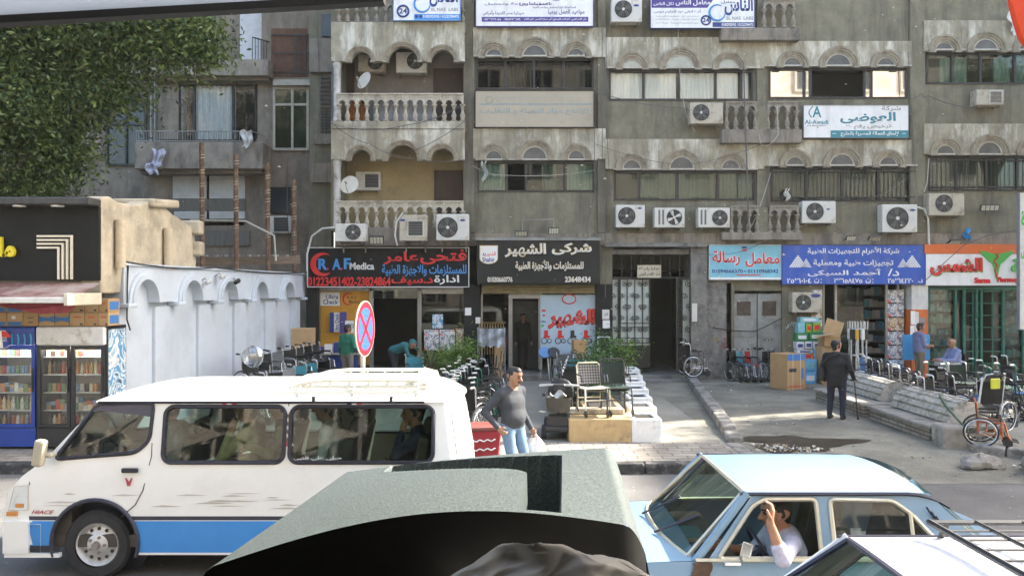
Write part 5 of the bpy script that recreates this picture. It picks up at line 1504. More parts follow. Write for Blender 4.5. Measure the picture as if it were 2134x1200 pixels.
poster('white notice below the framed one on the pier beside the iron gates', 1256, 667, 1271, 684, YF-.112, K_WH, name='notice')
poster('torn paper on the pale stone pier right of the iron gates', 1442, 632, 1453, 670, YF-.13, K_WD, name='notice')
Y = YF+.08
t = sign('large light blue banner with thick red Arabic letters and pictured wheelchairs', 1126, 614, 1241, 745, Y, .01, mat('banner_blue', (.4, .52, .6), .5, var=.08, scale=2), name='banner')
write(t, mat('letter_shadow_red', (.25, .02, .02), .5), Y-.004, [('الشهير', (1141, 645, 1239, 686))], bold=.06, name='letter_shadow'); write(t, mat('banner_red', (.66, .05, .04), .45), Y-.008, [('الشهير', (1143, 643, 1241, 683))], bold=.05)
m = MB(); p = P(1186, 623, Y-.006); m.tube([(p.x+.2*math.cos(a), p.y, p.z+.14*math.sin(a)) for a in [2*PI*i/20 for i in range(20)]], .018, 4, closed=True); m.build('ring_emblem', K_RED, t)
write(t, K_NV, Y-.004, [('VISA', (1127, 668, 1138, 672))], bold=.03)
for k, (px, c_) in enumerate(((1139, K_RED), (1168, K_RED), (1194, M_ink), (1222, K_RED))):
 m = MB(); m.mt(0); pbox(m, px-5, 688, px+3, 699, Y-.006, Y-.003); pbox(m, px-6, 699, px+7, 704, Y-.006, Y-.003); m.mt(1)
 for dx, r in ((-5, .085), (6, .06)):
  q = P(px+dx, 710, Y-.005); m.tube([(q.x+r*math.cos(a), q.y, q.z+r*math.sin(a)) for a in [2*PI*i/12 for i in range(12)]], .012, 4, closed=True)
 m.build('printed_wheelchair', [c_, M_ink], t)
flat(t, 'green_mark', K_GR, Y-.004, (1128, 676, 1133, 681)); flat(t, 'red_mark', K_RED, Y-.004, (1129, 645, 1137, 649), (1131, 655, 1136, 659))
Y = YF+.18
for k in range(6):
 poster('%s white product poster from the top down the dark shop post left of the glass' % wordn[k], 1690+(k % 2), 604+k*31, 1713, 632+k*31, YF-.012, PB[[0, 2, 0, 3, 1, 0][k]], group='posters left of the third shop')
for k in range(6):
 poster('%s product poster from the top on the post right of the third shop door' % wordn[k], 1850, 604+k*29, 1884, 631+k*29, Y, PB[[0, 0, 2, 0, 0, 1][k]], group='posters right of the third shop')
poster('upper white notice beside the orange pier', 1898, 648, 1908, 676, YF-.165, K_WH, name='notice'); poster('lower white notice beside the orange pier', 1897, 678, 1906, 698, YF-.165, K_WH, name='notice'); poster('white notice with a blue edge under the others beside the orange pier', 1907, 650, 1915, 690, YF-.168, K_WD, name='notice')
poster('grey notice stuck on the orange pier', 1917, 662, 1928, 674, YF-.167, K_GY, name='notice')

# ---------------------------------------------------------------- the no stopping sign at the kerb
Y = 12.3; c0 = P(762, 685, Y); R = .43
t = thing('road_sign', 'round blue and red no stopping sign on a pale pole behind the minibus', 'road sign', (c0.x, Y, .15), rz=rad(81))
m = MB(); m.cyl((0, .045, 0), (0, .045, c0.z+.3-.15), .035, n=12); m.build('pole', mat('pale_post_paint', (.62, .6, .5), .5, var=.2, scale=8, dirt=(.35, .25, .16), dirt_amt=.35, dirt_scale=9), t).location = (0, 0, 0)
zc = c0.z-.15
def disc(m, r0, r1, y, n=40, a0=0, a1=2*PI):
 vs = []; 
 for i in range(n+1):
  a = a0+(a1-a0)*i/n; vs += [(r0*math.cos(a), y, zc+r0*math.sin(a)), (r1*math.cos(a), y, zc+r1*math.sin(a))]
 return m.add(vs, [(2*i, 2*i+1, 2*i+3, 2*i+2) for i in range(n)])
def local(mb, nm, m_, t, **k):
 o = mb.build(nm, m_, t, **k)
 for v in o.data.vertices: v.co += t.location
 return o
bpy.data.objects.remove([o for o in kids(t)][0])
local(m, 'pole', MATS['pale_post_paint'], t, smooth=40)
m = MB(); m.cyl((0, .0, zc), (0, .02, zc), R, n=40); local(m, 'plate', mat('plate_rim', (.75, .72, .6), .4, var=.1), t)
m = MB(); disc(m, R*.76, R*.97, -.003); 
for s_ in (-1, 1):
 c_, q_ = math.cos(PI/4*s_), math.sin(PI/4*s_)
 w_ = .042; L_ = R*.77
 m.add([(-L_*c_-w_*-q_*1, -.004, zc-L_*q_-w_*c_), (L_*c_-w_*-q_, -.004, zc+L_*q_-w_*c_), (L_*c_+w_*-q_, -.004, zc+L_*q_+w_*c_), (-L_*c_+w_*-q_, -.004, zc-L_*q_+w_*c_)], [(0, 1, 2, 3)])
local(m, 'red_ring_and_cross', mat('traffic_red', (.36, .02, .035), .4), t)
m = MB(); disc(m, .0001, R*.76, -.0018); local(m, 'blue_face', mat('traffic_blue', (.04, .12, .42), .4, var=.06), t)

# ---------------------------------------------------------------- air conditioners
M_acw = mat('ac_white', (.6, .59, .54), .5, var=.1, scale=4, dirt=(.4, .36, .28), dirt_amt=.35, dirt_scale=4)
M_acb = mat('ac_beige', (.47, .43, .34), .6, var=.14, scale=4, dirt=(.26, .21, .15), dirt_amt=.5, dirt_scale=4)
M_acd = mat('ac_fan_dark', (.03, .03, .03), .6, var=.3)
M_acg = mat('ac_grille', (.14, .14, .13), .5)
M_fan = mat('fan_blade', (.1, .1, .095), .6)
def ac(label, x0, y0, x1, y1, Y, fx, fy, fr, m_=None, style='round', louvre=None, logo=None, depth=.34, white_fan=False):
 m_ = m_ or M_acw
 a = P(x0, y1, Y); b_ = P(x1, y0, Y)
 t = thing('air_conditioner', label, 'air conditioner', ((a.x+b_.x)/2, Y, a.z), 'air conditioners on the facades')
 m = MB(); m.box(a.x, Y, a.z, b_.x, Y+depth, b_.z); m.build('casing', m_, t, bevel=.02, seg=2)
 c = P(fx, fy, Y); r = fr*Y/FPX
 m = MB()
 if style == 'round':
  m.cyl((c.x, Y-.004, c.z), (c.x, Y-.001, c.z), r, n=28); m.build('fan_opening', M_acd, t)
  m = MB()
  for k in range(5 if not white_fan else 4):
   aa = 2*PI*k/(5 if not white_fan else 4)+.4
   q = [(c.x+rr*r*math.cos(aa+d), Y-.008, c.z+rr*r*math.sin(aa+d)) for rr, d in ((.15, -.3), (.9, -.25), (.95, .22), (.5, .38), (.15, .4))]
   m.add(q, [tuple(range(5))])
  m.build('fan', M_fan if not white_fan else M_acw, t)
  m = MB()
  for k in range(1, 6 if not white_fan else 2):
   rr = r*k/5 if not white_fan else r
   m.tube([(c.x+rr*math.cos(q), Y-.02, c.z+rr*math.sin(q)) for q in [2*PI*i/24 for i in range(24)]], .006, 4, closed=True)
  for k in range(8 if not white_fan else 3):
   q = 2*PI*k/(8 if not white_fan else 3); m.cyl((c.x, Y-.02, c.z), (c.x+r*math.cos(q), Y-.02, c.z+r*math.sin(q)), .006, n=4)
  m.build('fan_grille', M_acg, t)
  m = MB(); m.cyl((c.x, Y-.034, c.z), (c.x, Y-.01, c.z), r*.16, n=12); m.build('hub', mat('ac_hub', (.62, .6, .55), .5), t)
 else:
  m.box(c.x-r, Y-.004, c.z-r, c.x+r, Y-.001, c.z+r); m.build('fan_opening', M_acd, t)
  m = MB()
  for k in range(9): z = c.z-r+2*r*(k+.5)/9; m.box(c.x-r, Y-.018, z-.008, c.x+r, Y-.006, z+.008)
  m.build('louvre_grille', M_acg if style == 'square' else M_acb, t)
  m = MB(); f = .02
  for (u0, w0, u1, w1) in ((-r-f, -r-f, r+f, -r), (-r-f, r, r+f, r+f), (-r-f, -r, -r, r), (r, -r, r+f, r)): m.box(c.x+u0, Y-.022, c.z+w0, c.x+u1, Y-.002, c.z+w1)
  m.build('grille_frame', M_acw, t)
 if louvre:
  m = MB()
  for (u0, u1) in louvre:
   m.box(X_(u0, Y), Y-.004, a.z+.08, X_(u1, Y), Y-.0015, b_.z-.06)
  m.build('side_vents', M_acg, t)
 if logo:
  m = MB(); p = P(logo[0], logo[1], Y-.003)
  w_ = (logo[2] if len(logo) > 2 else 5)*Y/FPX
  m.add([(p.x+w_*math.cos(q), Y-.003, p.z+w_*.4*math.sin(q)) for q in [2*PI*i/14 for i in range(14)]], [tuple(range(14))]); m.build('badge', K_NV, t)
 m = MB()
 for x in (a.x+.1, b_.x-.13):
  m.box(x, Y+.02, a.z-.05, x+.035, Y+depth+.3, a.z-.012); m.box(x, Y+depth+.26, a.z-.3, x+.035, Y+depth+.3, a.z-.051)
 m.build('bracket', M_gbal, t)
 return t
Ya = YB-.5
ac('small white air conditioner over the left end of the red lettered sign', 698, 466, 762, 503, Ya, 736, 484, 16)
ac('stained beige air conditioner with a square fan frame, middle one over the red lettered sign', 832, 448, 890, 502, Ya, 866, 476, 15, M_acb, 'square', logo=(839, 459, 6))
ac('large white air conditioner with a wide dark fan right above the red lettered sign', 909, 446, 977, 501, Ya, 933, 474, 21, logo=(964, 459, 6))
ac('white air conditioner hung under the middle arch of the upper balcony', 825, 109, 888, 152, YI-.42, 865, 128, 17)
ac('shaded air conditioner hung under the left arch of the upper balcony', 746, 114, 802, 150, YI-.38, 782, 131, 15, M_acb)
ac('white window type air conditioner on the ochre balcony wall behind the dish', 741, 358, 793, 397, YI-.2, 775, 377, 14, M_acw, 'square', depth=.18)
ac('air conditioner at the top beside the purple banded laboratory board', 1274, 0, 1338, 46, YF-.42, 1299, 20, 18, M_acw, logo=(1326, 12, 6))
ac('beige air conditioner under the white blinds beside a small balcony', 1438, 214, 1507, 258, YF-.42, 1461, 235, 17, M_acb)
ac('white air conditioner first from the left above the iron gated doorway', 1284, 427, 1344, 474, YF-.42, 1306, 450, 18, logo=(1333, 434, 5))
ac('air conditioner with bare white fan blades above the iron gated doorway', 1364, 433, 1427, 474, YF-.42, 1405, 453, 16, M_acw, white_fan=True, louvre=((1372, 1376), (1380, 1384)))
ac('air conditioner with side vents above the light blue laboratory sign', 1455, 433, 1521, 474, YF-.42, 1500, 454, 16, M_acw, louvre=((1460, 1464), (1468, 1472)))
ac('white air conditioner above the wide blue sign, beside stone balusters', 1672, 419, 1742, 465, YF-.42, 1698, 441, 18, logo=(1726, 436, 4))
ac('large white air conditioner with a white hose above the right end of the blue sign', 1839, 426, 1912, 484, YF-.45, 1870, 455, 23, logo=(1902, 438, 6))
ac('grey air conditioner above the pharmacy sign with a square hub', 1936, 403, 2010, 449, YF-.42, 1967, 424, 18, M_acb)
ac('brown window air conditioner below the curtained right hand windows', 2035, 187, 2093, 219, YF-.35, 2075, 203, 12, M_acb, 'louvre')
ac('air conditioner with a badge on the wall above the stacked packs', 1651, 609, 1713, 651, YF-.36, 1674, 630, 16, M_acb, logo=(1700, 616, 10))
ac('pale framed air conditioner on the brown set-back building', 559, 450, 606, 486, YL-.5, 586, 468, 15, M_acw, 'square')
def hose(pts, label, r=.03): 
 mb = MB(); mb.tube(pts, r, 7); tag(mb.build('hose', mat('white_hose', (.6, .59, .54), .5, var=.15), smooth=60), label, 'hose')
hose([P(1912, 432, YF-.3), P(1926, 436, YF-.3), P(1934, 455, YF-.25), P(1936, 510, YF-.22)], 'white hose bending down from the large air conditioner to the pharmacy sign')
hose([P(700, 474, YB-.35), P(672, 476, YB-.3), P(650, 492, YB-.2), P(640, 530, YB-.2), P(640, 565, YB-.2)], 'pale hose looping from the leftmost air conditioner down past the crescent sign', .028)
hose([P(840, 443, YB-.55), P(826, 462, YB-.55), P(823, 490, YB-.5), P(828, 512, YB-.4)], 'pale hose hanging along the square framed air conditioner', .025)

# satellite dishes
def dish(label, px, py, rx, ry, Y, yaw):
 c = P(px, py, Y); t = thing('satellite_dish', label, 'satellite dish', (c.x, Y, c.z-.5)); R = ry*Y/FPX
 M = Matrix.Rotation(yaw, 3, 'Z') @ Matrix.Rotation(rad(72), 3, 'X')
 m = MB(); prof = [(R*f, .16*f*f*R*1.6) for f in (.02, .25, .5, .75, 1.0)]
 m.lathe(prof, c, 24, M); m.build('dish', mat('dish_cream', (.62, .59, .5), .5, var=.08), t, smooth=60)
 tip = c + M @ Vector((0, -R*.2, R*1.3)); m = MB(); m.tube([c + M @ Vector((0, -R*.95, .1)), c + M @ Vector((0, -R*.7, R*.8)), tip], .012, 5); m.cyl(tip, tip + M @ Vector((0, 0, -.09)), .03, n=8); m.build('receiver_arm', M_gbal, t)
 m = MB(); m.tube([c + Vector((0, .1, 0)), c + Vector((0, .16, -.3)), c + Vector((0, .12, -R-.25))], .022, 6); m.build('mast', M_gbal, t)
dish('cream satellite dish standing at the upper balcony rail', 762, 170, 16, 19, YB+.15, rad(-38))
dish('round cream satellite dish standing at the lower balcony rail', 730, 387, 19, 20, YB+.15, rad(-12))

# lamps over the signs
def flood(label, px, py, w, h, Y, tilt=.7, panel=False):
 c = P(px, py, Y); t = thing('floodlight', label, 'lamp', (c.x, Y, c.z)); M = Matrix.Rotation(tilt, 3, 'X'); W_, H_ = w*Y/FPX, h*Y/FPX
 m = MB(); m.obox(c, (W_, .06, H_), M); m.build('housing', M_frame, t, bevel=.01)
 m = MB()
 for k in range(4): m.obox(c + M @ Vector(((k-1.5)*W_*.23, -.034, 0)), (W_*.19, .006, H_*.8), M)
 m.build('lamp_face', mat('lamp_glass', (.5, .48, .38), .3, var=.15), t)
 m = MB(); m.tube([c, c+Vector((0, .25, .02)), c+Vector((0, .45, -.02))], .015, 5); m.build('arm', M_frame, t)
flood('square pale floodlight under the left balcony between two air conditioners', 785, 500, 30, 18, YB-.4, .5)
flood('left small floodlight over the gilt lettered black sign', 1086, 486, 26, 12, YF-.7, .6); flood('right small floodlight over the gilt lettered black sign', 1154, 481, 22, 14, YF-.7, .3)
flood('left dark floodlight over the wide blue sign', 1773, 496, 20, 11, YF-.55, .5); flood('right dark floodlight over the wide blue sign', 1823, 496, 26, 13, YF-.55, .9)
flood('pale floodlight on the wall above the pharmacy sign', 2062, 433, 40, 13, YF-.3, .3); flood('dark tilted lamp on an arm over the pharmacy emblem', 1990, 503, 24, 12, YF-.6, 1.0)
m = MB(); m.tube([P(1089, 482, YF-.45), P(1089, 459, YF-.45), P(1154, 457, YF-.45), P(1154, 476, YF-.45)], .018, 5); m.tube([P(1089, 460, YF-.45), P(1089, 460, YF)], .018, 5)
tag(m.build('lamp_bracket', M_gdoor), 'pale square pipe bracket above the gilt lettered sign', 'bracket')

# cables over the facade
def cb(pix, label, r=.012, Y=YF-.3, m_=None, s=0):
 pts = []
 for i in range(len(pix)-1):
  a, b_ = P(*pix[i], Y), P(*pix[i+1], Y); pts += sag(a, b_, s, 8)[:-1]
 pts.append(P(*pix[-1], Y)); wire(pts, r, label, m_)
M_cab = mat('grey_cable', (.1, .095, .09), .7); M_cabw = mat('pale_cable', (.42, .4, .35), .6)
cb([(690, 258), (840, 262), (985, 205)], 'dark cable slung from the balcony corner to the faded board', s=.15, Y=YB-.1, m_=M_cab)
cb([(690, 255), (770, 300), (860, 330), (985, 330)], 'thin cable drooping across the arches of the lower balcony', s=.1, Y=YB-.12, m_=M_cab)
cb([(850, 320), (960, 260), (990, 220)], 'cable rising from the lower arches to the faded board', s=.06, Y=YB-.14, m_=M_cab)
cb([(1262, 20), (1266, 300), (1278, 500), (1274, 560)], 'long dark cable dropping down the pier left of the white blinds', m_=M_cab)
cb([(1255, 60), (1255, 330), (1262, 520), (1262, 620)], 'dark cable running down beside the smoked windows to the gates', m_=M_cab)
cb([(1413, 60), (1418, 180), (1430, 240), (1448, 275)], 'pale thin cable hanging over the white blinds', .008, m_=M_cabw)
cb([(1238, 190), (1420, 225), (1600, 262)], 'cable slanting across the wall under the white blinds', s=.1, m_=M_cab)
cb([(1375, 285), (1437, 232)], 'thin cable rising to the beige air conditioner', .008, m_=M_cab)
cb([(1550, 140), (1552, 250), (1556, 330), (1560, 480)], 'dark bundle of cables dropping past the small balcony', .022, m_=M_cab, Y=YF-.5)
cb([(1620, 222), (1622, 280), (1590, 305), (1582, 280)], 'pale looped cable hanging from the small balcony', .012, m_=M_cabw, s=.1, Y=YF-.6)
cb([(1606, 360), (1580, 440), (1560, 480), (1520, 500)], 'pale cable curving down to the light blue sign', .012, m_=M_cabw, s=.05)
cb([(1672, 470), (1600, 500), (1540, 508)], 'pale cable from the balusters to the light blue sign', .01, m_=M_cabw, s=.06)
cb([(1742, 430), (1860, 395), (1926, 330)], 'dark cable slanting up past the barred windows', .01, m_=M_cab, s=.06)
cb([(1936, 330), (1932, 380), (1926, 400)], 'pale cable end hanging beside the barred windows on the right', .014, m_=M_cabw)
cb([(1890, 205), (1920, 195), (1935, 200), (2035, 225)], 'dark cable along the wall under the right hand windows', .012, m_=M_cab, s=.08)
cb([(1238, 255), (1240, 400), (1222, 470), (1225, 495)], 'cracked conduit down the wall above the gilt lettered sign', .014, m_=M_cab)
cb([(1928, 585), (1960, 555), (2010, 510), (2060, 490), (2134, 478)], 'black cable crossing in front of the pharmacy sign', .012, m_=M_cab, Y=YF-.6)
cb([(1240, 335), (1250, 370), (1275, 395)], 'loose cable at the corner of the cream curtained windows', .012, m_=M_cab)
cb([(985, 345), (1050, 365), (1240, 355)], 'thin cable drooping across the cream curtained windows', .008, m_=M_cabw, s=.08)
cb([(600, 330), (598, 430), (605, 540)], 'cable hanging beside the tall stair window of the brown building', .012, m_=M_cab, Y=25.0)
cb([(660, 20), (668, 220), (640, 520)], 'long cable dropping down the narrow side wing', .01, m_=M_cab, Y=24.9)
for q_, l_ in ((((1240, 300), (1420, 345), (1590, 300)), 'thin black wire drooping over the lower arches above the doorway bay'), (((1262, 395), (1330, 430), (1470, 425)), 'black wire running into the row of air conditioners'), (((1590, 505), (1500, 530), (1430, 515), (1270, 520)), 'dark wire strung above the iron gates'),
 (((1740, 470), (1790, 500), (1900, 488)), 'thin wire along the ledge above the wide blue sign'), (((1600, 345), (1598, 420), (1612, 500)), 'dark wire down the pier between the two middle bays'), (((985, 130), (984, 300), (978, 470)), 'dark wire down the pier right of the balconies'), (((1893, 110), (1905, 330), (1915, 420)), 'dark wire down the pier left of the right hand windows'), (((1500, 500), (1540, 470), (1585, 490), (1630, 470)), 'tangled wire between the lower small balcony and the signs')): cb(list(q_), l_, .009, m_=M_cab, s=.09)
p = P(2016, 478, YF-.2); drape('blue_bag', p, .2, .3, mat('bright_blue_film', (.05, .35, .75), .4), 'small bright blue bag caught on the wall above the pharmacy sign', 'bag', 8)
p = P(1640, 395, YF-.15); drape('plastic_scrap', p, .1, .3, K_WH, 'white scrap of plastic hanging on the barred windows', 'rubbish', 9)
p = P(1010, 338, YF-.2); drape('plastic_scrap', p, .16, .55, mat('clear_grey_film', (.5, .52, .5), .3), 'grey plastic strip hanging from the left arch over the curtained windows', 'rubbish', 10)
p = P(2118, 28, YF-.25); drape('laundry', p, .55, .6, mat('white_laundry', (0.7, 0.69, 0.66), .9), 'white cloth hanging beside the red pennant high on the right', 'laundry', 12)

# ---------------------------------------------------------------- vehicles
def lerp_tab(tab, x):
 if x <= tab[0][0]: return tab[0][1]
 for (a, fa), (b, fb) in zip(tab, tab[1:]):
  if x <= b:
   t = (x-a)/(b-a); return fa+(fb-fa)*t
 return tab[-1][1]
def smooth_tab(tab, x):
 if x <= tab[0][0]: return tab[0][1]
 for (a, fa), (b, fb) in zip(tab, tab[1:]):
  if x <= b:
   t = (x-a)/(b-a); t = t*t*(3-2*t); return fa+(fb-fa)*t
 return tab[-1][1]
def in_poly(p, poly):
 x, y = p; c = False; n = len(poly)
 for i in range(n):
  x1, y1 = poly[i]; x2, y2 = poly[(i+1) % n]
  if (y1 > y) != (y2 > y) and x < (x2-x1)*(y-y1)/(y2-y1)+x1: c = not c
 return c
def rrect(x0, z0, x1, z1, r, n=5):
 pts = []
 for cx, cz, a in ((x1-r, z1-r, 0), (x0+r, z1-r, PI/2), (x0+r, z0+r, PI), (x1-r, z0+r, 1.5*PI)):
  pts += [(cx+r*math.cos(a+PI/2*i/n), cz+r*math.sin(a+PI/2*i/n)) for i in range(n+1)]
 return pts
def round_poly(poly, r, n=4):
 out = []; k = len(poly)
 for i in range(k):
  p = Vector(poly[i]); a = Vector(poly[i-1]); b = Vector(poly[(i+1) % k])
  d0 = (a-p); d1 = (b-p); t0 = min(r, d0.length*.45); t1 = min(r, d1.length*.45)
  s, e = p+d0.normalized()*t0, p+d1.normalized()*t1
  for j in range(n+1):
   t = j/n; q = s*(1-t)**2+p*2*t*(1-t)+e*t*t; out.append((q.x, q.y))
 return out
def panel(mb, xs_of, zs, yfun, nx, holes, matof):
 """body side: columns between xs_of(z), rows zs, cells inside holes are left out"""
 vs = []; nz = len(zs)
 for z in zs:
  a, b = xs_of(z)
  for i in range(nx+1):
   x = a+(b-a)*i/nx; vs.append((x, yfun(x, z), z))
 base = len(mb.v); mb.v += vs
 for j in range(nz-1):
  zc = (zs[j]+zs[j+1])/2; a, b = xs_of(zc)
  for i in range(nx):
   xc = a+(b-a)*(i+.5)/nx
   if any(in_poly((xc, zc), h) for h in holes): continue
   q = base+j*(nx+1)+i
   mb.f.append((q, q+1, q+nx+2, q+nx+1)); mb.m.append(matof(xc, zc))
def glass_poly(poly, yfun, mb):
 cx = sum(p[0] for p in poly)/len(poly); cz = sum(p[1] for p in poly)/len(poly)
 mb.add([(cx, yfun(cx, cz), cz)] + [(x, yfun(x, z), z) for x, z in poly], [(0, i+1, (i+1) % len(poly)+1) for i in range(len(poly))])
def wheel(parent, c, r, w, near=-1, holes=12, name='wheel', hub=True):
 """tyre and rim; near=-1 shows the face towards the camera"""
 tm = MB(); M = Matrix.Rotation(PI/2, 3, 'X')
 tm.lathe([(r*.66, -w/2), (r*.9, -w/2), (r*.985, -w*.36), (r, -w*.2), (r, w*.2), (r*.985, w*.36), (r*.9, w/2), (r*.66, w/2)], c, 32, M, False)
 o = tm.build(name, M_tyre, parent, smooth=35)
 y = c[1]+near*w*.36
 rm_ = MB()
 ring = [(r*.67, 0), (r*.62, -.02), (r*.56, .0), (r*.5, .035), (r*.38, .02), (r*.3, -.01), (r*.14, -.03), (.001, -.035)]
 n = 36
 vs = []
 for rr, d in ring: vs += [(c[0]+rr*math.cos(2*PI*i/n), y-near*d, c[2]+rr*math.sin(2*PI*i/n)) for i in range(n)]
 rm_.add(vs, [(k*n+i, k*n+(i+1) % n, (k+1)*n+(i+1) % n, (k+1)*n+i) for k in range(len(ring)-1) for i in range(n)])
 rm_.build('rim', M_rim, o, smooth=50)
 hm = MB()
 for i in range(holes):
  a = 2*PI*i/holes; hm.cyl((c[0]+r*.44*math.cos(a), y+near*-.022, c[2]+r*.44*math.sin(a)), (c[0]+r*.44*math.cos(a), y+near*.004-near*.03, c[2]+r*.44*math.sin(a)), r*.055, n=8)
 hm.build('rim_holes', M_tyre, o)
 if hub:
  hm = MB(); hm.cyl((c[0], y+near*.02, c[2]), (c[0], y+near*.07, c[2]), r*.13, r*.1, 14)
  for i in range(5): 
   a = 2*PI*i/5; hm.cyl((c[0]+r*.23*math.cos(a), y, c[2]+r*.23*math.sin(a)), (c[0]+r*.23*math.cos(a), y+near*.04, c[2]+r*.23*math.sin(a)), .014, n=6)
  hm.build('hub', mat('rusty_hub', (.28, .25, .22), .6, metal=.4, var=.3), o)
 return o
M_tyre = mat('tyre_rubber', (.028, .028, .03), .85, var=.3, scale=9, bump=.2)
M_rim = mat('wheel_rim', (.6, .6, .58), .4, metal=.35, var=.15, scale=9)
M_vw = mat('van_white_paint', (.82, .82, .78), .3, var=.03, scale=1.5, coat=.5)
grime(M_vw, (.55, .53, .48), .28, 1.6, (1, 1, 1.4))
M_vb = mat('van_blue_band', (.03, .24, .62), .35, var=.06, scale=3, coat=.3)
M_vk = mat('van_dark_strip', (.03, .03, .05), .5, var=.2)
M_vg = mat('van_grey_streak', (.5, .48, .43), .4, var=.1)
M_rub_ = mat('rubber_gasket', (.02, .02, .03), .6, var=.2)
M_seat = mat('seat_cloth', (.07, .06, .05), .9, var=.3)
M_trim = mat('beige_trim', (.42, .38, .28), .8, var=.1)
M_chrome = mat('chrome', (.7, .7, .68), .16, metal=.9, var=.05)
G_car = mat_glass('car_glass', (.6, .72, .66), .045)

VY, VH = 8.65, .85
VAN = thing('minibus', 'white minibus with a blue lower band and a roof rack, full of passengers', 'minibus', (-2.75, VY, 0))
VX = lambda px: (px-1067)*7.82/FPX
VZ = lambda py: CAMZ-(py-600)*7.82/FPX
hwv = lambda z: VH if z < .95 else VH-.11*((z-.95)/.78)**1.5
xf = lambda z: lerp_tab([(.2, -4.93), (.45, -4.99), (.62, -5.0), (.86, -4.95), (1.0, -4.82), (1.18, -4.58), (1.72, -4.1)], z)
xr = lambda z: lerp_tab([(.2, -.56), (1.0, -.58), (1.72, -.68)], z)
zr_ = sorted(set([.24+.0245*i for i in range(61)] + [.262, .572, .578, .618]))
zr_ = [z for z in zr_ if z <= 1.715] + [1.72]
w_front = round_poly([(VX(112), VZ(957)), (VX(192), VZ(845)), (VX(313), VZ(842)), (VX(310), VZ(918)), (VX(282), VZ(943))], .07)
w_mid = rrect(VX(339), VZ(963), VX(591), VZ(849), .085)
w_rear = rrect(VX(603), VZ(963), VX(902), VZ(849), .085)
WC = [(VX(200), .335), (VX(792), .335)]
arc = lambda c: [(c[0]+.425*math.cos(2*PI*i/28), c[1]+.02+.425*math.sin(2*PI*i/28)) for i in range(28)]
def vmat(x, z):
 if VX(66) < x and .262 < z < .572: return 1
 if x > VX(60) and .578 < z < .618: return 2
 return 0
for side in (-1, 1):
 m = MB()
 yf = lambda x, z, s=side: VY+s*(hwv(z) - .03*max(0, (xf(z)+.5-x)/.5)**2 - .02*max(0, (x-xr(z)+.4)/.4)**2)
 panel(m, lambda z: (xf(z), xr(z)), zr_, yf, 150, [w_front, w_mid, w_rear, arc(WC[0]), arc(WC[1])], vmat)
 m.build('body_side', [M_vw, M_vb, M_vk], VAN, smooth=50, recalc=False)
 for nm, wp in (('door_window', w_front), ('side_window', w_mid), ('side_window', w_rear)):
  g_ = MB(); g_.tube([(x, yf(x, z)+side*.004, z) for x, z in wp], .021, 6, closed=True)
  o = g_.build(nm, M_rub_, VAN, smooth=60)
  g_ = MB(); glass_poly(wp, lambda x, z: yf(x, z)-side*.012, g_); g_.build('pane', G_car, o, recalc=False)
 for c in WC:
  m = MB()
  q = [(c[0]+.425*math.cos(a), c[1]+.02+.425*math.sin(a)) for a in [PI*(-.1+1.2*i/24) for i in range(25)]]
  m.tube([(x, yf(x, max(z, .3))+side*.006, z) for x, z in q if z > .22], .02, 6)
  m.cyl((c[0], VY+side*(VH-.27), c[1]), (c[0], VY+side*(VH-.5), c[1]), .44, n=24)
  m.build('wheel_arch', M_vk, VAN, smooth=50)
 for c in WC: wheel(VAN, (c[0], VY+side*(VH-.13), .325), .335, .2, side)
# streaks, strips, handle and mirrors on the side towards the camera
yn = lambda x, z: VY-hwv(z)+.03*max(0, (xf(z)+.5-x)/.5)**2-.004
rs = random.Random(2)
m = MB()
for i in range(34):
 x = rs.uniform(-4.7, -1.0); z = rs.uniform(.68, .84); l = rs.uniform(.12, .5); h = rs.uniform(.006, .016)
 q = [(x, z), (x+l*.4, z+h), (x+l, z+h*.2), (x+l*.5, z-h*.3)]
 if abs(x-WC[0][0]) < .5 and z < .82: continue
 m.add([(a, yn(a, b), b) for a, b in q], [(0, 1, 2, 3)])
m.build('grey_streaks', M_vg, VAN)
m = MB()
for pts in ([(VX(313), VZ(842)), (VX(316), VZ(950)), (VX(300), VZ(1020)), (VX(284), VZ(1050)), (VX(254), VZ(1076))], [(VX(62), VZ(1010)), (VX(66), VZ(945)), (VX(100), VZ(905))], [(VX(597), VZ(842)), (VX(597), VZ(1150))]):
 m.tube([(x, yn(x, z)+.004, z) for x, z in pts], .006, 4)
m.build('door_seam', M_rub_, VAN)
m = MB(); m.obox((VX(274), yn(-3.7, .95)-.012, VZ(978)), (.16, .03, .045)); m.build('door_handle', M_rub_, VAN, bevel=.008)
m = MB()
for k in (-1, 1): m.tube([(VX(271)+k*.03, yn(-3.7, .85)-.003, VZ(994)), (VX(271)+k*.012, yn(-3.7, .85)-.003, VZ(1002)), (VX(271), yn(-3.7, .85)-.003, VZ(1010))], [.006, .012, .014], 5)
m.build('red_sticker', mat('red_sticker', (.4, .06, .08), .5), VAN)
m = MB()
for k in range(4): 
 z = VZ(868+k*16); x = VX(597); m.add([(x-.03, yn(x, z)-.002, z), (x, yn(x, z)-.002, z+.022), (x+.03, yn(x, z)-.002, z), (x, yn(x, z)-.002, z-.022)], [(0, 1, 2, 3)])
m.build('pillar_stickers', mat('brown_sticker', (.2, .12, .08), .5), VAN)
m = MB(); z = VZ(924); x = VX(597); m.add([(x-.032, yn(x, z)-.002, z+.02), (x+.032, yn(x, z)-.002, z+.02), (x, yn(x, z)-.002, z-.035)], [(0, 1, 2)]); m.build('pillar_stickers', mat('red_sticker', (.4, .06, .08), .5), VAN)
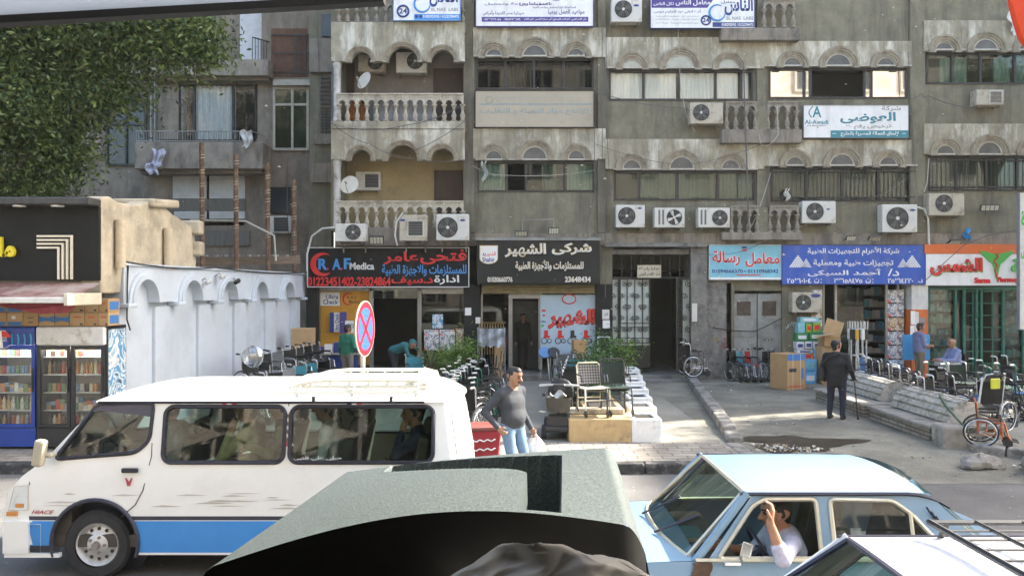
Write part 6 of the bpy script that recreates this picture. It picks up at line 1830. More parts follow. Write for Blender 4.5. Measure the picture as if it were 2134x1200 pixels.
for px, ms in ((472, 'red'), (735, 'black')):
 m = MB()
 for k in range(3):
  m.mt(k); xa = VX(px-15+10*k); m.box(xa, yn(xa, 1.7)-.006, VZ(846), VX(px-15+10*k+10), yn(xa, 1.7), VZ(841))
 m.build('flag_sticker', [mat('sticker_red', (.5, .05, .05), .5), mat('sticker_white', (.75, .75, .75), .5), mat('sticker_red', (.5, .05, .05), .5)] if ms == 'red' else [M_rub_, MATS['sticker_white'], MATS['sticker_red']], VAN)
vs, fs, asp = text_shape(arabic('المحبة'), .02)
def side_text(body, x0, z0, x1, z1, m_, bold=.02, shear=0):
 vs, fs, asp = text_shape(body, bold, 0, shear)
 return MB().add([(x0+v[0]*(x1-x0), yn(x0+v[0]*(x1-x0), z0+v[1]*(z1-z0))-.003, z0+v[1]*(z1-z0)) for v in vs], fs).build('side_lettering', m_, VAN)
side_text('HIACE', VX(68), VZ(1069), VX(116), VZ(1061), MATS['red_sticker'], .02, .4)
side_text(arabic('صلى على النبى'), VX(612), VZ(958), VX(712), VZ(950), K_LGT, .02)
# front with windscreen, lamps, bumper; rear face with window
def ff(u, z, b=.1): 
 y = (u*2-1); return (xf(z)-b*(1-y*y)-.0, VY+y*(hwv(z)-.028), z)
zf = [.24+.03*i for i in range(50)]; zf = [z for z in zf if z < 1.715]+[1.72]
m = MB(); hol = [(-.86, 1.2), (.86, 1.2), (.8, 1.68), (-.8, 1.68)]
vs = [ff(i/30, z) for z in zf for i in range(31)]; fs = []
for j in range(len(zf)-1):
 for i in range(30):
  if in_poly((((i+.5)/30)*2-1, (zf[j]+zf[j+1])/2), hol): continue
  fs.append((j*31+i, j*31+i+1, (j+1)*31+i+1, (j+1)*31+i))
m.add(vs, fs); m.build('front_panel', M_vw, VAN, smooth=50)
m = MB(); m.grid(lambda u, v: ff(.06+.88*u, 1.18+.5*v, .09), 16, 8); m.build('windscreen', G_car, VAN, smooth=60)
for s in (-1, 1):
 m = MB(); m.grid(lambda u, v: (xf(.75)-.02-.06*math.sin(v*PI)+.16*u*u*(1 if s < 0 else 1), VY+s*(.84-.36*(1-u)), .58+.26*v), 10, 8)
 m.build('headlight', mat('headlamp_lens', (.72, .74, .72), .12, var=.08), VAN, smooth=60)
 if s < 0: m = MB(); m.add([(x, yn(x, z)-.004, z) for x, z in ((VX(30), VZ(1013)), (VX(60), VZ(1010)), (VX(61), VZ(1060)), (VX(18), VZ(1062)))], [(0, 1, 2, 3)]); m.build('headlight', MATS['headlamp_lens'], VAN); m = MB(); m.tube([(x, yn(x, z)-.004, z) for x, z in ((VX(30), VZ(1013)), (VX(60), VZ(1010)), (VX(61), VZ(1060)), (VX(18), VZ(1062)))], .005, 4, closed=True); m.build('headlight_seam', M_vg, VAN); m = MB(); m.box(VX(34), yn(VX(45), .7)-.006, VZ(1056), VX(52), yn(VX(45), .7)-.004, VZ(1048)); m.build('indicator', mat('amber_lens', (.6, .25, .06), .3), VAN)
 m = MB(); m.obox((xf(.62)+.1, VY+s*.845, .64), (.1, .02, .04)); m.build('indicator', mat('amber_lens', (.6, .25, .06), .3), VAN)
m = MB(); pts = [(xf(.4)-.04+.13*abs(math.sin(t*PI/2))**4*1.2, VY+t*.86) for t in [-1+.1*i for i in range(21)]]
for j in range(20):
 (xa, ya), (xb, yb) = pts[j], pts[j+1]
 m.add([(xa, ya, .25), (xb, yb, .25), (xb+.25, yb, .25), (xa+.25, ya, .25), (xa-.02, ya, .54), (xb-.02, yb, .54), (xb+.25, yb, .54), (xa+.25, ya, .54)], [(0,3,2,1),(4,5,6,7),(0,1,5,4),(2,3,7,6)])
m.box(VX(12), VY-VH-.03, .262, VX(64), VY-VH+.1, .575); m.box(VX(14), VY-VH-.02, .22, VX(128), VY-VH+.03, .26)
m.build('bumper', M_vw, VAN, smooth=40)
m = MB(); m.box(VX(66), VY-VH-.008, .27, VX(126), VY-VH+.0, .33); m.build('bumper_slot', M_rub_, VAN)
m = MB(); m.grid(lambda u, v: (xr(.24+1.48*v)+.2*(1-(2*u-1)**2)**.8*(1-.25*v), VY+(2*u-1)*(hwv(.24+1.48*v)-.02), .24+1.48*v), 20, 30); m.build('tailgate', M_vw, VAN, smooth=60)
m = MB(); m.grid(lambda u, v: (xr(1.12+.5*v)+.012+.2*(1-(2*(.06+.88*u)-1)**2)**.8*(1-.25*(.6+.33*v)), VY+(2*(.06+.88*u)-1)*(hwv(1.12+.5*v)-.02), 1.12+.5*v), 16, 8); m.build('tailgate_glass', mat('milky_rear_glass', (.6, .62, .58), .12, var=.25, scale=3), VAN, smooth=60)
m = MB(); m.box(-.56, VY-.8, .3, -.4, VY+.8, .48); m.build('rear_bumper', M_vk, VAN, bevel=.03, seg=2)
# roof: domed, gutter all round
def roof(u, v):
 x = xf(1.72)-.03+(xr(1.72)+.03-(xf(1.72)-.03))*u; y = 2*v-1
 e = min(1, max(0, u/.23)); e = 1-(1-e)**2.2; e2 = min(1, (1-u)/.07); e2 = 1-(1-e2)**2
 return (x - .1*(1-y*y)*(1-u)**8 + .155*(1-y*y)**.8*u**14, VY+y*(hwv(1.72)+.012), 1.722+.15*e*e2*(1-abs(y)**2.6))
m = MB(); m.grid(roof, 60, 26); m.build('roof', M_vw, VAN, smooth=60)
m = MB()
for s in (-1, 1): m.tube([(-4.1+i*.17, VY+s*(hwv(1.72)+.012), 1.72) for i in range(20)], .014, 5)
m.build('gutter', M_rub_, VAN)
m = MB()
for px in (650, 813): m.obox((VX(px), VY-hwv(1.72)-.02, 1.745), (.028, .03, .06))
m.build('rack_clamp', M_frame, VAN)
# roof rack
RK = mat('rack_white', (.62, .6, .52), .5, var=.12)
def rz(x, y): return 1.722+.15*(1-abs((y-VY)/.76)**2.6)
m = MB(); xa, xb = -2.25, -.95
for y in (VY-.52, VY+.52):
 m.tube([(xa, y, 1.845), (xa+.16, y, 1.89), (xa+.4, y, 1.91), (xb-.3, y, 1.91), (xb-.02, y, 1.91), (xb+.08, y, 1.88), (xb+.1, y, 1.8)], .022, 6)
 m.tube([(xa, y, 1.845), (xb+.1, y, 1.845)], .018, 6)
for y in (VY-.35, VY-.12, VY+.12, VY+.35): m.tube([(xa, y, 1.88), (xb+.08, y, 1.88)], .016, 5)
for k in range(8):
 x = xa+(xb-xa+.08)*k/7; m.tube([(x, VY-.52, 1.85), (x, VY-.2, 1.885), (x, VY+.2, 1.885), (x, VY+.52, 1.85)], .016, 5)
 for y in (VY-.52, VY+.52): m.tube([(x, y, 1.85), (x, y, 1.905 if 0 < k else 1.86)], .012, 5)
for k in (0, 1): m.tube([(xb-.05+.12*k, VY-.52, 1.91-.04*k), (xb-.05+.12*k, VY+.52, 1.91-.04*k)], .03, 6)
for k in range(5): m.tube([(xb-.05, VY-.4+.2*k, 1.91), (xb+.08, VY-.4+.2*k, 1.87)], .025, 5)
for x in (xa+.1, -1.6, xb): 
 for y in (VY-.55, VY+.55): m.tube([(x, y, 1.85), (x, y+(.12 if y > VY else -.12), 1.76)], .015, 5)
m.build('roof_rack', RK, VAN, smooth=50)
m = MB()
for k in range(3): m.tube([(xa-.05+.45*k, VY-.6, 1.835-.012), (xa+.4+.45*k, VY-.6, 1.835-.012)], .012, 5)
m.tube([(xa-.1, VY-.66, 1.80), (xb, VY-.66, 1.80)], .012, 5); m.build('rack_rail', RK, VAN)
# mirror, visor, inside
m = MB(); m.obox((VX(98), VY-VH-.1, VZ(938)), (.1, .1, .26), Matrix.Rotation(.15, 3, 'Y')); m.obox((VX(112), VY-VH-.03, VZ(945)), (.08, .12, .05)); m.build('door_mirror', M_trim, VAN, bevel=.025, seg=2)
m = MB(); m.add([(x, yn(x, z)-.012, z) for x, z in ((VX(176), VZ(862)), (VX(194), VZ(843)), (VX(314), VZ(841)), (VX(312), VZ(870)), (VX(205), VZ(858)))], [(0, 1, 2, 3, 4)]); m.build('rain_visor', mat('smoke_visor', (.05, .05, .075), .25), VAN)
m = MB(); m.box(-4.9, VY-.8, .3, -.6, VY+.8, .42); m.box(-4.75, VY-.78, .42, -4.35, VY+.78, 1.05); m.build('floor_and_dash', M_seat, VAN)
m = MB(); m.quad((-4.0, VY-.72, 1.7), (-.7, VY-.72, 1.7), (-.7, VY+.72, 1.7), (-4.0, VY+.72, 1.7)); m.build('headlining', M_trim, VAN)
m = MB()
for x in (-3.55, -2.72, -1.95, -1.2):
 for y in (VY-.4, VY+.4):
  m.obox((x, y, .78), (.44, .62, .12)); m.obox((x+.27, y, 1.08), (.12, .6, .56), Matrix.Rotation(.18, 3, 'Y')); m.obox((x+.34, y, 1.43), (.09, .28, .16))
m.build('seats', M_seat, VAN, bevel=.04, seg=2)
m = MB(); c = Vector((-4.12, VY-.4, 1.1)); M = Matrix.Rotation(-.45, 3, 'Y')
m.tube([c + M @ Vector((.0, .19*math.cos(a), .19*math.sin(a))) for a in [2*PI*i/20 for i in range(20)]], .014, 6, closed=True); m.tube([c, c+Vector((-.25, 0, -.2))], .025, 6); m.build('steering_wheel', M_vk, VAN)
m = MB(); m.tube([(-3.3, VY-.55, 1.05), (-2.9, VY-.6, 1.15), (-2.2, VY-.62, 1.27)], .02, 5); m.build('grab_rail', M_chrome, VAN)
m = MB(); m.box(-2.05, VY+.3, 1.2, -1.6, VY+.34, 1.6); m.build('newspaper', poster_mat('newsprint', (.45, .38, .27), [(.12, .1, .08), (.46, .4, .3), (.42, .36, .26)], 7), VAN)

# ---- cars of the saloon kind
def saloon(name, label, x0, L, yc, hw, m_body, spec):
 """nose at x0 pointing to -x; spec gives heights and window outlines in local x"""
 t = thing(name, label, 'car', (x0+L/2, yc, 0))
 belt, roofz = spec['belt'], spec['roof']
 rail = roofz-.075
 cowl, at, rt, deck = spec['cowl'], spec['atop'], spec['rtop'], spec['deck']     # x of windscreen base/top, rear top/base
 hy = lambda z: hw if z < belt else hw-(z-belt)/(rail-belt)*spec['tumble']
 ztop = lambda x: smooth_tab(spec['line'], x)
 wa, wb = spec['wheels']
 zs = [.26+.03*i for i in range(40)]
 for s in (-1, 1):
  m = MB()
  nx = 110; rows = 26; vs = []; 
  yl = lambda x, f, s=s: yc+s*(hw-.035*abs(2*f-1.1)**2.2-.10*max(0, (.35-x)/.35)**2-.09*max(0, (x-L+.35)/.35)**2)
  for j in range(rows+1):
   f = j/rows
   for i in range(nx+1):
    x = L*i/nx; z = .26+(ztop(x)-.26)*f; vs.append((x0+x, yl(x, f), z))
  b = len(m.v); m.v += vs
  for j in range(rows):
   for i in range(nx):
    x = L*(i+.5)/nx; z = .26+(ztop(x)-.26)*(j+.5)/rows
    if any(math.hypot(x-wx, z-.31) < .36 for wx in (wa, wb)): continue
    q = b+j*(nx+1)+i; m.f.append((q, q+1, q+nx+2, q+nx+1)); m.m.append(0)
  m.build('body_side', m_body, t, smooth=45, recalc=False)
  # window frames of the cabin side
  yg = lambda x, z, s=s: yc+s*(hy(z)-.03)
  m = MB()
  fa = lambda z: cowl+.1+(at-cowl-.05)*((z-belt)/(rail-belt)); fb = lambda z: deck-.05+(rt-deck+.1)*((z-belt)/(rail-belt))
  zz = [belt-.02+(rail-belt+.02)*i/20 for i in range(21)]
  panel(m, lambda z: (x0+fa(max(z, belt)), x0+fb(max(z, belt))), zz, yg, 100, [[(x0+px, pz) for px, pz in wpoly] for wpoly, _ in spec['windows']], lambda x, z: 0)
  m.build('cabin_side', m_body, t, smooth=45, recalc=False)
  for wpoly, closed in spec['windows']:
   wp = [(x0+px, pz) for px, pz in wpoly]
   g_ = MB(); g_.tube([(x, yg(x, z)+s*.006, z) for x, z in wp], spec.get('trim', .014), 6, closed=True)
   o = g_.build('side_window', spec.get('trimm', M_chrome), t, smooth=60)
   if closed or s > 0:
    g_ = MB(); glass_poly(wp, lambda x, z: yg(x, z)-s*.008, g_); g_.build('pane', G_car, o, recalc=False)
  m = MB(); m.tube([(x0+cowl+.02+(deck-cowl)*i/24, yc+s*(hw-.018), belt+.012) for i in range(25)], .016, 5); m.build('waist_trim', spec.get('trimm', M_chrome), t)
  for wx in (wa, wb): wheel(t, (x0+wx, yc+s*(hw-.12), .31), .31, .18, s)
 top = lambda x, v, dz=0: (x0+x, yc+(2*v-1)*(hw-.035*1.1-.10*max(0, (.35-x)/.35)**2-.09*max(0, (x-L+.35)/.35)**2), ztop(x)+spec['crown']*(1-abs(2*v-1)**3)+dz)
 m = MB(); m.grid(lambda u, v: top((cowl+.04)*u, v), 30, 22); m.build('bonnet', m_body, t, smooth=60)
 m = MB(); m.grid(lambda u, v: top(deck-.04+(L-deck+.04)*u, v), 24, 22); m.build('boot_lid', m_body, t, smooth=60)
 m = MB()
 for e, f in ((0, 0), (L, 1)):
  m.grid(lambda u, v: (x0+e+(-.03 if e == 0 else .03)*math.sin(v*PI), yc+(2*u-1)*(hw-.13+(0 if e == 0 else .01)), .26+(ztop(e)+spec['crown']*(1-abs(2*u-1)**3)-.26)*v), 16, 10)
 m.build('nose_and_tail', m_body, t, smooth=60)
 # roof with drip rails
 def rf(u, v):
  y = 2*v-1; x = at-.02+(rt-at+.04)*u
  e = 1-abs(2*u-1)**4*.55
  bow = .04*(1-y*y)
  return (x0+x+(-bow*(1-u)**6+bow*u**6*.6), yc+y*(hy(rail)-.028), rail+(roofz-rail)*(1-abs(y)**2.6)*e)
 m = MB(); m.grid(rf, 44, 26); m.build('roof', m_body, t, smooth=60)
 m = MB()
 for s in (-1, 1): m.tube([(x0+at-.05+(rt-at+.25)*i/20, yc+s*(hy(rail)-.02), rail-.004-(.0 if i < 16 else (i-16)**2*.006)) for i in range(21)], .015, 5)
 m.build('drip_rail', spec.get('trimm2', M_vk), t)
 # pillars, screens
 gw = lambda u, v: Vector((x0+cowl+.02, 0, belt+.005)).lerp(Vector((x0+at, 0, rail+.0)), v)
 def screen(u, v, xa, za, xb, zb, bow):
  y = 2*u-1; x = xa+(xb-xa)*v; z = za+(zb-za)*v
  k = 1-abs(y)**2.4
  return (x0+x-bow*k*(1-.72*v if bow > 0 else 1), yc+y*((hw-.07)*(1-v)+(hy(rail)-.035)*v), z+(roofz-rail)*.55*k*v+spec['crown']*k*(1-v))
 zw = ztop(cowl)
 m = MB(); m.grid(lambda u, v: screen(.035+.93*u, .03+.94*v, cowl, zw, at, rail, .16), 22, 10); ws = m.build('windscreen', G_car, t, smooth=60)
 m = MB(); ed = [screen(.03, v, cowl, zw, at, rail, .16) for v in (.02, .25, .5, .75, .97)] + [screen(.03+.94*i/14, .985, cowl, zw, at, rail, .16) for i in range(15)] + [screen(.97, v, cowl, zw, at, rail, .16) for v in (.97, .75, .5, .25, .02)] + [screen(.97-.94*i/14, .01, cowl, zw, at, rail, .16) for i in range(15)]
 m.tube(ed, .016, 5, closed=True); m.build('screen_trim', spec.get('trimm', M_chrome), ws)
 m = MB()
 for y in (.3, .62): m.tube([screen(y, .0, cowl-.03, zw+.012, at, rail, .17), screen(y-.06, .2, cowl, zw+.02, at, rail, .17), screen(y-.14, .45, cowl, zw+.02, at, rail, .17)], .009, 5)
 m.build('wiper', M_vk, ws)
 for s in (-1, 1): m = MB(); m.tube([(x0+cowl+.02, yc+s*(hw-.05), belt-.01), (x0+at+.0, yc+s*(hy(rail)-.03), rail)], .03, 6); m.build('windscreen_pillar', m_body, t, smooth=60)
 m = MB(); m.grid(lambda u, v: screen(.02+.96*u, v, deck, ztop(deck), rt, rail, -.12), 22, 10); m.build('rear_screen', G_car, t, smooth=60)
 # inside
 m = MB(); m.box(x0+cowl, yc-hw+.12, .3, x0+deck, yc+hw-.12, .36); m.box(x0+cowl+.1, yc-hw+.12, .36, x0+cowl+.42, yc+hw-.12, belt-.06)
 m.build('floor_and_dash', spec.get('dash', M_seat), t, bevel=.03)
 m = MB()
 for x, wd in ((spec['seat'], .52), (spec['seat']+.85, .0)):
  for y in ((yc-.36, yc+.36) if wd else (yc,)):
   m.obox((x0+x, y, .5), (.5, wd or 1.25, .16)); m.obox((x0+x+.28, y, .82), (.14, wd or 1.25, .62), Matrix.Rotation(.22, 3, 'Y'))
   if wd: m.obox((x0+x+.36, y, 1.18), (.09, .26, .16))
 m.build('seats', M_seat, t, bevel=.05, seg=2)
 m = MB(); c = Vector((x0+cowl+.62, yc-.36, .86)); M = Matrix.Rotation(-.5, 3, 'Y')
 m.tube([c + M @ Vector((0, .19*math.cos(a), .19*math.sin(a))) for a in [2*PI*i/22 for i in range(22)]], .013, 6, closed=True); m.tube([c + M @ Vector((0, -.18, 0)), c + M @ Vector((0, .18, 0))], .015, 5); m.tube([c, c+Vector((-.3, 0, -.15))], .025, 6); m.build('steering_wheel', M_vk, t)
 m = MB(); m.box(x0-.08, yc-hw+.02, .36, x0+.02, yc+hw-.02, .48); m.box(x0+L-.02, yc-hw+.02, .36, x0+L+.08, yc+hw-.02, .48); m.build('bumper', M_chrome, t, bevel=.03, seg=2)
 for s in (-1, 1):
  m = MB(); m.cyl((x0-.02, yc+s*(hw-.28), .62), (x0-.06, yc+s*(hw-.28), .62), .1, n=18); m.build('headlight', MATS['headlamp_lens'], t)
 return t
M_cb = mat('pale_blue_paint', (.21, .34, .46), .32, var=.05, scale=1.5, coat=.45)
M_cw = mat('car_white_paint', (.74, .75, .77), .28, var=.02, scale=1.5, coat=.5)
CX = lambda px: (px-1067)*5.62/FPX
bx0 = -.35
def wpoly(pts, r): return round_poly(pts, r)
blue_spec = dict(belt=.93, roof=1.45, cowl=1.62, atop=2.04, rtop=3.3, deck=3.82, tumble=.14, wheels=(.75, 3.45), crown=.05, seat=2.42,
 line=[(0, .78), (.5, .88), (1.62, .93), (3.82, .93), (4.1, .9), (4.5, .72)],
 windows=[(wpoly([(1.8, .95), (2.07, 1.29), (2.16, 1.335), (2.53, 1.335), (2.53, .95)], .04), False), (wpoly([(2.63, .95), (2.63, 1.335), (3.08, 1.325), (3.2, 1.24), (3.36, 1.06), (3.36, .95)], .04), True)],
 trim=.017, trimm=mat('cream_metal_trim', (.6, .56, .43), .35, metal=.4, var=.1), dash=mat('brown_dash', (.09, .06, .045), .7, var=.2))
BC = saloon('saloon_car', 'old pale blue saloon car with chrome window frames and its driver arm outside', bx0, 4.5, 6.4, .83, M_cb, blue_spec)
yb = 6.4-.83
m = MB()
for k in range(7): m.obox((bx0+3.33+k*.033, yb+.105+.012*0, 1.25-k*.032), (.012, .008, .1), Matrix.Rotation(-.6, 3, 'Y'))
m.build('pillar_vent', M_vk, BC)
m = MB(); m.tube([(CX(1540), yb-.02, .955), (CX(1530), yb-.1, 1.0), (CX(1536), yb-.13, 1.05)], .012, 6); m.obox((CX(1539), yb-.15, 1.07), (.07, .03, .1), Matrix.Rotation(.25, 3, 'Y') @ Matrix.Rotation(-.5, 3, 'Z')); m.obox((CX(1520), yb-.02, .935), (.12, .05, .025)); m.build('door_mirror', M_chrome, BC, bevel=.012, seg=2)
m = MB()
for px in (1712, 1742): m.tube([(CX(px), yb-.004, .92), (CX(px), yb+.02, .5)], .006, 4)
m.build('door_seam', M_vk, BC)
m = MB(); m.grid(lambda u, v: (CX(1440)+.13*u+.012*math.sin(v*14), yb-.003-.012*math.sin(u*3)*0, .93-.3*v+.006*math.sin(u*20)), 6, 12); m.build('rust_patch', mat('rust_patch', (.13, .08, .05), .9, var=.4, scale=14), BC)
m = MB(); m.box(CX(1452), 6.15, .885, CX(1510), 6.45, .93); bk = m.build('dash_book', mat('book_green', (.03, .16, .17), .5), BC, bevel=.006)
m = MB(); m.box(CX(1454), 6.147, .892, CX(1509), 6.149, .922); m.build('book_pages', mat('book_pages', (.6, .55, .4), .8), BC)
m = MB(); m.tube([(bx0+3.2, yb+.055, .95), (bx0+3.19, yb+.11, 1.245)], .014, 5); m.build('window_divider', MATS['cream_metal_trim'], BC)
m = MB(); m.tube([(bx0+2.68, yb+.1, 1.02), (bx0+3.3, yb+.1, 1.025)], .012, 5); m.build('window_bar', MATS['cream_metal_trim'], BC)

white_spec = dict(belt=.92, roof=1.535, cowl=.9, atop=1.58, rtop=3.4, deck=3.95, tumble=.16, wheels=(.75, 3.3), crown=.06, seat=2.3,
 line=[(0, .72), (.5, .84), (.9, .95), (3.95, .97), (4.2, .93), (4.35, .78)],
 windows=[(wpoly([(1.25, .95), (1.72, 1.4), (2.45, 1.42), (2.45, .95)], .05), True), (wpoly([(2.55, .95), (2.55, 1.42), (3.1, 1.4), (3.5, 1.0), (3.5, .95)], .05), True)], trim=.014, trimm=M_vk, trimm2=M_vk)
WCX = .3
WCAR = saloon('saloon_car', 'white saloon car with a black netted roof rack, nearest the bus', WCX, 4.35, 3.82, .82, M_cw, white_spec)
m = MB(); z = 1.585
for y in (3.42, 3.55, 3.7, 3.85, 4.0, 4.15, 4.3):
 m.tube([(2.25, y, z), (3.75, y, z)], .016 if y in (3.42, 4.3) else .007, 6)
for k in range(7): m.tube([(2.25+.25*k, 3.42, z+.005), (2.25+.25*k, 4.3, z+.005)], .017 if k in (0, 6) else (.011 if k % 2 else .007), 6)
for x in (2.35, 3.6):
 for y in (3.42, 4.3): m.tube([(x, y, z), (x, y+(.12 if y > 4 else -.12), 1.4)], .016, 5)
m.build('roof_rack', mat('black_rack', (.02, .02, .022), .5, var=.2), WCAR, smooth=50)

# ---------------------------------------------------------------- people: one continuous surface each
def nets(F, o, h):
 S = F < 0
 nx, ny, nz = F.shape
 acc = np.zeros((nx-1, ny-1, nz-1, 3)); cnt = np.zeros((nx-1, ny-1, nz-1))
 off = [(i, j, k) for i in (0, 1) for j in (0, 1) for k in (0, 1)]
 def sl(a, d): return a[d[0]:nx-1+d[0], d[1]:ny-1+d[1], d[2]:nz-1+d[2]]
 for d in off:
  for ax in range(3):
   if d[ax]: continue
   e = list(d); e[ax] = 1
   f0, f1 = sl(F, d), sl(F, e)
   c = (f0 < 0) != (f1 < 0)
   t = np.where(c, f0/np.where(c, f0-f1, 1), 0)
   for q in range(3): acc[..., q] += np.where(c, d[q]+(t if q == ax else 0), 0)
   cnt += c
 cell = cnt > 0
 idx = -np.ones(cell.shape, int); ii = np.argwhere(cell); idx[cell] = np.arange(len(ii))
 V = (ii+acc[cell]/cnt[cell][:, None])*h+np.array(o)
 Q = []
 for ax in range(3):
  a, b = (ax+1) % 3, (ax+2) % 3
  s0 = np.take(S, range(0, S.shape[ax]-1), ax); s1 = np.take(S, range(1, S.shape[ax]), ax)
  E_ = np.argwhere(s0 != s1)
  E_ = E_[(E_[:, a] > 0) & (E_[:, b] > 0) & (E_[:, a] < F.shape[a]-1) & (E_[:, b] < F.shape[b]-1)]
  flip = S[E_[:, 0], E_[:, 1], E_[:, 2]]
  qs = []
  for da, db in ((-1, -1), (0, -1), (0, 0), (-1, 0)):
   c = E_.copy(); c[:, a] += da; c[:, b] += db; qs.append(idx[c[:, 0], c[:, 1], c[:, 2]])
  q = np.stack(qs, 1); q[~flip] = q[~flip][:, ::-1]; Q.append(q)
 return V, np.concatenate(Q)
def seg_d(Pt, a, b, ra, rb):
 a = np.array(a, float); b = np.array(b, float); ab = b-a; L = ab@ab
 t = np.clip(((Pt-a)@ab)/L, 0, 1) if L > 1e-12 else np.zeros(Pt.shape[:-1])
 return np.linalg.norm(Pt-(a+t[..., None]*ab), axis=-1)-(ra+(rb-ra)*t)
M_skin = mat('skin_brown', (.36, .19, .115), .5, var=.1, scale=20)
M_hair = mat('hair_black', (.014, .012, .011), .6, var=.3, scale=40)
M_eye = mat('eye_dark', (.03, .018, .015), .3)
M_lip = mat('lips', (.2, .085, .065), .5)
M_shoe = mat('dark_shoes', (.02, .018, .016), .5)
JD = dict(head=(0, -.03, 1.60), neck=(0, .01, 1.44), chest=(0, 0, 1.27), belly=(0, -.005, 1.08), hip=(0, 0, .93),
   shR=(-.19, .01, 1.39), elR=(-.25, .03, 1.11), wrR=(-.26, -.05, .86), shL=(.19, .01, 1.39), elL=(.25, .03, 1.11), wrL=(.26, -.05, .86),
   hipR=(-.09, 0, .92), knR=(-.1, -.02, .49), anR=(-.1, .03, .08), hipL=(.09, 0, .92), knL=(.1, -.02, .49), anL=(.1, .03, .08))
def person(label, loc, rz, J=None, top=(.1, .1, .12), legs=(.05, .05, .07), fat=1.0, sleeve=1.0, look=(0, 0), hairy=1.0, cap=None, curl=.6, handR=None, handL=None,
   vox=.011, group=None, bulk=1.0, beard=False, skin=None, world_j=(), coat=0, cut=None):
 j = dict(JD); j.update(J or {})
 Rm = Matrix.Rotation(rz, 3, 'Z'); lv = Vector(loc)
 for k in world_j: j[k] = tuple(Rm.inverted() @ (Vector(j[k])-lv))
 v = {k: Vector(p) for k, p in j.items()}
 PR = []   # (tag, a, b, ra, rb, k)
 def ch(tag_, pts, rr, k=.02):
  for i in range(len(pts)-1): PR.append((tag_, pts[i], pts[i+1], rr[i], rr[i+1], k))
 f = fat; B_ = bulk
 side = (v['shL']-v['shR']); side = (side-Vector((0, 0, side.z*.3))).normalized()
 for s in (-1, 1):
  o1, o2, o3 = side*(.085*s), side*(.075*s*f), side*(.075*s)
  ch(1, [v['neck'].lerp(v['chest'], .45)+o1*.9, v['chest']+o1, v['belly']+o2, v['hip']+o3+Vector((0, 0, .05))], [.075*B_, .112*B_, .108*f*B_, .112*f*B_], .05)
  a = 'R' if s < 0 else 'L'
  ch(1, [v['neck']+Vector((0, .01, -.02)), v['sh'+a]], [.06*B_, .068*B_], .05)
  el, wr = v['el'+a], v['wr'+a]
  ch(1, [v['sh'+a], el], [.066*B_, .05*B_], .03)
  if sleeve >= 1: ch(1, [el, el.lerp(wr, .95)], [.05*B_, .038*B_], .02)
  else:
   e2 = v['sh'+a].lerp(el, 1) if sleeve > .4 else el
   ch(1, [el, el.lerp(wr, max(.02, sleeve-.4))], [.054*B_, .052*B_], .02)
  ch(0, [el, el.lerp(wr, .35), wr], [.04, .041, .028], .01)
  ch(2, [v['hip'+a]+Vector((0, 0, .03)), v['kn'+a], v['an'+a]+Vector((0, 0, .02))], [.1*f**.5, .066, .052], .03)
  toe = v['an'+a]+Vector((0, -.15, -.045)); ch(3, [v['an'+a]+Vector((0, .03, -.035)), v['an'+a]+Vector((0, -.06, -.03)), toe], [.042, .044, .034], .02)
  # hand
  hd = (handR if s < 0 else handL)
  d = Vector(hd[0]).normalized() if hd else (wr-el).normalized()
  n = Vector(hd[1]) if hd else Vector((-s, 0, 0)); n = (n-d*n.dot(d)).normalized(); w = d.cross(n)*(-s if not hd else (hd[2] if len(hd) > 2 else -s)); cu = hd[3] if hd and len(hd) > 3 else curl
  for q in (-.026, -.009, .009, .026): ch(0, [wr+d*.015+w*q*.7, wr+d*.085+w*q], [.017, .013], .012)
  for q, ln in ((-.029, .062), (-.0095, .075), (.0095, .08), (.029, .07)):
   b0 = wr+d*.088+w*q; d1 = (d*math.cos(cu*.5)+n*math.sin(cu*.5)); d2 = (d*math.cos(cu*1.5)+n*math.sin(cu*1.5)); b1 = b0+d1*ln*.55
   ch(0, [b0, b1, b1+d2*ln*.5], [.0095, .0088, .0075], .004)
  t0 = wr+d*.03+w*.028; t1 = t0+(w*.75+d*.6+n*.25).normalized()*.042; ch(0, [t0, t1, t1+(d*.8+n*.5+w*.1).normalized()*.034], [.013, .0105, .0085], .006)
 ch(1, [v['neck'].lerp(v['chest'], .4), v['chest']+Vector((0, -.005, 0)), v['belly']+Vector((0, -.012, 0)), v['hip']+Vector((0, -.0, .06))], [.08*B_, .116*B_, .118*f*B_, .118*f*B_], .05)
 for a in ('R', 'L'): ch(2, [v['hip']+Vector((0, 0, .02)), v['hip'+a]], [.1, .1*f**.5], .04)
 if coat: ch(1, [v['hip']+Vector((0, 0, .04)), v['hip']+Vector((0, .01, -coat))], [.15*B_, .14*B_], .04)
 H = v['head']; Mh = Matrix.Rotation(look[0], 3, 'Z') @ Matrix.Rotation(look[1], 3, 'X')
 h_ = lambda x, y, z: H+Mh @ Vector((x, y, z))
 ch(0, [v['neck']-Vector((0, 0, .03)), H+Mh @ Vector((0, .03, -.06))], [.058, .052], .02)
 ch(1, [v['neck']+Vector((-.03, .015, -.01)), v['neck']+Vector((.03, .015, -.01))], [.056, .056], .01)
 ch(0, [h_(0, .035, .03), h_(0, -.018, .035)], [.086, .079], .02); ch(0, [h_(0, -.02, -.03), h_(0, -.037, -.086)], [.066, .042], .03)
 ch(0, [h_(0, -.086, .012), h_(0, -.112, -.028)], [.011, .017], .008); ch(0, [h_(-.017, -.097, -.033), h_(.017, -.097, -.033)], [.011, .011], .008)
 for s in (-1, 1):
  ch(0, [h_(.083*s, .012, .012), h_(.08*s, .008, -.03)], [.016, .011], .004); ch(6, [h_(.03*s, -.086, .012), h_(.04*s, -.08, .012)], [.0105, .009], .002)
  ch(4, [h_(.014*s, -.095, .034), h_(.05*s, -.082, .036)], [.007, .006], .003)
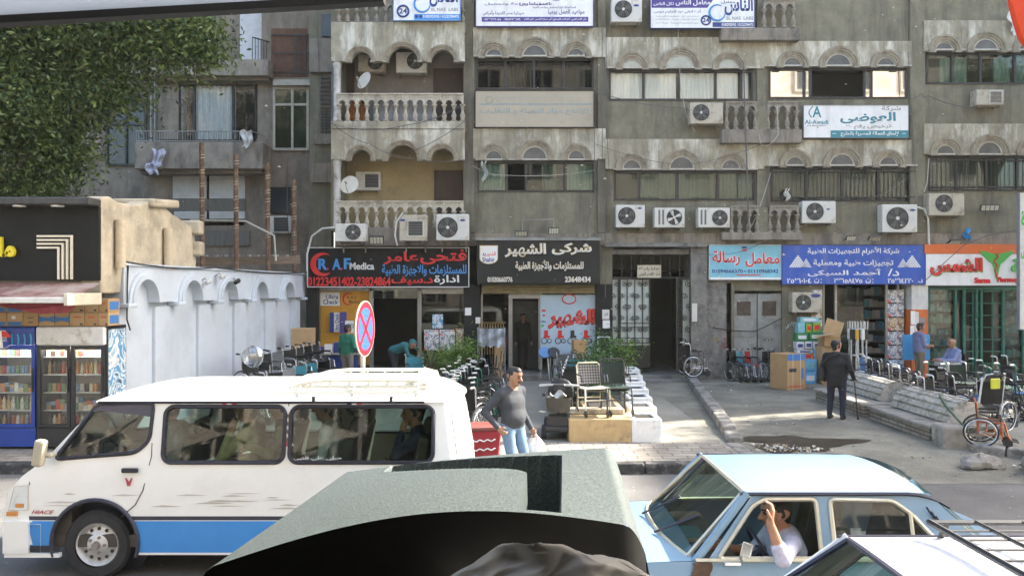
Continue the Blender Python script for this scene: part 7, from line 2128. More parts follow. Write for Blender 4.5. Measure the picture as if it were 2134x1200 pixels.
 ch(7, [h_(-.022, -.084, -.064), h_(.022, -.084, -.064)], [.0085, .0085], .004)
 if beard: ch(4, [h_(-.03, -.088, -.052), h_(.03, -.088, -.052)], [.008, .008], .004)
 ht = 5 if cap else 4
 if hairy > 0:
  ch(ht, [h_(0, .05, .055), h_(0, -.022, .075)], [.084, .064], .02); ch(ht, [h_(0, .065, .03), h_(0, .07, -.04)], [.074, .05], .02)
  for s in (-1, 1): ch(ht, [h_(.052*s, .02, .05), h_(.068*s, .03, .0)], [.044, .026], .01)
 # sample
 lo = np.min([np.minimum(p[1], p[2])-max(p[3], p[4])-.04 for p in [(q[0], np.array(q[1]), np.array(q[2]), q[3], q[4]) for q in PR]], axis=0)
 hi = np.max([np.maximum(np.array(q[1]), np.array(q[2]))+max(q[3], q[4])+.04 for q in PR], axis=0)
 n = np.ceil((hi-lo)/vox).astype(int)+1
 F = np.full(n, .08)
 ax = [lo[i]+np.arange(n[i])*vox for i in range(3)]
 for (tg, a, b, ra, rb, k) in PR:
  m = max(ra, rb)+k+.03
  a_, b_ = np.array(a), np.array(b)
  i0 = np.maximum(0, ((np.minimum(a_, b_)-m-lo)/vox).astype(int)); i1 = np.minimum(n, ((np.maximum(a_, b_)+m-lo)/vox).astype(int)+2)
  g = np.stack(np.meshgrid(*[ax[q][i0[q]:i1[q]] for q in range(3)], indexing='ij'), -1)
  d = seg_d(g, a, b, ra, rb)
  s_ = (slice(i0[0], i1[0]), slice(i0[1], i1[1]), slice(i0[2], i1[2]))
  c = F[s_]; hh = np.clip(.5+.5*(c-d)/k, 0, 1); F[s_] = c+(d-c)*hh-k*hh*(1-hh)
 V, Q = nets(F, lo, vox)
 fc = V[Q].mean(1); best = np.full(len(Q), 9.); tg = np.zeros(len(Q), int)
 for (t_, a, b, ra, rb, k) in PR:
  d = seg_d(fc, a, b, ra, rb); 
  m = d < best; best[m] = d[m]; tg[m] = t_
 me = bpy.data.meshes.new('person'); me.from_pydata(V.tolist(), [], Q.tolist())
 nm = lambda c: 'cloth_%02x%02x%02x' % tuple(int(255*x) for x in c)
 mt_ = lambda c, s=30: mat(nm(c), c, .85, var=.16, scale=s, bump=.25, bscale=26) if not isinstance(c, str) else MATS[c]
 for m in (skin or M_skin, mt_(top), mt_(legs), M_shoe, M_hair, mt_(cap) if cap else M_hair, M_eye, M_lip): me.materials.append(m)
 me.polygons.foreach_set('material_index', tg.tolist()); me.polygons.foreach_set('use_smooth', [True]*len(Q)); me.update()
 o = bpy.data.objects.new('person', me); COL.objects.link(o); o.location = loc; o.rotation_euler = (0, 0, rz)
 return tag(o, label, 'person', group), v

# the man walking by with a carrier bag
WK, v = person('man in a dark grey jumper and jeans walking with a white carrier bag', (0.0, 10.95, 0), rad(48), dict(head=(-.01, -.07, 1.635), neck=(0, 0, 1.47), chest=(0, -.0, 1.29), belly=(0, -.035, 1.08), hip=(0, -.01, .95),
 shR=(-.205, .02, 1.42), elR=(-.37, .17, 1.17), wrR=(-.33, -.05, .98), shL=(.2, .02, 1.42), elL=(.26, .05, 1.14), wrL=(.27, -.12, .9), hipR=(-.1, 0, .93), knR=(-.1, -.1, .5), anR=(-.1, .06, .1), hipL=(.1, 0, .93), knL=(.1, -.16, .52), anL=(.1, -.26, .1)),
 top=(.045, .05, .058), legs=(.16, .25, .36), fat=1.0, look=(rad(4), rad(8)), vox=.0085, beard=True, hairy=1, curl=1.1)
p = WK.matrix_basis @ (v['wrL']+Vector((.0, -.02, -.1)))
rs = random.Random(5)
m = MB(); m.grid(lambda u, w_: (p.x+.03+(.02+.11*math.sin(min(1, w_*1.25)*PI*.62))*math.cos(u*2*PI)*(1+.16*math.sin(5*u*6.28+4*w_)), p.y+(.015+.07*math.sin(w_*PI*.6))*math.sin(u*2*PI)*(1+.14*math.sin(7*u*6.28+9*w_)), p.z+.02-.3*w_-.02*math.sin(u*19)), 40, 14, wrap=True)
m.ball((p.x+.03, p.y, p.z-.27), (.09, .05, .03), 14, 6)
tag(m.build('carrier_bag', mat('white_bag_film', (.78, .76, .74), .35, var=.06), smooth=50), 'white plastic carrier bag in the hand of the walking man', 'bag')
# man in black with a stick
BK, v = person('man in a black jacket and beanie seen from behind leaning on a stick', (6.72, 16.5, .14), rad(140), dict(head=(.01, -.05, 1.5), neck=(0, .0, 1.35), chest=(0, .02, 1.17), belly=(0, .0, 1.0), hip=(0, 0, .87), shR=(-.2, .0, 1.29), elR=(-.3, .02, 1.03), wrR=(-.3, -.16, .84),
 shL=(.2, .0, 1.29), elL=(.28, .06, 1.02), wrL=(.25, -.02, .78), hipR=(-.1, 0, .86), knR=(-.12, -.02, .46), anR=(-.13, .03, .08), hipL=(.1, 0, .86), knL=(.12, -.02, .46), anL=(.13, .03, .08)),
 top=(.009, .0095, .011), legs=(.01, .011, .026), fat=1.1, bulk=1.1, cap=(.016, .016, .018), coat=.06, look=(rad(-20), 0), vox=.011)
p = BK.matrix_basis @ (v['wrR']+Vector((0, -.03, -.06)))
m = MB(); m.tube([(p.x, p.y, p.z+.02), (p.x+.03, p.y-.1, .15)], .013, 6); m.tube([(p.x-.07, p.y+.03, p.z+.02), (p.x, p.y, p.z+.04), (p.x+.05, p.y-.02, p.z+.03)], .015, 6); m.cyl((p.x+.03, p.y-.1, .2), (p.x+.03, p.y-.1, .145), .02, n=8)
tag(m.build('walking_stick', mat('dark_stick', (.03, .015, .015), .4), smooth=50), 'dark walking stick held by the man in the black jacket', 'walking stick')
m = MB(); c = BK.matrix_basis @ Vector((.27, .14, .93)); m.ball(c, (.09, .075, .16), 14, 10); m.tube([c+Vector((0, 0, .18)), BK.matrix_basis @ Vector((.12, .16, 1.28)), BK.matrix_basis @ Vector((-.1, .1, 1.36))], .018, 5)
tag(m.build('shoulder_bag', mat('grey_bag_cloth', (.018, .02, .02), .8, var=.3), smooth=60), 'dark grey shoulder bag hanging at the side of the man in black', 'bag')
# two men by the pharmacy, sweeper, green jumper, figure in the doorway
person('man in a grey blue shirt and khaki trousers standing by the orange pier', (11.4, 22.3, .14), rad(92), dict(head=(0, -.06, 1.6), elR=(-.23, -.03, 1.12), wrR=(-.14, -.26, 1.1), elL=(.24, 0, 1.1), wrL=(.14, -.24, 1.04)), top=(.19, .2, .33), legs=(.2, .165, .115), sleeve=.35, vox=.013, fat=1.1)
person('older man in a light blue shirt sitting at the pharmacy front', (12.1, 21.9, .14), rad(-88), dict(head=(0, -.02, 1.2), neck=(0, .06, 1.04), chest=(0, .07, .87), belly=(0, .06, .7), hip=(0, .08, .55), shR=(-.19, .06, .98), elR=(-.24, -.1, .74), wrR=(-.18, -.36, .72), shL=(.19, .06, .98), elL=(.24, -.1, .74), wrL=(.16, -.38, .74),
 hipR=(-.1, .05, .52), knR=(-.12, -.4, .5), anR=(-.12, -.42, .08), hipL=(.1, .05, .52), knL=(.12, -.4, .5), anL=(.12, -.42, .08)), top=(.22, .25, .42), legs=(.16, .13, .1), vox=.013, fat=1.15, hairy=.0)
SW, v = person('person in a teal hooded top bending over a broom in the shop doorway', (-3.35, 22.6, .14), rad(78), dict(head=(0, -.55, 1.12), neck=(0, -.42, 1.1), chest=(0, -.3, 1.06), belly=(0, -.12, .98), hip=(0, .02, .9), shR=(-.19, -.4, 1.08), elR=(-.22, -.5, .84), wrR=(-.05, -.68, .72), shL=(.19, -.4, 1.1), elL=(.22, -.6, .98), wrL=(.06, -.74, .98),
 hipR=(-.1, .02, .88), knR=(-.1, -.05, .48), anR=(-.1, .06, .08), hipL=(.1, .02, .88), knL=(.1, -.02, .48), anL=(.1, .1, .08)), top=(.02, .13, .14), legs=(.02, .022, .03), cap=(.02, .12, .13), vox=.013, look=(0, rad(40)))
p = SW.matrix_basis @ v['wrL']; q = SW.matrix_basis @ v['wrR']
m = MB(); m.tube([p+(p-q)*.6, p, q, q+(q-p)*1.6], .013, 6); e = q+(q-p)*1.6; m.obox(e, (.1, .34, .12), Matrix.Rotation(rad(78), 3, 'Z')); tag(m.build('broom', mat('broom_wood', (.3, .16, .07), .7)), 'wooden broom held by the bending person in teal', 'broom')
person('person in a green jumper and grey trousers standing behind the no stopping sign', (-4.42, 21.4, .14), rad(150), dict(elR=(-.3, .05, 1.12), wrR=(-.2, -.14, 1.0)), top=(.02, .17, .1), legs=(.22, .2, .17), vox=.013)
person('figure in dark olive clothes standing inside the dark shop doorway', (.34, 25.0, .31), rad(20), dict(), top=(.03, .032, .026), legs=(.02, .02, .02), vox=.014)
# inside the minibus
ST = dict(head=(0, -.05, .84), neck=(0, .0, .68), chest=(0, .03, .52), belly=(0, .03, .34), hip=(0, .05, .18), shR=(-.19, .02, .62), elR=(-.24, -.02, .36), wrR=(-.16, -.28, .3), shL=(.19, .02, .62), elL=(.24, -.02, .36), wrL=(.16, -.28, .3),
 hipR=(-.1, .0, .17), knR=(-.12, -.42, .16), anR=(-.12, -.44, -.24), hipL=(.1, .0, .17), knL=(.12, -.42, .16), anL=(.12, -.44, -.24))
def rider(label, x, y, z, rz, top, J=None, **k): d = dict(ST); d.update(J or {}); return person(label, (x, y, z), rz, d, top=top, legs=(.05, .05, .06), vox=.013, group='people inside the minibus', **k)
FL = rad(-90)
rider('minibus driver in a white shirt at the steering wheel', -3.52, VY-.4, .76, FL, (.55, .58, .62), dict(wrL=(.1, -.5, .38), wrR=(-.1, -.5, .36)))
rider('minibus passenger in an olive jacket behind the first side window', -2.35, VY-.4, .76, FL, (.11, .13, .05), dict(elL=(.28, -.1, .42), wrL=(.2, -.36, .52)))
rider('minibus passenger in a beige top with an arm raised at the first side window', -2.7, VY-.42, .76, FL, (.42, .36, .2), dict(elL=(.26, -.22, .36), wrL=(.26, -.12, .64)))
rider('minibus passenger in a pale shirt behind the newspaper', -1.9, VY-.38, .76, FL, (.5, .53, .55))
rider('minibus passenger in a navy jacket resting a cheek on one hand in the last row', -.98, VY-.42, .72, FL, (.02, .024, .05), dict(elL=(.24, -.2, .42), wrL=(.14, -.14, .66)), beard=True)
# driver of the pale blue car
wy = yb-.03
DR, v = person('car driver in a pale lilac shirt, elbow out and fingers on the roof', (2.03, 5.98, .4), FL, dict(ST, head=(0.0, -.06, .765), neck=(0, .03, .62), elL=(1.86, wy-.07, .985), wrL=(1.775, wy-.06, 1.235), shL=(.2, -.0, .59), elR=(-.22, -.16, .4), wrR=(-.1, -.42, .47)),
 top=(.52, .5, .6), legs=(.05, .05, .06), sleeve=.72, vox=.0075, world_j=('elL', 'wrL'), handL=((-.1, .25, 1), (-.5, -1, .1), 1, .9), hairy=1, fat=1.05, look=(0, rad(4)), skin=mat('skin_tan', (.42, .21, .125), .5, var=.1, scale=20))

# ---------------------------------------------------------------- wheelchairs
M_chr2 = mat('bright_steel', (.62, .63, .64), .25, metal=.75, var=.06)
M_pow = mat('black_steel', (.025, .026, .028), .4, var=.2)
M_vin = {'black': mat('black_vinyl', (.018, .018, .02), .5, var=.25), 'teal': mat('teal_vinyl', (.03, .2, .26), .5, var=.2), 'grey': mat('grey_vinyl', (.17, .18, .19), .6, var=.2), 'blue': mat('blue_vinyl', (.08, .2, .4), .5, var=.2), 'check': None, 'green': mat('dark_green_vinyl', (.025, .05, .035), .6, var=.2), 'red': mat('red_vinyl', (.45, .02, .03), .5, var=.2)}
M_fr = {'steel': M_chr2, 'black': M_pow, 'orange': mat('orange_steel', (.5, .13, .03), .35, metal=.3, var=.1), 'green': mat('green_steel', (.01, .2, .13), .4, metal=.2, var=.1), 'blue': mat('blue_steel', (.02, .12, .4), .4, metal=.2, var=.1), 'cream': mat('cream_steel', (.6, .56, .42), .45, var=.1)}
m_ = bpy.data.materials.new('check_cloth'); m_.use_nodes = True; nt = m_.node_tree
tc = nt.nodes.new('ShaderNodeTexCoord'); mp = nt.nodes.new('ShaderNodeSeparateXYZ'); nt.links.new(tc.outputs['Object'], mp.inputs[0])
def band(sock, k):
 a = nt.nodes.new('ShaderNodeMath'); a.operation = 'MULTIPLY'; a.inputs[1].default_value = k; nt.links.new(sock, a.inputs[0])
 b = nt.nodes.new('ShaderNodeMath'); b.operation = 'FRACT'; nt.links.new(a.outputs[0], b.inputs[0])
 c = nt.nodes.new('ShaderNodeMath'); c.operation = 'GREATER_THAN'; c.inputs[1].default_value = .62; nt.links.new(b.outputs[0], c.inputs[0]); return c
q1, q2 = band(mp.outputs['X'], 20), band(mp.outputs['Z'], 20)
ad = nt.nodes.new('ShaderNodeMath'); ad.operation = 'ADD'; nt.links.new(q1.outputs[0], ad.inputs[0]); nt.links.new(q2.outputs[0], ad.inputs[1])
rp = nt.nodes.new('ShaderNodeValToRGB'); rp.color_ramp.elements[0].color = (.5, .47, .42, 1); rp.color_ramp.elements[1].color = (.03, .03, .06, 1); rp.color_ramp.elements[1].position = .9
dv = nt.nodes.new('ShaderNodeMath'); dv.operation = 'MULTIPLY'; dv.inputs[1].default_value = .5; nt.links.new(ad.outputs[0], dv.inputs[0])
nt.links.new(dv.outputs[0], rp.inputs['Fac']); nt.links.new(rp.outputs['Color'], nt.nodes['Principled BSDF'].inputs['Base Color']); nt.nodes['Principled BSDF'].inputs['Roughness'].default_value = .8
M_vin['check'] = m_
GRIP = mat('grip_rubber', (.03, .03, .03), .6); GRIPW = mat('grip_film', (.55, .55, .5), .3, var=.1)
def sheet(x0, x1, fn, n=6, th=.02):
 """a sagging cloth panel between two tubes: fn(t) gives (y, z) along it"""
 m = MB(); k = 7
 for sgn in (0, th):
  m.grid(lambda u, v: (x0+(x1-x0)*u, fn(v)[0]+(.02 if fn(1)[1]-fn(0)[1] > .1 else 0)*math.sin(u*PI), fn(v)[1]-(.02*math.sin(u*PI) if fn(1)[1]-fn(0)[1] < .1 else 0)-(sgn if fn(1)[1]-fn(0)[1] < .1 else 0)), n, k)
 return m
PROTO = {}
def wheelchair(kind):
 """big-wheeled folding chair facing -y"""
 vin, frm, grip, big = kind
 if kind in PROTO: return copy_tree(PROTO[kind])
 t = thing('wheelchair', 'x', 'wheelchair')
 fm, vm = M_fr[frm], M_vin[vin]; W_ = .23
 m = MB()
 for s in (-1, 1):
  x = W_*s
  m.tube([(x, .21, .22), (x, .2, .5), (x, .235, .93)], .013, 6); m.tube([(x, .21, .52), (x, -.2, .52), (x, -.25, .5), (x, -.3, .25), (x, -.36, .16)], .013, 6)
  m.tube([(x, .21, .25), (x, -.27, .25)], .012, 6); m.tube([(x, -.2, .52), (x, -.2, .16)], .012, 6)
 m.tube([(-W_, .05, .5), (W_, .05, .22)], .011, 5); m.tube([(W_, .05, .5), (-W_, .05, .22)], .011, 5)
 m.build('frame', fm, t, smooth=60)
 sheet(-W_, W_, lambda v: (-.24+.44*v, .525), th=.03).build('seat', vm, t, smooth=60)
 sheet(-W_, W_, lambda v: (.205+.03*v, .53+.37*v)).build('backrest', vm, t, smooth=60)
 R = .3 if big else .16
 for s in (-1, 1):
  x = .28*s; yc = .16 if big else .2
  c = [(x, yc+R*math.cos(a), R+R*math.sin(a)) for a in [2*PI*i/26 for i in range(26)]]
  m = MB(); m.tube(c, .017, 6, closed=True); w = m.build('wheel', M_tyre, t, smooth=60)
  m = MB(); m.tube([(x+.04*s, yc+(p_[1]-yc)*.9, R+(p_[2]-R)*.9) for p_ in c], .008, 5, closed=True); m.tube([(x, yc+(p_[1]-yc)*.93, R+(p_[2]-R)*.93) for p_ in c], .007, 4, closed=True); m.build('push_rim', M_chr2, w, smooth=60)
  m = MB(); m.cyl((x-.03, yc, R), (x+.03, yc, R), .03, n=10)
  for i in range(12): a = 2*PI*i/12; m.cyl((x, yc, R), (x, yc+R*.93*math.cos(a), R+R*.93*math.sin(a)), .0035, n=3)
  m.build('spokes', M_chr2, w)
  m = MB(); m.cyl((.2*s-.014, -.3, .085), (.2*s+.014, -.3, .085), .085, n=16); m.tube([(.2*s, -.3, .085), (.2*s+.025*s, -.28, .17), (.22*s, -.26, .27)], .011, 5); m.build('caster', M_pow, t, smooth=40)
  m = MB(); m.tube([(W_*s, .21, .72), (W_*s, -.12, .72), (W_*s, -.17, .69), (W_*s, -.18, .52)], .012, 6); m.obox((W_*s+.01*s, .03, .74), (.05, .3, .03)); m.build('armrest', M_pow if vin != 'grey' else fm, t, smooth=50)
  m = MB(); m.obox((.13*s, -.42, .13), (.16, .14, .015), Matrix.Rotation(.2, 3, 'X')); m.build('footrest', M_pow, t)
  m = MB(); m.tube([(W_*s, .235, .92), (W_*s, .26, .955), (W_*s, .36, .955)], .014, 6); h = m.build('push_handle', fm, t, smooth=60)
  m = MB(); m.tube([(W_*s, .275, .957), (W_*s, .38, .957)], .02, 8); m.build('grip', GRIPW if grip else GRIP, h, smooth=60)
 PROTO[kind] = t
 return t
def put(kind, px, d, rz, label, group, z=.15, x=None, py=None):
 t = wheelchair(kind); t.location = (X_(px, d) if x is None else x, d, z); t.rotation_euler = (0, 0, rad(rz)); t['label'] = label; t['category'] = 'wheelchair'; t['group'] = group
 return t
K = ('black', 'steel', 0, 1); KG = ('grey', 'steel', 0, 1); KT = ('teal', 'steel', 1, 1); KB = ('black', 'black', 1, 1); KN = ('black', 'green', 1, 1); KS = ('black', 'steel', 1, 1)
g1 = 'wheelchairs lined up along the white wall'
struct(MB().box(-6.7, 16.5, .1, -4.6, 22.5, .47) if 0 else MB().add([(-6.6, 16.6, .1), (-5.05, 16.6, .1), (-4.4, 22.4, .1), (-6.2, 22.4, .1), (-6.6, 16.6, .47), (-5.05, 16.6, .47), (-4.4, 22.4, .47), (-6.2, 22.4, .47)], [(0,3,2,1),(4,5,6,7),(0,1,5,4),(1,2,6,5),(2,3,7,6),(3,0,4,7)]), 'wall_step', M_tilep, bevel=.02)
for i, (k, px, d, rz, lab) in enumerate((
 (K, 536, 17.2, 62, 'black wheelchair nearest the street in the wall row, a clear bag on it'), (KG, 566, 17.7, 62, 'first grey backed wheelchair in the wall row'), (KG, 590, 18.3, 62, 'second grey backed wheelchair in the wall row'),
 (K, 618, 18.9, 62, 'black wheelchair right after the grey ones in the wall row'), (K, 634, 19.5, 62, 'black wheelchair in the middle of the wall row'), (K, 652, 20.1, 62, 'black wheelchair farthest back but one in the wall row'), (K, 668, 20.7, 62, 'black wheelchair at the far end of the wall row by the carton'),
 (KT, 552, 16.0, 62, 'teal wheelchair at the near end of the outer row by the wall'), (KG, 590, 16.8, 62, 'grey wheelchair next to the teal one in the outer row by the wall'), (KG, 616, 17.4, 62, 'grey wheelchair third in the outer row by the wall'), (KT, 640, 18.2, 62, 'dark teal wheelchair in the middle of the outer row by the wall'), (KT, 662, 18.9, 62, 'far dark teal wheelchair of the outer row by the wall'), (K, 690, 19.4, 62, 'black wheelchair at the far end of the outer row below the amber shop wall'))):
 put(k, px, d, rz, lab, g1, z=.47 if i < 7 else .15)
g2 = 'wheelchairs crowded in front of the black shop signs'
rs = random.Random(12)
n_ = ['first', 'second', 'third', 'fourth', 'fifth', 'sixth', 'seventh']
for i in range(7):
 d = 15.7+i*.72; k = [KS, KS, KT, KN, KN, KB, KB][i]
 put(k, 955+7*i+rs.uniform(-9, 9), d, 128+rs.uniform(-22, 22), '%s wheelchair from the street in the left file behind the minibus' % n_[i], g2)
for i in range(6):
 d = 14.3+i*.8; k = [KS, KB, KN, KB, KN, KS][i]
 put(k, 990+6*i+rs.uniform(-9, 9), d, 128+rs.uniform(-25, 25), '%s wheelchair from the street in the right file behind the walking man' % n_[i], g2)
for i in range(6): put([KB, KN, KS, KT, KB, KS][i], 972+9*i+rs.uniform(-8, 8), 15.0+i*.85, 100+rs.uniform(-40, 40), '%s wheelchair from the street between the two files behind the minibus' % n_[i], g2)
put(KT, 868, 20.6, 20, 'teal wheelchair alone by the palm in front of the first shop', g2)
g3 = 'wheelchairs stacked in a file left of the white planters'
for i in range(7):
 d = 16.2+i*.62; put([KB, K, K, K, KT, K, KT][i], 1190+1.5*i, d, -12, '%s wheelchair from the street in the file behind the mobility scooter' % n_[i], g3)
put(KG, 1183, 21.4, 15, 'grey steel wheelchair standing before the wheelchair banner', g3)
put(('red', 'black', 0, 1), 1225, 21.2, 100, 'black wheelchair with a red seat beside the planter bushes', g3)
g4 = 'wheelchairs lined up behind the stone benches'
for i in range(8):
 d = 20.6-i*.72; put([('blue', 'steel', 1, 1), KS, K, K, KS, K, K, KS][i], 1815+21*i, d, 60+rs.uniform(-20, 20), '%s wheelchair from the crutch stand in the file behind the benches' % ['first, blue seated', *n_[1:7], 'last'][i], g4)
put(('green', 'steel', 1, 1), 2010, 18.4, 10, 'steel wheelchair with a dark green back beside the pharmacy file', g4); put(('black', 'green', 1, 1), 2062, 19.4, 80, 'green framed wheelchair in front of the pharmacy doors', g4)
put(('black', 'orange', 0, 1), 2062, 13.5, 62, 'orange framed wheelchair in front, seen side on by the second bench', g4, z=.2).scale = (.85, .85, .78); put(('black', 'green', 0, 1), 2085, 17.6, 70, 'dark green wheelchair right behind the pale transfer chair', g4); put(('black', 'steel', 1, 1), 2108, 20.2, 30, 'black wheelchair with bright grips farthest right at the pharmacy', g4)
put(('blue', 'black', 0, 0), 2140, 16.5, 60, 'blue seated wheelchair cut by the frame edge on the right', g4)
put(KS, 1449, 23.0, 96, 'steel wheelchair standing alone beside the pale pier of the doorway', 'wheelchairs around the doorway', z=.31)
for i, (px, d, k, rz, lab) in enumerate(((1985, 17.0, KB, 40, 'black chair half hidden between the near bench and the pale transfer chair'), (2008, 16.0, K, 75, 'steel framed chair behind the street end of the near bench'), (1968, 18.6, KN, 110, 'green framed chair between the bench file and the pharmacy panes'),
 (2090, 16.2, KB, 20, 'black chair behind the right shoulder of the pale transfer chair'), (2118, 18.3, KN, 100, 'green framed chair near the frame edge under the projecting sign'), (2075, 15.3, K, 120, 'steel chair just behind the pale transfer chair'))): put(k, px, d, rz, lab, g4)
# folded chairs leaning by the metal door
for px, k, lab in ((1536, KB, 'folded black wheelchair on the left before the grey metal door'), (1551, KT, 'folded teal wheelchair beside the folded black one'), (1567, ('red', 'steel', 0, 0), 'folded wheelchair with red cloth before the grey metal door'), (1618, KB, 'folded dark wheelchair in the heap left of the big carton'), (1604, K, 'folded wheelchair leaning in the heap at the metal door')):
 t = put(k, px, 23.0, 90, lab, 'folded wheelchairs by the metal door'); t.scale = (.45, 1, .95); t.rotation_euler.z = rad(20)
# pale transfer chair with a yellow pouch
t = thing('transfer_chair', 'white and blue transfer chair with a yellow pouch on its back', 'wheelchair', (X_(2046, 14.6), 14.6, .15), rz=rad(196))
def loc(mb, nm, m_, par=None, **k):
 o = mb.build(nm, m_, par or t, **k)
 for v_ in o.data.vertices: v_.co += t.location
 return o
m = MB()
for s in (-1, 1): m.tube([(.26*s, .1, .05), (.26*s, .17, .55), (.25*s, .25, 1.08)], .02, 6); m.tube([(.25*s, .2, .55), (.25*s, -.25, .55), (.25*s, -.3, .1)], .016, 6)
m.tube([(-.25, .2, .8), (.25, .2, .8)], .014, 5)
loc(m, 'frame', mat('white_steel', (.68, .68, .7), .35, var=.08), smooth=60)
loc(sheet(-.24, .24, lambda v: (-.25+.45*v, .56), th=.05), 'seat', M_vin['black']); loc(sheet(-.24, .24, lambda v: (.2+.05*v, .6+.42*v)), 'backrest', M_vin['black'])
m = MB(); m.obox((0, .29, .98), (.22, .03, .19)); loc(m, 'pouch', mat('yellow_pouch', (.5, .52, .03), .6, var=.1), bevel=.02)
m = MB()
for s in (-1, 1): m.tube([(.26*s, .09, .62), (.265*s, .14, .78)], .024, 6)
loc(m, 'blue_sleeves', M_fr['blue'])
m = MB()
for s in (-1, 1): m.tube([(.22*s, .25, 1.05), (.22*s, .3, 1.15), (.12*s, .36, 1.17)], .014, 6)
loc(m, 'push_handle', M_chr2, smooth=60)
m = MB()
for s in (-1, 1):
 for y in (-.28, .12): m.cyl((.26*s-.015, y, .07), (.26*s+.015, y, .07), .07, n=14)
loc(m, 'casters', M_pow)
# shower chairs on the beige planter front
def shower(px, d, z, frame, vin, label, rz, back=.58):
 global t
 t = thing('shower_chair', label, 'commode chair', (X_(px, d), d, z), 'chairs standing on the beige planter', rz=rad(rz))
 m = MB()
 for s in (-1, 1):
  m.tube([(.23*s, -.26, .12), (.23*s, -.22, .48), (.22*s, -.18, .5), (.22*s, .2, .48), (.22*s, .22, .1)], .015, 6); m.tube([(.22*s, .18, .45), (.22*s, .28, .5+back)], .015, 6)
 m.tube([(-.22, .28, .5+back), (-.18, .29, .55+back), (.18, .29, .55+back), (.22, .28, .5+back)], .015, 6); m.tube([(-.23, -.24, .3), (.23, -.24, .3)], .012, 5); m.tube([(-.22, .2, .3), (.22, .2, .3)], .012, 5); m.tube([(-.23, -.2, .5), (.23, -.2, .5)], .013, 5)
 loc(m, 'frame', M_fr[frame], smooth=60)
 loc(sheet(-.22, .22, lambda v: (-.2+.4*v, .51), th=.04), 'seat', M_vin[vin] if vin != 'check' else mat('cream_seat', (.62, .58, .5), .6)); loc(sheet(-.22, .22, lambda v: (.19+.09*v, .54+back*.93*v)), 'backrest', M_vin[vin])
 for s in (-1, 1):
  for y in (-.27, .22):
   m = MB(); m.cyl((.23*s-.013, y, .065), (.23*s+.013, y, .065), .065, n=14); m.tube([(.23*s+.02, y, .065), (.23*s, y+.02, .14)], .01, 4); loc(m, 'caster', M_pow, smooth=40)
  m = MB(); m.tube([(.23*s, .22, .72), (.24*s, -.05, .72), (.24*s, -.1, .6)], .016, 6); loc(m, 'armrest', M_pow, smooth=60)
shower(1236, 14.35, .56, 'cream', 'check', 'cream framed chair with a checked back standing on the beige planter', 14, .37); shower(1284, 14.4, .56, 'black', 'green', 'shower chair with a dark green back standing on the beige planter', 8, .43)
# mobility scooter
SX, SY = X_(1166, 14.55), 14.55
t = thing('mobility_scooter', 'black mobility scooter with a front basket parked against the beige planter', 'scooter', (SX, SY, .15), rz=rad(-6))
m = MB(); m.obox((0, .3, .22), (.5, 1.0, .14)); m.obox((0, -.28, .3), (.4, .3, .3)); m.obox((0, -.42, .2), (.5, .12, .12)); loc(m, 'body', M_pow, bevel=.05, seg=3)
for x, y in ((-.26, -.3), (.26, -.3), (-.27, .6), (.27, .6)):
 m = MB(); m.cyl((x-.045, y, .13), (x+.045, y, .13), .13, n=18); w = loc(m, 'wheel', M_tyre, smooth=40); m = MB(); m.cyl((x-.05, y, .13), (x+.05, y, .13), .06, n=12); loc(m, 'hub', M_rim, w)
m = MB(); m.tube([(0, -.3, .4), (0, -.22, .7), (0, -.16, .88)], .045, 8); m.obox((0, -.16, .9), (.22, .1, .14)); loc(m, 'steering_column', M_pow, bevel=.02)
m = MB(); m.tube([(-.36, -.1, .93), (-.2, -.16, .95), (.2, -.16, .95), (.36, -.1, .93)], .022, 6); loc(m, 'handlebar', mat('wrapped_handlebar', (.5, .5, .48), .4), smooth=60)
m = MB(); m.grid(lambda u, v: ((.19+.03*v)*math.cos(u*2*PI)*(1 if abs(math.cos(u*2*PI)) < .8 else 1.05), -.42+.1*math.sin(u*2*PI), .52+.24*v), 20, 5, wrap=True); m.obox((0, -.42, .52), (.34, .18, .02)); loc(m, 'basket', mat('basket_mesh', (.06, .055, .04), .7, var=.3))
m = MB(); m.obox((0, .35, .55), (.46, .42, .12)); m.ball((0, .58, .74), (.25, .08, .25), 16, 10); m.obox((-.3, .38, .72), (.07, .34, .06)); m.obox((.3, .38, .72), (.07, .34, .06)); loc(m, 'seat', M_vin['black'], bevel=.05, seg=3)
m = MB(); m.cyl((0, .35, .28), (0, .35, .5), .05, n=10); loc(m, 'seat_post', M_pow)
m = MB(); m.tube([(-.3, -.2, .45), (-.34, -.34, .5), (-.22, -.4, .5)], .014, 5); m.tube([(.3, -.2, .45), (.34, -.34, .5), (.22, -.4, .5)], .014, 5); loc(m, 'guard', M_chr2)
p = P(1158, 823, 14.2); drape('plastic_wrap', (p.x, p.y, p.z+.05), .3, .24, mat('clear_grey_film', (.5, .52, .5), .3), 'clear film wrapped over the handlebar of the scooter', 'wrapping', 21)
p = P(526, 733, 16.9); m = MB(); m.grid(lambda u, v: (p.x+.2*math.sin(v*PI)*math.cos(u*2*PI)*(1+.2*math.sin(u*25)), p.y+.15*math.sin(v*PI)*math.sin(u*2*PI), p.z-.1+.22*math.cos(v*PI)*(1+.1*math.sin(u*31))), 20, 9, wrap=True)
tag(m.build('plastic_wrap', mat_glass('clear_film', (.8, .82, .82), .25, .2)), 'clear plastic bag on the back of the first wheelchair in the wall row', 'wrapping')

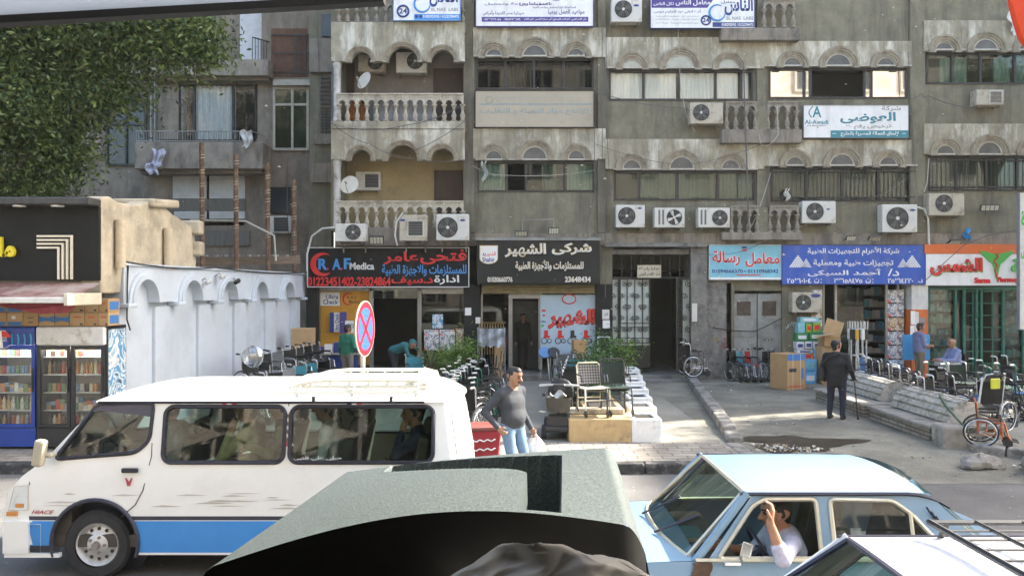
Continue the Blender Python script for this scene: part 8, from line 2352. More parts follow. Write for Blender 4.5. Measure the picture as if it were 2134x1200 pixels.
# ---------------------------------------------------------------- planters, plants, benches
M_wp = mat('whitewashed_concrete', (.8, .8, .77), .9, var=.1, scale=4, bump=.4, bscale=14, dirt=(.36, .34, .3), dirt_amt=.3, dirt_scale=2.5)
M_bp = mat('beige_rendered_planter', (.5, .36, .18), .9, var=.16, scale=3, bump=.4, dirt=(.24, .17, .09), dirt_amt=.4, dirt_scale=2.2)
M_soil = mat('dark_soil', (.03, .025, .02), .95, var=.4, scale=20, bump=.6)
Y = 13.95; xa, xb, xc = X_(1186, Y), X_(1316, Y), X_(1380, Y)
t = thing('planter_bed', 'long beige rendered planter bed with two chairs standing on its front ledge', 'planter', ((xa+xb)/2, Y, .15))
m = MB(); m.box(xa, Y, .1, xb-.003, Y+.75, .555); m.box(xa+.35, Y+.753, .1, xb-.003, Y+7.6, .6); m.build('body', M_bp, t, bevel=.02, seg=2)
m = MB(); m.box(xa+.02, Y+.5, .556, xb-.05, Y+.72, .66); m.build('ledge', M_cream, t, bevel=.015)
m = MB(); m.box(xa+.45, Y+.85, .6, xb-.12, Y+7.5, .63); m.build('soil', M_soil, t)
for i in range(7):
 y = Y+i*1.22; h = .56+.02*i; x0 = xb+.145*i; x1 = xc+.145*i-.012*i
 t = thing('white_planter', '%s whitewashed concrete planter block in the row left of the path' % ['nearest', 'second', 'third', 'fourth', 'fifth', 'sixth', 'farthest'][i], 'planter', ((x0+x1)/2, y, .15), 'whitewashed planter blocks beside the path')
 m = MB(); L = .8; e = .1
 for (u0, w0, u1, w1) in ((x0, y, x1, y+e), (x0, y+L-e, x1, y+L), (x0, y+e, x0+e, y+L-e), (x1-e, y+e, x1, y+L-e)): m.box(u0, w0, .1, u1, w1, h)
 m.build('body', M_wp, t, bevel=.03, seg=2)
 m = MB(); m.box(x0+e, y+e, .1, x1-e, y+L-e, h-.04); m.build('soil', M_soil, t)
L_bush = leaf_mat('bush_leaves', (.025, .07, .02), (.1, .2, .05)); L_palm = leaf_mat('palm_leaves', (.05, .09, .035), (.2, .24, .1)); L_lime = leaf_mat('lime_leaves', (.06, .14, .015), (.16, .28, .04))
def bush(label, blobs, n, size, seed, lm=L_bush, stem=None):
 c = blobs[0][0]; t = thing('shrub', label, 'plant', (c[0], c[1], .2))
 m = MB(); rs = random.Random(seed)
 for b in blobs:
  for k in range(4): m.tube([(c[0]+rs.uniform(-.1, .1), c[1], .3), (b[0][0]+rs.uniform(-.1, .1), b[0][1], b[0][2])], .012, 4)
 m.build('stems', M_bark, t); leaves(blobs, n, size, seed, droop=-.2).build('foliage', lm, t, recalc=False)
bush('leafy green shrub behind the two chairs on the planter bed', [((X_(1240, 19.5), 19.5, 1.05), (.42, .5, .22), 2), ((X_(1262, 20.5), 20.5, 1.25), (.25, .35, .3), 2), ((X_(1215, 18.2), 18.2, .85), (.4, .5, .25), 1), ((X_(1255, 16.5), 16.5, .95), (.35, .5, .28), 1.4)], 3200, .085, 31)
bush('small lime green shrub at the right end of the planter bed', [((X_(1308, 20), 20, 1.2), (.3, .3, .22), 1)], 500, .08, 32, L_lime)
bush('rounded green shrub in front of the first shop beside the black pier', [((X_(945, 19.6), 19.6, 1.1), (.42, .35, .28), 3), ((X_(972, 19.6), 19.6, 1.35), (.18, .25, .2), 1), ((X_(915, 19.4), 19.4, 1.0), (.3, .3, .2), 1)], 2200, .075, 33, L_lime)
t = thing('palm', 'spiky grey green young palm in front of the first shop', 'plant', (X_(898, 18.6), 18.6, .2)); rs = random.Random(8)
m = MB(); m.tube([(X_(898, 18.6), 18.6, .15), (X_(898, 18.6), 18.6, 1.1)], [.07, .05], 7); m.build('trunk', M_bark, t)
m = MB(); c = Vector((X_(898, 18.6), 18.6, 1.05))
for k in range(46):
 a = rs.uniform(0, 2*PI); el = rs.uniform(.1, 1.45); l = rs.uniform(.55, 1.05); d = Vector((math.cos(a)*math.cos(el), math.sin(a)*math.cos(el)*.6, math.sin(el))); sd_ = d.cross(Vector((0, 0, 1))).normalized()*.026
 q = [c+d*l*f+Vector((0, 0, -.35*l*f*f)) for f in (0, .3, .6, .85, 1)]; vs = []
 for f, w_ in zip(q, (.6, 1.2, 1, .6, .05)): vs += [f-sd_*w_, f+sd_*w_]
 m.add(vs, [(2*i, 2*i+1, 2*i+3, 2*i+2) for i in range(4)])
m.build('fronds', L_palm, t, recalc=False)
# stone benches with fluted rolls
M_stone = mat_brick('bench_stone', (.33, .3, .25), (.22, .2, .165), (.09, .08, .065), 1.0, w=.34, h=.075, msize=.012, axis='YZ', bump=.8)
M_stone2 = mat('bench_slab_stone', (.29, .27, .235), .95, var=.22, scale=5, bump=.6, bscale=12, dirt=(.14, .13, .11), dirt_amt=.4, dirt_scale=3)
def bench(label, x0, x1, y0, y1, zt, rx, ry0, ry1, r):
 t = thing('stone_bench', label, 'bench', ((x0+x1)/2, (y0+y1)/2, .14), 'stone benches with fluted rolls')
 m = MB(); m.box(x0, y0, .02, x1, y1, zt-.07); m.build('base', M_stone, t, bevel=.02)
 m = MB(); m.box(x0-.04, y0-.04, zt-.066, x1+.04, y1+.04, zt); m.build('seat_slab', M_stone2, t, bevel=.02, seg=2)
 m = MB(); n = 13; prof = []
 n = 9
 for k in range(n+1):
  for f_, q_ in ((0, 1.0), (.16, 1.15), (.84, 1.15)):
   if k == n and f_: continue
   t_ = PI*(k+f_)/n; prof += [(rx-r*q_*math.cos(t_), zt+.004+r*q_*math.sin(t_)*1.1)]
 rs = random.Random(int(y0*10)); segs = 9
 for i in range(segs):
  ya, yb_ = ry0+(ry1-ry0)*i/segs, ry0+(ry1-ry0)*(i+1)/segs-.006; k_ = 1+rs.uniform(-.012, .012)
  m.prism([(rx+(u-rx)*k_, zt+.004+(w_-zt-.004)*k_) for u, w_ in prof], ya, yb_)
 m.build('fluted_roll', mat('fluted_stone', (.45, .42, .36), .95, var=.25, scale=9, bump=.8, bscale=16, dirt=(.16, .15, .125), dirt_amt=.45, dirt_scale=5), t)
bench('far stone bench with a fluted roll, next to the man in black', 7.35, 8.7, 16.7, 19.3, .43, 8.2, 17.0, 19.0, .33)
bench('near stone bench with a fluted roll and a green hose looped over it', 7.4, 8.6, 14.1, 16.5, .42, 8.15, 14.2, 16.3, .34)
m = MB(); m.box(7.35, 13.55, .0, 7.75, 14.0, .5); o = m.build('stone_block', M_stone2, None, bevel=.05, seg=2); tag(o, 'squat block of stone at the street end of the near bench', 'stone block')
m = MB(); pts = [(7.75, 13.75, .1), (7.76, 13.72, .5), (7.72, 13.9, .62), (7.78, 14.3, .74), (7.95, 14.8, .84), (8.15, 15.1, .85)]; m.tube(pts, .022, 6); m.tube([(7.75, 13.75, .1), (7.85, 13.7, .3), (7.9, 13.8, .45), (7.85, 13.9, .2)], .02, 6)
tag(m.build('garden_hose', mat('green_hose', (.05, .1, .06), .5), smooth=60), 'dark green hose looped over the near stone bench', 'hose')
kb = MB()
for i in range(4): kb.obox((7.95+.42*i, 13.3-.32*i, .1), (.5, .22, .26), Matrix.Rotation(rad(-37), 3, 'Z') @ Matrix.Rotation(rs.uniform(-.05, .05), 3, 'X'))
struct(kb, 'bench_kerb', M_kerb, bevel=.03, seg=2)
struct(MB().add([(7.9, 13.7, .2), (9.4, 12.4, .2), (12, 12.6, .16), (12, 21, .16), (8.6, 21, .16), (8.6, 14, .19)], [(0, 1, 2, 3, 4, 5)]), 'bench_pavement', M_path)

# ---------------------------------------------------------------- goods in front of the shops
def carton(label, x0, x1, y0, y1, z0, z1, m_=None, rz=0, extra=()):
 t = thing('cardboard_box', label, 'box', ((x0+x1)/2, (y0+y1)/2, z0), rz=rad(rz)); MB().box(x0, y0, z0, x1, y1, z1).build('box', m_ or M_card, t, bevel=.008)
 for nm, mm, (a, b, c, d) in extra: MB().box(x0+(x1-x0)*a, y0-.003, z0+(z1-z0)*b, x0+(x1-x0)*c, y0-.001, z0+(z1-z0)*d).build(nm, mm, t)
 return t
carton('big cardboard carton with a blue top band and cords standing before the stacked packs', 7.1, 7.72, 21.1, 21.75, .15, 1.1, M_card, 24, (('blue_band', mat('carton_blue_print', (.05, .17, .4)), (.0, .82, 1, 1)), ('printed_mark', M_ink, (.1, .5, .5, .6)), ('printed_mark', M_cred, (.05, .08, .95, .12)), ('cord', K_WD, (.3, 0, .32, 1)), ('cord', K_WD, (.72, 0, .74, 1)), ('printed_figure', M_cblue, (.78, .3, .9, .6))))
carton('brown carton standing against the dark post behind the man in black', 8.72, 9.2, 22.4, 22.9, .15, 1.2, M_card2)
c = carton('open cardboard box with raised flaps on top of the brown carton', 8.75, 9.2, 22.3, 22.8, 1.21, 1.5)
m = MB(); m.obox((9.12, 22.6, 1.72), (.5, .02, .44), Matrix.Rotation(.3, 3, 'Y')); m.obox((8.72, 22.3, 1.53), (.5, .3, .015), Matrix.Rotation(-.2, 3, 'Y')); m.build('flaps', M_card2, c)
carton('tan carton at the far end of the white wall', -6.0, -5.45, 21.6, 22.1, .9, 1.75, M_card2); carton('dark carton under the tan one at the end of the white wall', -6.0, -5.4, 21.6, 22.1, .15, .89, M_card)
carton('tilted brown carton in front of the wheelchair banner', 1.75, 2.15, 22.9, 23.2, .95, 1.35, M_card, 10); carton('stacked cartons wrapped in pale film below the banner', 1.85, 2.35, 22.9, 23.3, .31, .94, mat('film_wrapped_card', (.4, .35, .24), .5, var=.25))
carton('tall brown carton leaning in the second shop entrance', -.5, -.25, 22.6, 22.7, .31, 1.35, M_card2)
carton('wrapped grey stack of packs beside the round blue cushions', 1.2, 1.75, 23.0, 23.4, .31, .95, mat('grey_wrapped_packs', (.25, .25, .27), .4, var=.3, scale=9))
PK = dict(green=mat('pack_green', (.02, .2, .06), .4, var=.2), lime=mat('pack_lime', (.2, .4, .05), .4, var=.15), blue=mat('pack_sky', (.12, .38, .6), .4, var=.2, scale=8), white=mat('pack_white', (.68, .7, .7), .4, var=.1), aqua=mat('pack_aqua', (.2, .45, .5), .35, var=.25, scale=9), red=K_RED, orange=mat('pack_orange', (.6, .2, .08), .4, var=.2))
def pack(label, x0, y0, x1, y1, col, band_=None, Y=22.9, dp=.3):
 a = P(x0, y1, Y); b = P(x1, y0, Y); t = thing('product_pack', label, 'pack', ((a.x+b.x)/2, Y, a.z), 'packs stacked under the low air conditioner')
 m = MB(); w_, h_ = (b.x-a.x)/2, (b.z-a.z)/2
 def f(u, v):
  x = (a.x+b.x)/2+w_*max(-1, min(1, 1.35*math.sin((u-.5)*PI))); z = (a.z+b.z)/2+h_*max(-1, min(1, 1.35*math.sin((v-.5)*PI)))
  return (x, Y+.06*(abs(2*u-1)**3+abs(2*v-1)**3)*.6, z)
 m.grid(f, 9, 9); m.box(a.x+.012, Y+.05, a.z+.006, b.x-.012, Y+dp, b.z-.006); m.build('pack', PK[col], t, smooth=50)
 if band_: m = MB(); m.box(a.x+w_*.35, Y-.004, a.z+h_*.55, b.x-w_*.35, Y-.001, b.z-h_*.55); m.build('printed_band', PK[band_] if band_ in PK else K_NV, t)
pack('pale aqua pack lying on top of the stack of packs', 1668, 661, 1706, 672, 'aqua', 'white'); pack('pale aqua pack standing at the left of the stack', 1663, 672, 1678, 694, 'aqua')
pack('lime pack with a red band, left of two near the top of the stack', 1680, 674, 1692, 693, 'lime', 'red'); pack('lime pack with a red band, right of two near the top of the stack', 1694, 672, 1711, 692, 'lime', 'red')
pack('dark green pack on the left of the green row', 1659, 694, 1685, 711, 'green', 'white'); pack('dark green pack on the right of the green row', 1687, 693, 1713, 710, 'green', 'white')
pack('white pack at the left of the white row with a navy badge', 1660, 712, 1676, 728, 'white', 'navy'); pack('white pack in the middle of the white row with a navy badge', 1678, 711, 1693, 727, 'white', 'navy'); pack('white pack at the right of the white row with a navy badge', 1695, 712, 1713, 728, 'white', 'navy')
pack('wide white pack under the white row with a navy badge', 1661, 729, 1695, 736, 'white', 'navy'); pack('orange and red pack lying over the blue bags', 1656, 737, 1697, 748, 'orange', 'red')
pack('tall sky blue pack standing right of the white ones', 1696, 729, 1711, 765, 'blue', 'white'); pack('large blue wrapped pack on the ground, upper of two', 1676, 749, 1703, 774, 'blue', 'aqua', 22.6); pack('large blue wrapped pack on the ground, lower of two', 1676, 775, 1702, 800, 'blue', 'white', 22.55)
pack('pale blue pack on the dark post beside the third shop door', 1716, 690, 1730, 706, 'aqua', None, 23.3); pack('blue pack low on the dark post beside the third shop door', 1716, 708, 1728, 722, 'blue', 'white', 23.3)
# crutch stand
t = thing('crutch_stand', 'rack of aluminium crutches and sticks beside the man in black', 'stand', (9.3, 21.6, .15)); xs = X_(1788, 21.6)
m = MB(); m.cyl((xs, 21.6, .15), (xs, 21.6, 1.9), .025, n=8); m.cyl((xs, 21.6, .15), (xs, 21.6, .18), .28, n=16); m.tube([(xs+.2*math.cos(a), 21.6+.2*math.sin(a), 1.75) for a in [2*PI*i/14 for i in range(14)]], .012, 4, closed=True); m.build('stand', M_chr2, t)
for k in range(9):
 a = 2*PI*k/9; x, y = xs+.22*math.cos(a), 21.6+.22*math.sin(a)
 m = MB(); m.tube([(x, y, .35), (x, y, 1.5)], .013, 5); m.tube([(x-.02, y, 1.5), (x-.04, y, 1.95), (x+.04, y, 1.95), (x+.02, y, 1.5)], .012, 5); o = m.build('crutch', M_chr2, t)
 m = MB(); m.obox((x, y, 1.6), (.09, .05, .28)); m.build('cuff', [MATS['pack_orange'], K_WD, M_pow][k % 3] if k % 3 else mat('amber_cuff', (.55, .3, .03), .5), o, bevel=.01)
# lilac table board, blue sign board, drum seat
t = sign('bright blue free standing board with white writing lines behind the standing man', 1882, 697, 1938, 750, 22.7, .04, mat('board_blue', (.06, .3, .6), .45), name='standing_board', cat='sign')
write(t, K_WH, 22.695, [('خصم خاص', (1908, 704, 1932, 711)), ('على جميع الأجهزة', (1906, 714, 1933, 720)), ('تخفيضات كبرى', (1908, 724, 1932, 729)), ('توصيل للمنازل', (1908, 733, 1930, 738))], bold=.02)
m = MB(); p = P(1974, 795, 20.6); m.lathe([(.26, 0), (.3, .3), (.3, .62), (.27, .64)], (p.x, p.y, .3), 18); tag(m.build('checked_chair', M_vin['check'], smooth=50), 'round checked chair back in front of the seated man', 'chair')
t = thing('folding_chair', 'plain dark chair that the seated man in light blue sits on', 'chair', (12.15, 21.9, .14)); m = MB(); m.box(11.9, 21.68, .55, 12.36, 22.12, .58); m.build('seat', M_pow, t); m = MB(); m.box(12.34, 21.7, .62, 12.37, 22.1, 1.05); m.build('backrest', M_pow, t); m = MB()
for x in (11.92, 12.34):
 for y in (21.7, 22.1): m.cyl((x, y, .14), (x, y, .55), .014, n=5)
m.build('legs', M_chr2, t)
t = thing('display_table', 'low table of blue boxes in front of the amber shop wall', 'table', (-5.2, 22.6, .15)); m = MB(); m.box(-5.7, 22.3, .98, -4.3, 22.9, 1.02); m.build('table_top', M_cream, t); m = MB(); m.box(-5.6, 22.4, .15, -4.4, 22.85, .97); m.build('cloth', PB and mat('navy_cloth', (.02, .04, .2), .8, var=.3), t)
for k in range(5): carton('%s small purple and white box from the left on the display table' % n_[k], -5.55+.26*k, -5.33+.26*k, 22.45, 22.6, 1.021, 1.2+.06*(k % 3), [K_PU, K_WH, K_NV, K_WD, K_PU][k])
# second shop front: hanging bags of sticks, stools, step ladder frame
t = thing('display_rack', 'rack hung with grey plastic bags and black walking frames by the second shop', 'rack', (-.55, 22.2, .15)); x0, x1, Y = X_(996, 22.2), X_(1052, 22.2), 22.2
m = MB(); m.tube([(x0, Y, .15), (x0, Y, 1.75), (x1, Y, 1.75), (x1, Y, .15)], .016, 5); m.tube([(x0, Y, .6), (x1, Y, .6)], .012, 5); m.build('frame', M_chr2, t)
m = MB(); m.grid(lambda u, v: (x0+(x1-x0)*u, Y-.06-.05*math.sin(u*19)-.03*math.sin(v*9+u*7), 1.72-.5*v+.03*math.sin(u*23)*v), 36, 9); m.build('bags', mat('grey_bag_film', (.3, .33, .36), .3, var=.3, scale=9), t, smooth=70)
m = MB(); rs = random.Random(15)
for k in range(34): x = x0+(x1-x0)*rs.random(); z = rs.uniform(.45, 1.15); m.tube([(x, Y-.05, z), (x+rs.uniform(-.06, .06), Y-.08, z-rs.uniform(.15, .35))], rs.uniform(.008, .022), 4)
m.build('walking_frames', M_pow, t)
m = MB()
for k in range(10): x = x0+(x1-x0)*(k+.5)/10; m.tube([(x, Y+.06, 1.0), (x, Y+.06, 1.86), (x+.06, Y+.06, 1.9)], .012, 4)
m.build('sticks', mat('stick_wood', (.4, .24, .08), .5), t)
for px, lab in ((1135, 'bar stool with a blue cushion before the banner'), (1153, 'bar stool with a black cushion before the banner')):
 t = thing('bar_stool', lab, 'stool', (X_(px, 22.4), 22.4, .31)); x = X_(px, 22.4); m = MB()
 for q in (-1, 1):
  for w_ in (-1, 1): m.tube([(x+.12*q, 22.4+.12*w_, .31), (x+.08*q, 22.4+.08*w_, .95)], .012, 5)
 m.build('legs', M_chr2, t); m = MB(); m.cyl((x, 22.3, 1.02), (x, 22.25, 1.06), .17, n=18); m.cyl((x, 22.4, .95), (x, 22.4, 1.0), .15, n=16); m.build('cushion', M_vin['blue'] if px == 1135 else M_vin['black'], t)
t = thing('step_ladder', 'thin white step ladder frame standing before the iron gates', 'ladder', (X_(1265, 22.2), 22.2, .31)); m = MB()
for q in ((1246, 702, 22.1), (1270, 702, 22.1)): a = P(*q); m.tube([a, (a.x-.06 if q[0] < 1250 else a.x+.1, 21.9, .15)], .016, 5); m.tube([a, (a.x+.18, 22.7, .31)], .014, 5)
m.tube([P(1246, 702, 22.1), P(1270, 702, 22.1)], .016, 5)
for z in (.6, .95): m.tube([(X_(1244, 22), 22.0, z), (X_(1274, 22), 22.0, z)], .012, 5)
m.build('frame', mat('white_steel', (.68, .68, .7)), t)
# goods in the third shop and the pharmacy window: stacked boxes on shelves
rs = random.Random(22)
t = thing('shelf_unit', 'shelves of medicine boxes at the left of the pharmacy window', 'shelf', (12.8, 24.0, .3)); m = MB()
for k in range(7): pbox(m, 1938, 624+k*24, 1990, 626+k*24, YF+.26, YF+.6)
m.build('shelves', M_gdoor, t); m = MB(); tot = [PK['white'], PK['blue'], PK['aqua'], K_WD, M_fwht, M_card2, mat('dull_blue_box', (.16, .22, .32), .6, var=.3, scale=30)]
for k in range(7):
 x = 1940
 while x < 1986: w_ = rs.uniform(3, 9); m.mt(rs.randrange(7)); pbox(m, x, 624+k*24-rs.uniform(8, 19), x+w_, 623.6+k*24, YF+.3, YF+.5); x += w_+.6
m.build('boxes', tot, t)['kind'] = 'stuff'
t = thing('shelf_unit', 'shelves of medicine boxes behind the right hand pharmacy panes', 'shelf', (14.6, 24.0, .3)); m = MB()
for k in range(7): pbox(m, 2096, 618+k*25, 2178, 620+k*25, YF+.26, YF+.6)
m.build('shelves', M_gdoor, t); m = MB()
for k in range(7):
 x = 2098
 while x < 2172: w_ = rs.uniform(3, 9); m.mt(rs.randrange(7)); pbox(m, x, 618+k*25-rs.uniform(8, 19), x+w_, 617.6+k*25, YF+.3, YF+.5); x += w_+.6
m.build('boxes', tot, t)['kind'] = 'stuff'
t = thing('shelf_unit', 'dim shelves with boxes deep inside the third shop', 'shelf', (10.5, 25.5, .3)); m = MB()
for k in range(7): pbox(m, 1748, 615+k*24, 1846, 617+k*24, YF+1.6, YF+2)
m.build('shelves', M_gdoor, t); m = MB()
for k in range(7):
 x = 1750
 while x < 1842: w_ = rs.uniform(4, 11); m.mt(rs.randrange(7)); pbox(m, x, 615+k*24-rs.uniform(8, 18), x+w_, 614.6+k*24, YF+1.65, YF+1.9); x += w_+.8
m.build('boxes', tot, t)['kind'] = 'stuff'
# red cool box at the kerb behind the minibus
Y = 12.6; t = thing('cool_box', 'dark red cool box with white script at the kerb behind the minibus', 'cool box', (X_(1000, Y), Y, .15), rz=rad(14)); x = X_(1000, Y)
m = MB(); m.add([(x-.26, Y-.2, .15), (x+.26, Y-.2, .15), (x+.26, Y+.2, .15), (x-.26, Y+.2, .15), (x-.3, Y-.23, .62), (x+.3, Y-.23, .62), (x+.3, Y+.23, .62), (x-.3, Y+.23, .62)], [(0,3,2,1),(4,5,6,7),(0,1,5,4),(1,2,6,5),(2,3,7,6),(3,0,4,7)]); m.build('tub', mat('cool_box_red', (.3, .02, .03), .4, var=.1), t, bevel=.02)
m = MB(); m.box(x-.31, Y-.24, .622, x+.31, Y+.24, .7); m.build('lid', mat('cool_box_lid', (.2, .06, .05), .5, var=.2), t, bevel=.02); m = MB()
for z in (.34, .48): m.tube([(x-.2+.4*i/16, Y-.228-.02*(z-.3), z+.014*math.sin(i*1.3)) for i in range(17)], .011, 5)
m.build('white_script', K_WH, t)

# ---------------------------------------------------------------- inside the bus that the photo is taken from
def speck_mat():
 m_ = bpy.data.materials.new('speckled_grey_plastic'); m_.use_nodes = True; nt = m_.node_tree; L = nt.links.new; b = nt.nodes['Principled BSDF']
 tc = nt.nodes.new('ShaderNodeTexCoord'); n1 = nt.nodes.new('ShaderNodeTexNoise'); n1.inputs['Scale'].default_value = 260; n1.inputs['Detail'].default_value = 3
 L(tc.outputs['Object'], n1.inputs['Vector']); rp = nt.nodes.new('ShaderNodeValToRGB'); rp.color_ramp.elements[0].position = .38; rp.color_ramp.elements[1].position = .62
 rp.color_ramp.elements[0].color = (.06, .073, .073, 1); rp.color_ramp.elements[1].color = (.122, .148, .147, 1)
 L(n1.outputs['Fac'], rp.inputs['Fac']); L(rp.outputs['Color'], b.inputs['Base Color']); b.inputs['Roughness'].default_value = .42
 bp = nt.nodes.new('ShaderNodeBump'); bp.inputs['Strength'].default_value = .35; bp.inputs['Distance'].default_value = .002; L(n1.outputs['Fac'], bp.inputs['Height']); L(bp.outputs[0], b.inputs['Normal'])
 return m_
M_spk = speck_mat(); M_blkp = mat('black_plastic_and_shade', (.012, .0115, .011), .6, var=.2, scale=30)
DB = thing('bus_dashboard', 'grey speckled dashboard hood with a square recess inside the bus', 'dashboard', (0, 1.2, 2.3))
# the hood is laid out on a surface that falls towards the viewer: rows from its far lip to its near edge
def dpt(px, py, Y): return P(px, py, Y)
rows = [  # (depth, height rise, [(px, py) left to right]) of the outline in the photo
 (1.62, [(706, 982), (800, 957), (880, 947), (1000, 940), (1150, 932), (1262, 925), (1290, 935), (1308, 960)]),
 (1.60, [(690, 992), (790, 968), (880, 958), (1000, 951), (1150, 943), (1262, 937), (1296, 948), (1314, 975)])]
far_l, far_r = P(706, 980, 1.62), P(1285, 926, 1.62)
near_l, near_r = P(395, 1196, 1.02), P(1345, 1100, 1.10)
def hood(u, v):
 """u across, v from the far lip to the near edge"""
 a = far_l.lerp(far_r, u); b = near_l.lerp(near_r, u); p = a.lerp(b, v)
 bow = math.sin(u*PI)
 p.z += .006*bow*(1-v)+.03*bow*v*(1-.3*v)+.028*bow*v*v
 return p
NU, NV = 72, 40
def hoodp(u, v):
 """the hood with a deep groove round a flat inner plate"""
 p = hood(u, v)
 vo, vi = .035+.17*(u-.2), .14+.44*(u-.2)
 st = lambda d, w: max(0, min(1, d/w))
 out = min(v-vo, .80-u, (u-.2)*.2)
 dx, dy = u-.60, vi+.08-v                     # rounded corner of the plate
 pl = max(u-.70, vi-v) if dx < 0 or dy < 0 else math.hypot(dx/.10, dy/.08)*.1-.1
 p.z -= .24*st(min(out, .965-v), .008)*st(pl, .008)
 p.z += .012*st(.80-u if u < .8 else 0, .02)*0
 e = min(1, min(u, 1-u)/.05); p.z -= .035*(1-e)**2; e = min(1, v/.05); p.z -= .012*(1-e)**2
 return p
m = MB(); NUU, NVV = 190, 120; m.grid(lambda u, v: hoodp(u, v), NUU, NVV); m.build('hood', M_spk, DB, smooth=40)
# the sides of the hood fold down to the dash below
m = MB(); m.grid(lambda u, v: hoodp(1, u)+Vector((.035*v+.03*math.sin(v*PI/2), 0, -.42*v)), 20, 8); m.build('hood_side', M_spk, DB, smooth=60)
m = MB(); m.grid(lambda u, v: hoodp(0, u)+Vector((-.12*v, 0, -.35*v)), 20, 6); m.grid(lambda u, v: hoodp(u, 0)+Vector((0, .06*v, -.4*v)), 20, 6); m.build('hood_back', M_spk, DB, smooth=60)
m = MB(); m.grid(lambda u, v: hoodp(u, 1)+Vector((0, -.06*math.sin(v*PI/2)+.0, -.4*v**1.1)), 60, 10); m.build('shaded_dash_front', M_blkp, DB, smooth=60)  # black colour stands for the cabin shade on the dash front
# crumpled clear grey bag in front of the dash
rs = random.Random(44)
c = P(1150, 1185, .93); m = MB()
dirs = [(rs.uniform(-1, 1)*k_, rs.uniform(-1, 1)*k_, rs.uniform(0, 6), a_) for k_, a_ in ((5, 1), (6, 1), (9, .7), (11, .6), (17, .3), (20, .22), (30, .1), (33, .1))]
def bagf(u, v):
 x = (u-.5)*.262; y = (v-.5)*.17
 h = (1-abs(2*u-1)**3)**.55*(1-abs(2*v-1)**2.2)
 cr = sum(a_*(1-abs(math.sin(kx*u+ky*v+p_))) for kx, ky, p_, a_ in dirs)/4.2
 return (c.x+x+.01*math.sin(20*v), c.y+y+.008*math.sin(26*u), c.z-.058+.066*h+.042*cr*h)
m.grid(bagf, 110, 76)
mb_ = bpy.data.materials.new('grey_clear_film'); mb_.use_nodes = True; nt = mb_.node_tree; L = nt.links.new; b = nt.nodes['Principled BSDF']; b.inputs['Base Color'].default_value = (.82, .8, .77, 1); b.inputs['Roughness'].default_value = .2
lw = nt.nodes.new('ShaderNodeLayerWeight'); lw.inputs['Blend'].default_value = .55; tr_ = nt.nodes.new('ShaderNodeBsdfTransparent'); tr_.inputs['Color'].default_value = (.62, .61, .6, 1); mx = nt.nodes.new('ShaderNodeMixShader')
rp = nt.nodes.new('ShaderNodeMath'); rp.operation = 'MULTIPLY_ADD'; rp.inputs[1].default_value = .8; rp.inputs[2].default_value = .1; L(lw.outputs['Facing'], rp.inputs[0])
L(rp.outputs[0], mx.inputs[0]); L(tr_.outputs[0], mx.inputs[1]); L(b.outputs[0], mx.inputs[2]); L(mx.outputs[0], nt.nodes['Material Output'].inputs['Surface'])
tag(m.build('plastic_bag', mb_, smooth=40), 'crumpled dark grey plastic bag lying in front of the bus dashboard', 'bag')
# upper window frame with a pale blind and a red pennant
M_bl = leaf_mat('pale_blind', (.5, .54, .6), (.5, .54, .6)); M_bl.node_tree.nodes['Mix Shader'].inputs[0].default_value = .75
WFR = thing('bus_window_frame', 'pale blind edge with a black rubber strip along the top of the bus window', 'window frame', (-.5, 1.5, 3.4)); Y = 1.5
a, b_, c2, d2 = P(-400, 58, Y), P(800, -9, Y), P(800, -150, Y), P(-400, -150, Y)
m = MB(); m.prism([(a.x, a.z), (b_.x, b_.z), (c2.x, c2.z), (d2.x, d2.z)], Y, Y+.012); m.build('blind', M_bl, WFR)
m = MB(); q = [P(-400, 73, Y), P(800, 6, Y)]; m.prism([(q[0].x, q[0].z), (q[1].x, q[1].z), (b_.x, b_.z+.001), (a.x, a.z+.001)], Y-.006, Y+.02); m.build('rubber_strip', M_blkp, WFR)
m = MB(); q = [P(2102, -40, 2.3), P(2108, 8, 2.3), P(2116, 40, 2.3), P(2128, 78, 2.3), P(2150, 110, 2.3), P(2180, 60, 2.3), P(2180, -40, 2.3)]
m.prism([(v_.x, v_.z) for v_ in q], 2.3, 2.32); tag(m.build('red_pennant', mat('red_pennant_cloth', (.62, .05, .01), .6, var=.08), bevel=.004), 'glossy red pennant hanging at the upper right edge before the bus window', 'pennant')
rs = random.Random(77); m = MB()
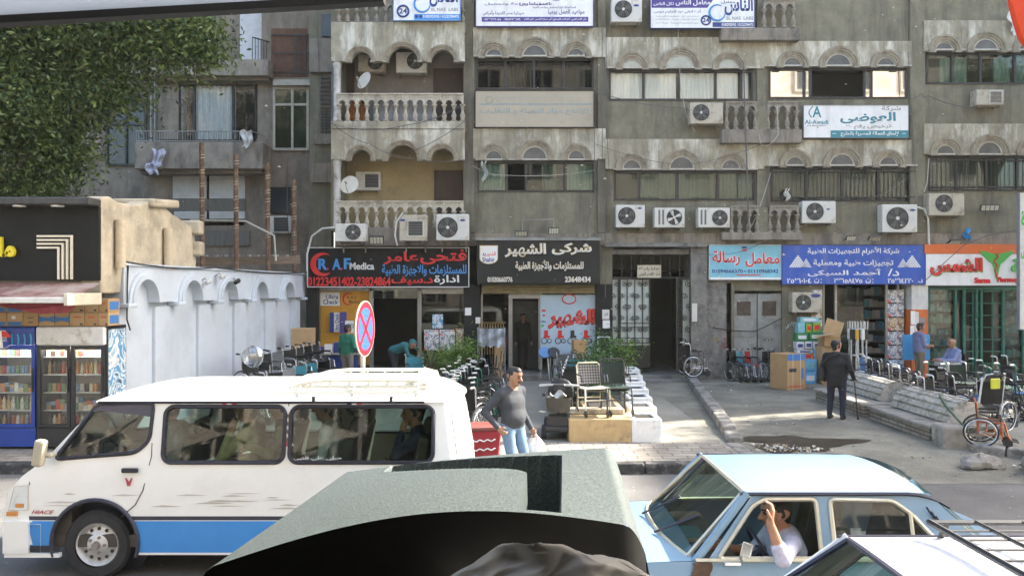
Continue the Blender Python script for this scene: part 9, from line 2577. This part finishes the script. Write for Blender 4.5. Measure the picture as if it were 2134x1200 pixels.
for k in range(260):
 q = P(min(2130, rs.betavariate(2.2, 1.3)*2134), rs.uniform(10, 890), 1.48); s_ = rs.uniform(.0006, .0017)*(2 if rs.random() < .1 else 1)
 m.add([(q.x-s_, q.y, q.z), (q.x+s_*1.2, q.y, q.z-s_*.2), (q.x+s_*.2, q.y+.0004, q.z+s_)], [(0, 1, 2)])
tag(m.build('dust_specks', leaf_mat('pale_dust', (.5, .48, .42), (.8, .78, .7)), recalc=False), 'pale dust specks stuck on the bus window', kind='stuff')
# the cabin round the camera: roof, floor, side and rear walls
BUS = thing('bus_cabin', 'dark bus cabin around the viewpoint with its roof edge above the window', 'bus', (0, -3, 0))
M_cab2 = mat('cabin_lining', (.5, .49, .46), .85, var=.15)
m = MB(); m.box(-2.6, -8, 3.42, 2.6, 1.42, 3.52); m.build('roof', M_cab2, BUS)
m = MB(); m.box(-2.6, -8.1, .7, 2.6, -8.001, 3.419); m.build('rear_wall', M_cab2, BUS)
m = MB(); m.box(-2.7, -8, .7, -2.601, 1.3, 3.419); m.box(2.601, -8, .7, 2.7, .5, 3.419); m.apart('side_wall', M_cab2, BUS)
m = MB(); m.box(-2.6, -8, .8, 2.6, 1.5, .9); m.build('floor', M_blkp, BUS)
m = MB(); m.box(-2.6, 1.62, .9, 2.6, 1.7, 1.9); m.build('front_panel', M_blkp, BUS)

# ---------------------------------------------------------------- thin haze added in place of the veil on the window glass
hz = bpy.data.materials.new('veil_haze'); hz.use_nodes = True; nt = hz.node_tree
for n_q in list(nt.nodes):
 if n_q.type != 'OUTPUT_MATERIAL': nt.nodes.remove(n_q)
pv_ = nt.nodes.new('ShaderNodeVolumePrincipled'); pv_.inputs['Density'].default_value = .00045; pv_.inputs['Color'].default_value = (.9, .93, .88, 1); pv_.inputs['Anisotropy'].default_value = .2
nt.links.new(pv_.outputs[0], nt.nodes['Material Output'].inputs['Volume'])
tag(MB().box(-260, -160, -1.2, 260, 360, 34).build('haze', hz), 'thin pale haze added to stand for the veil of the bus window', kind='stuff')
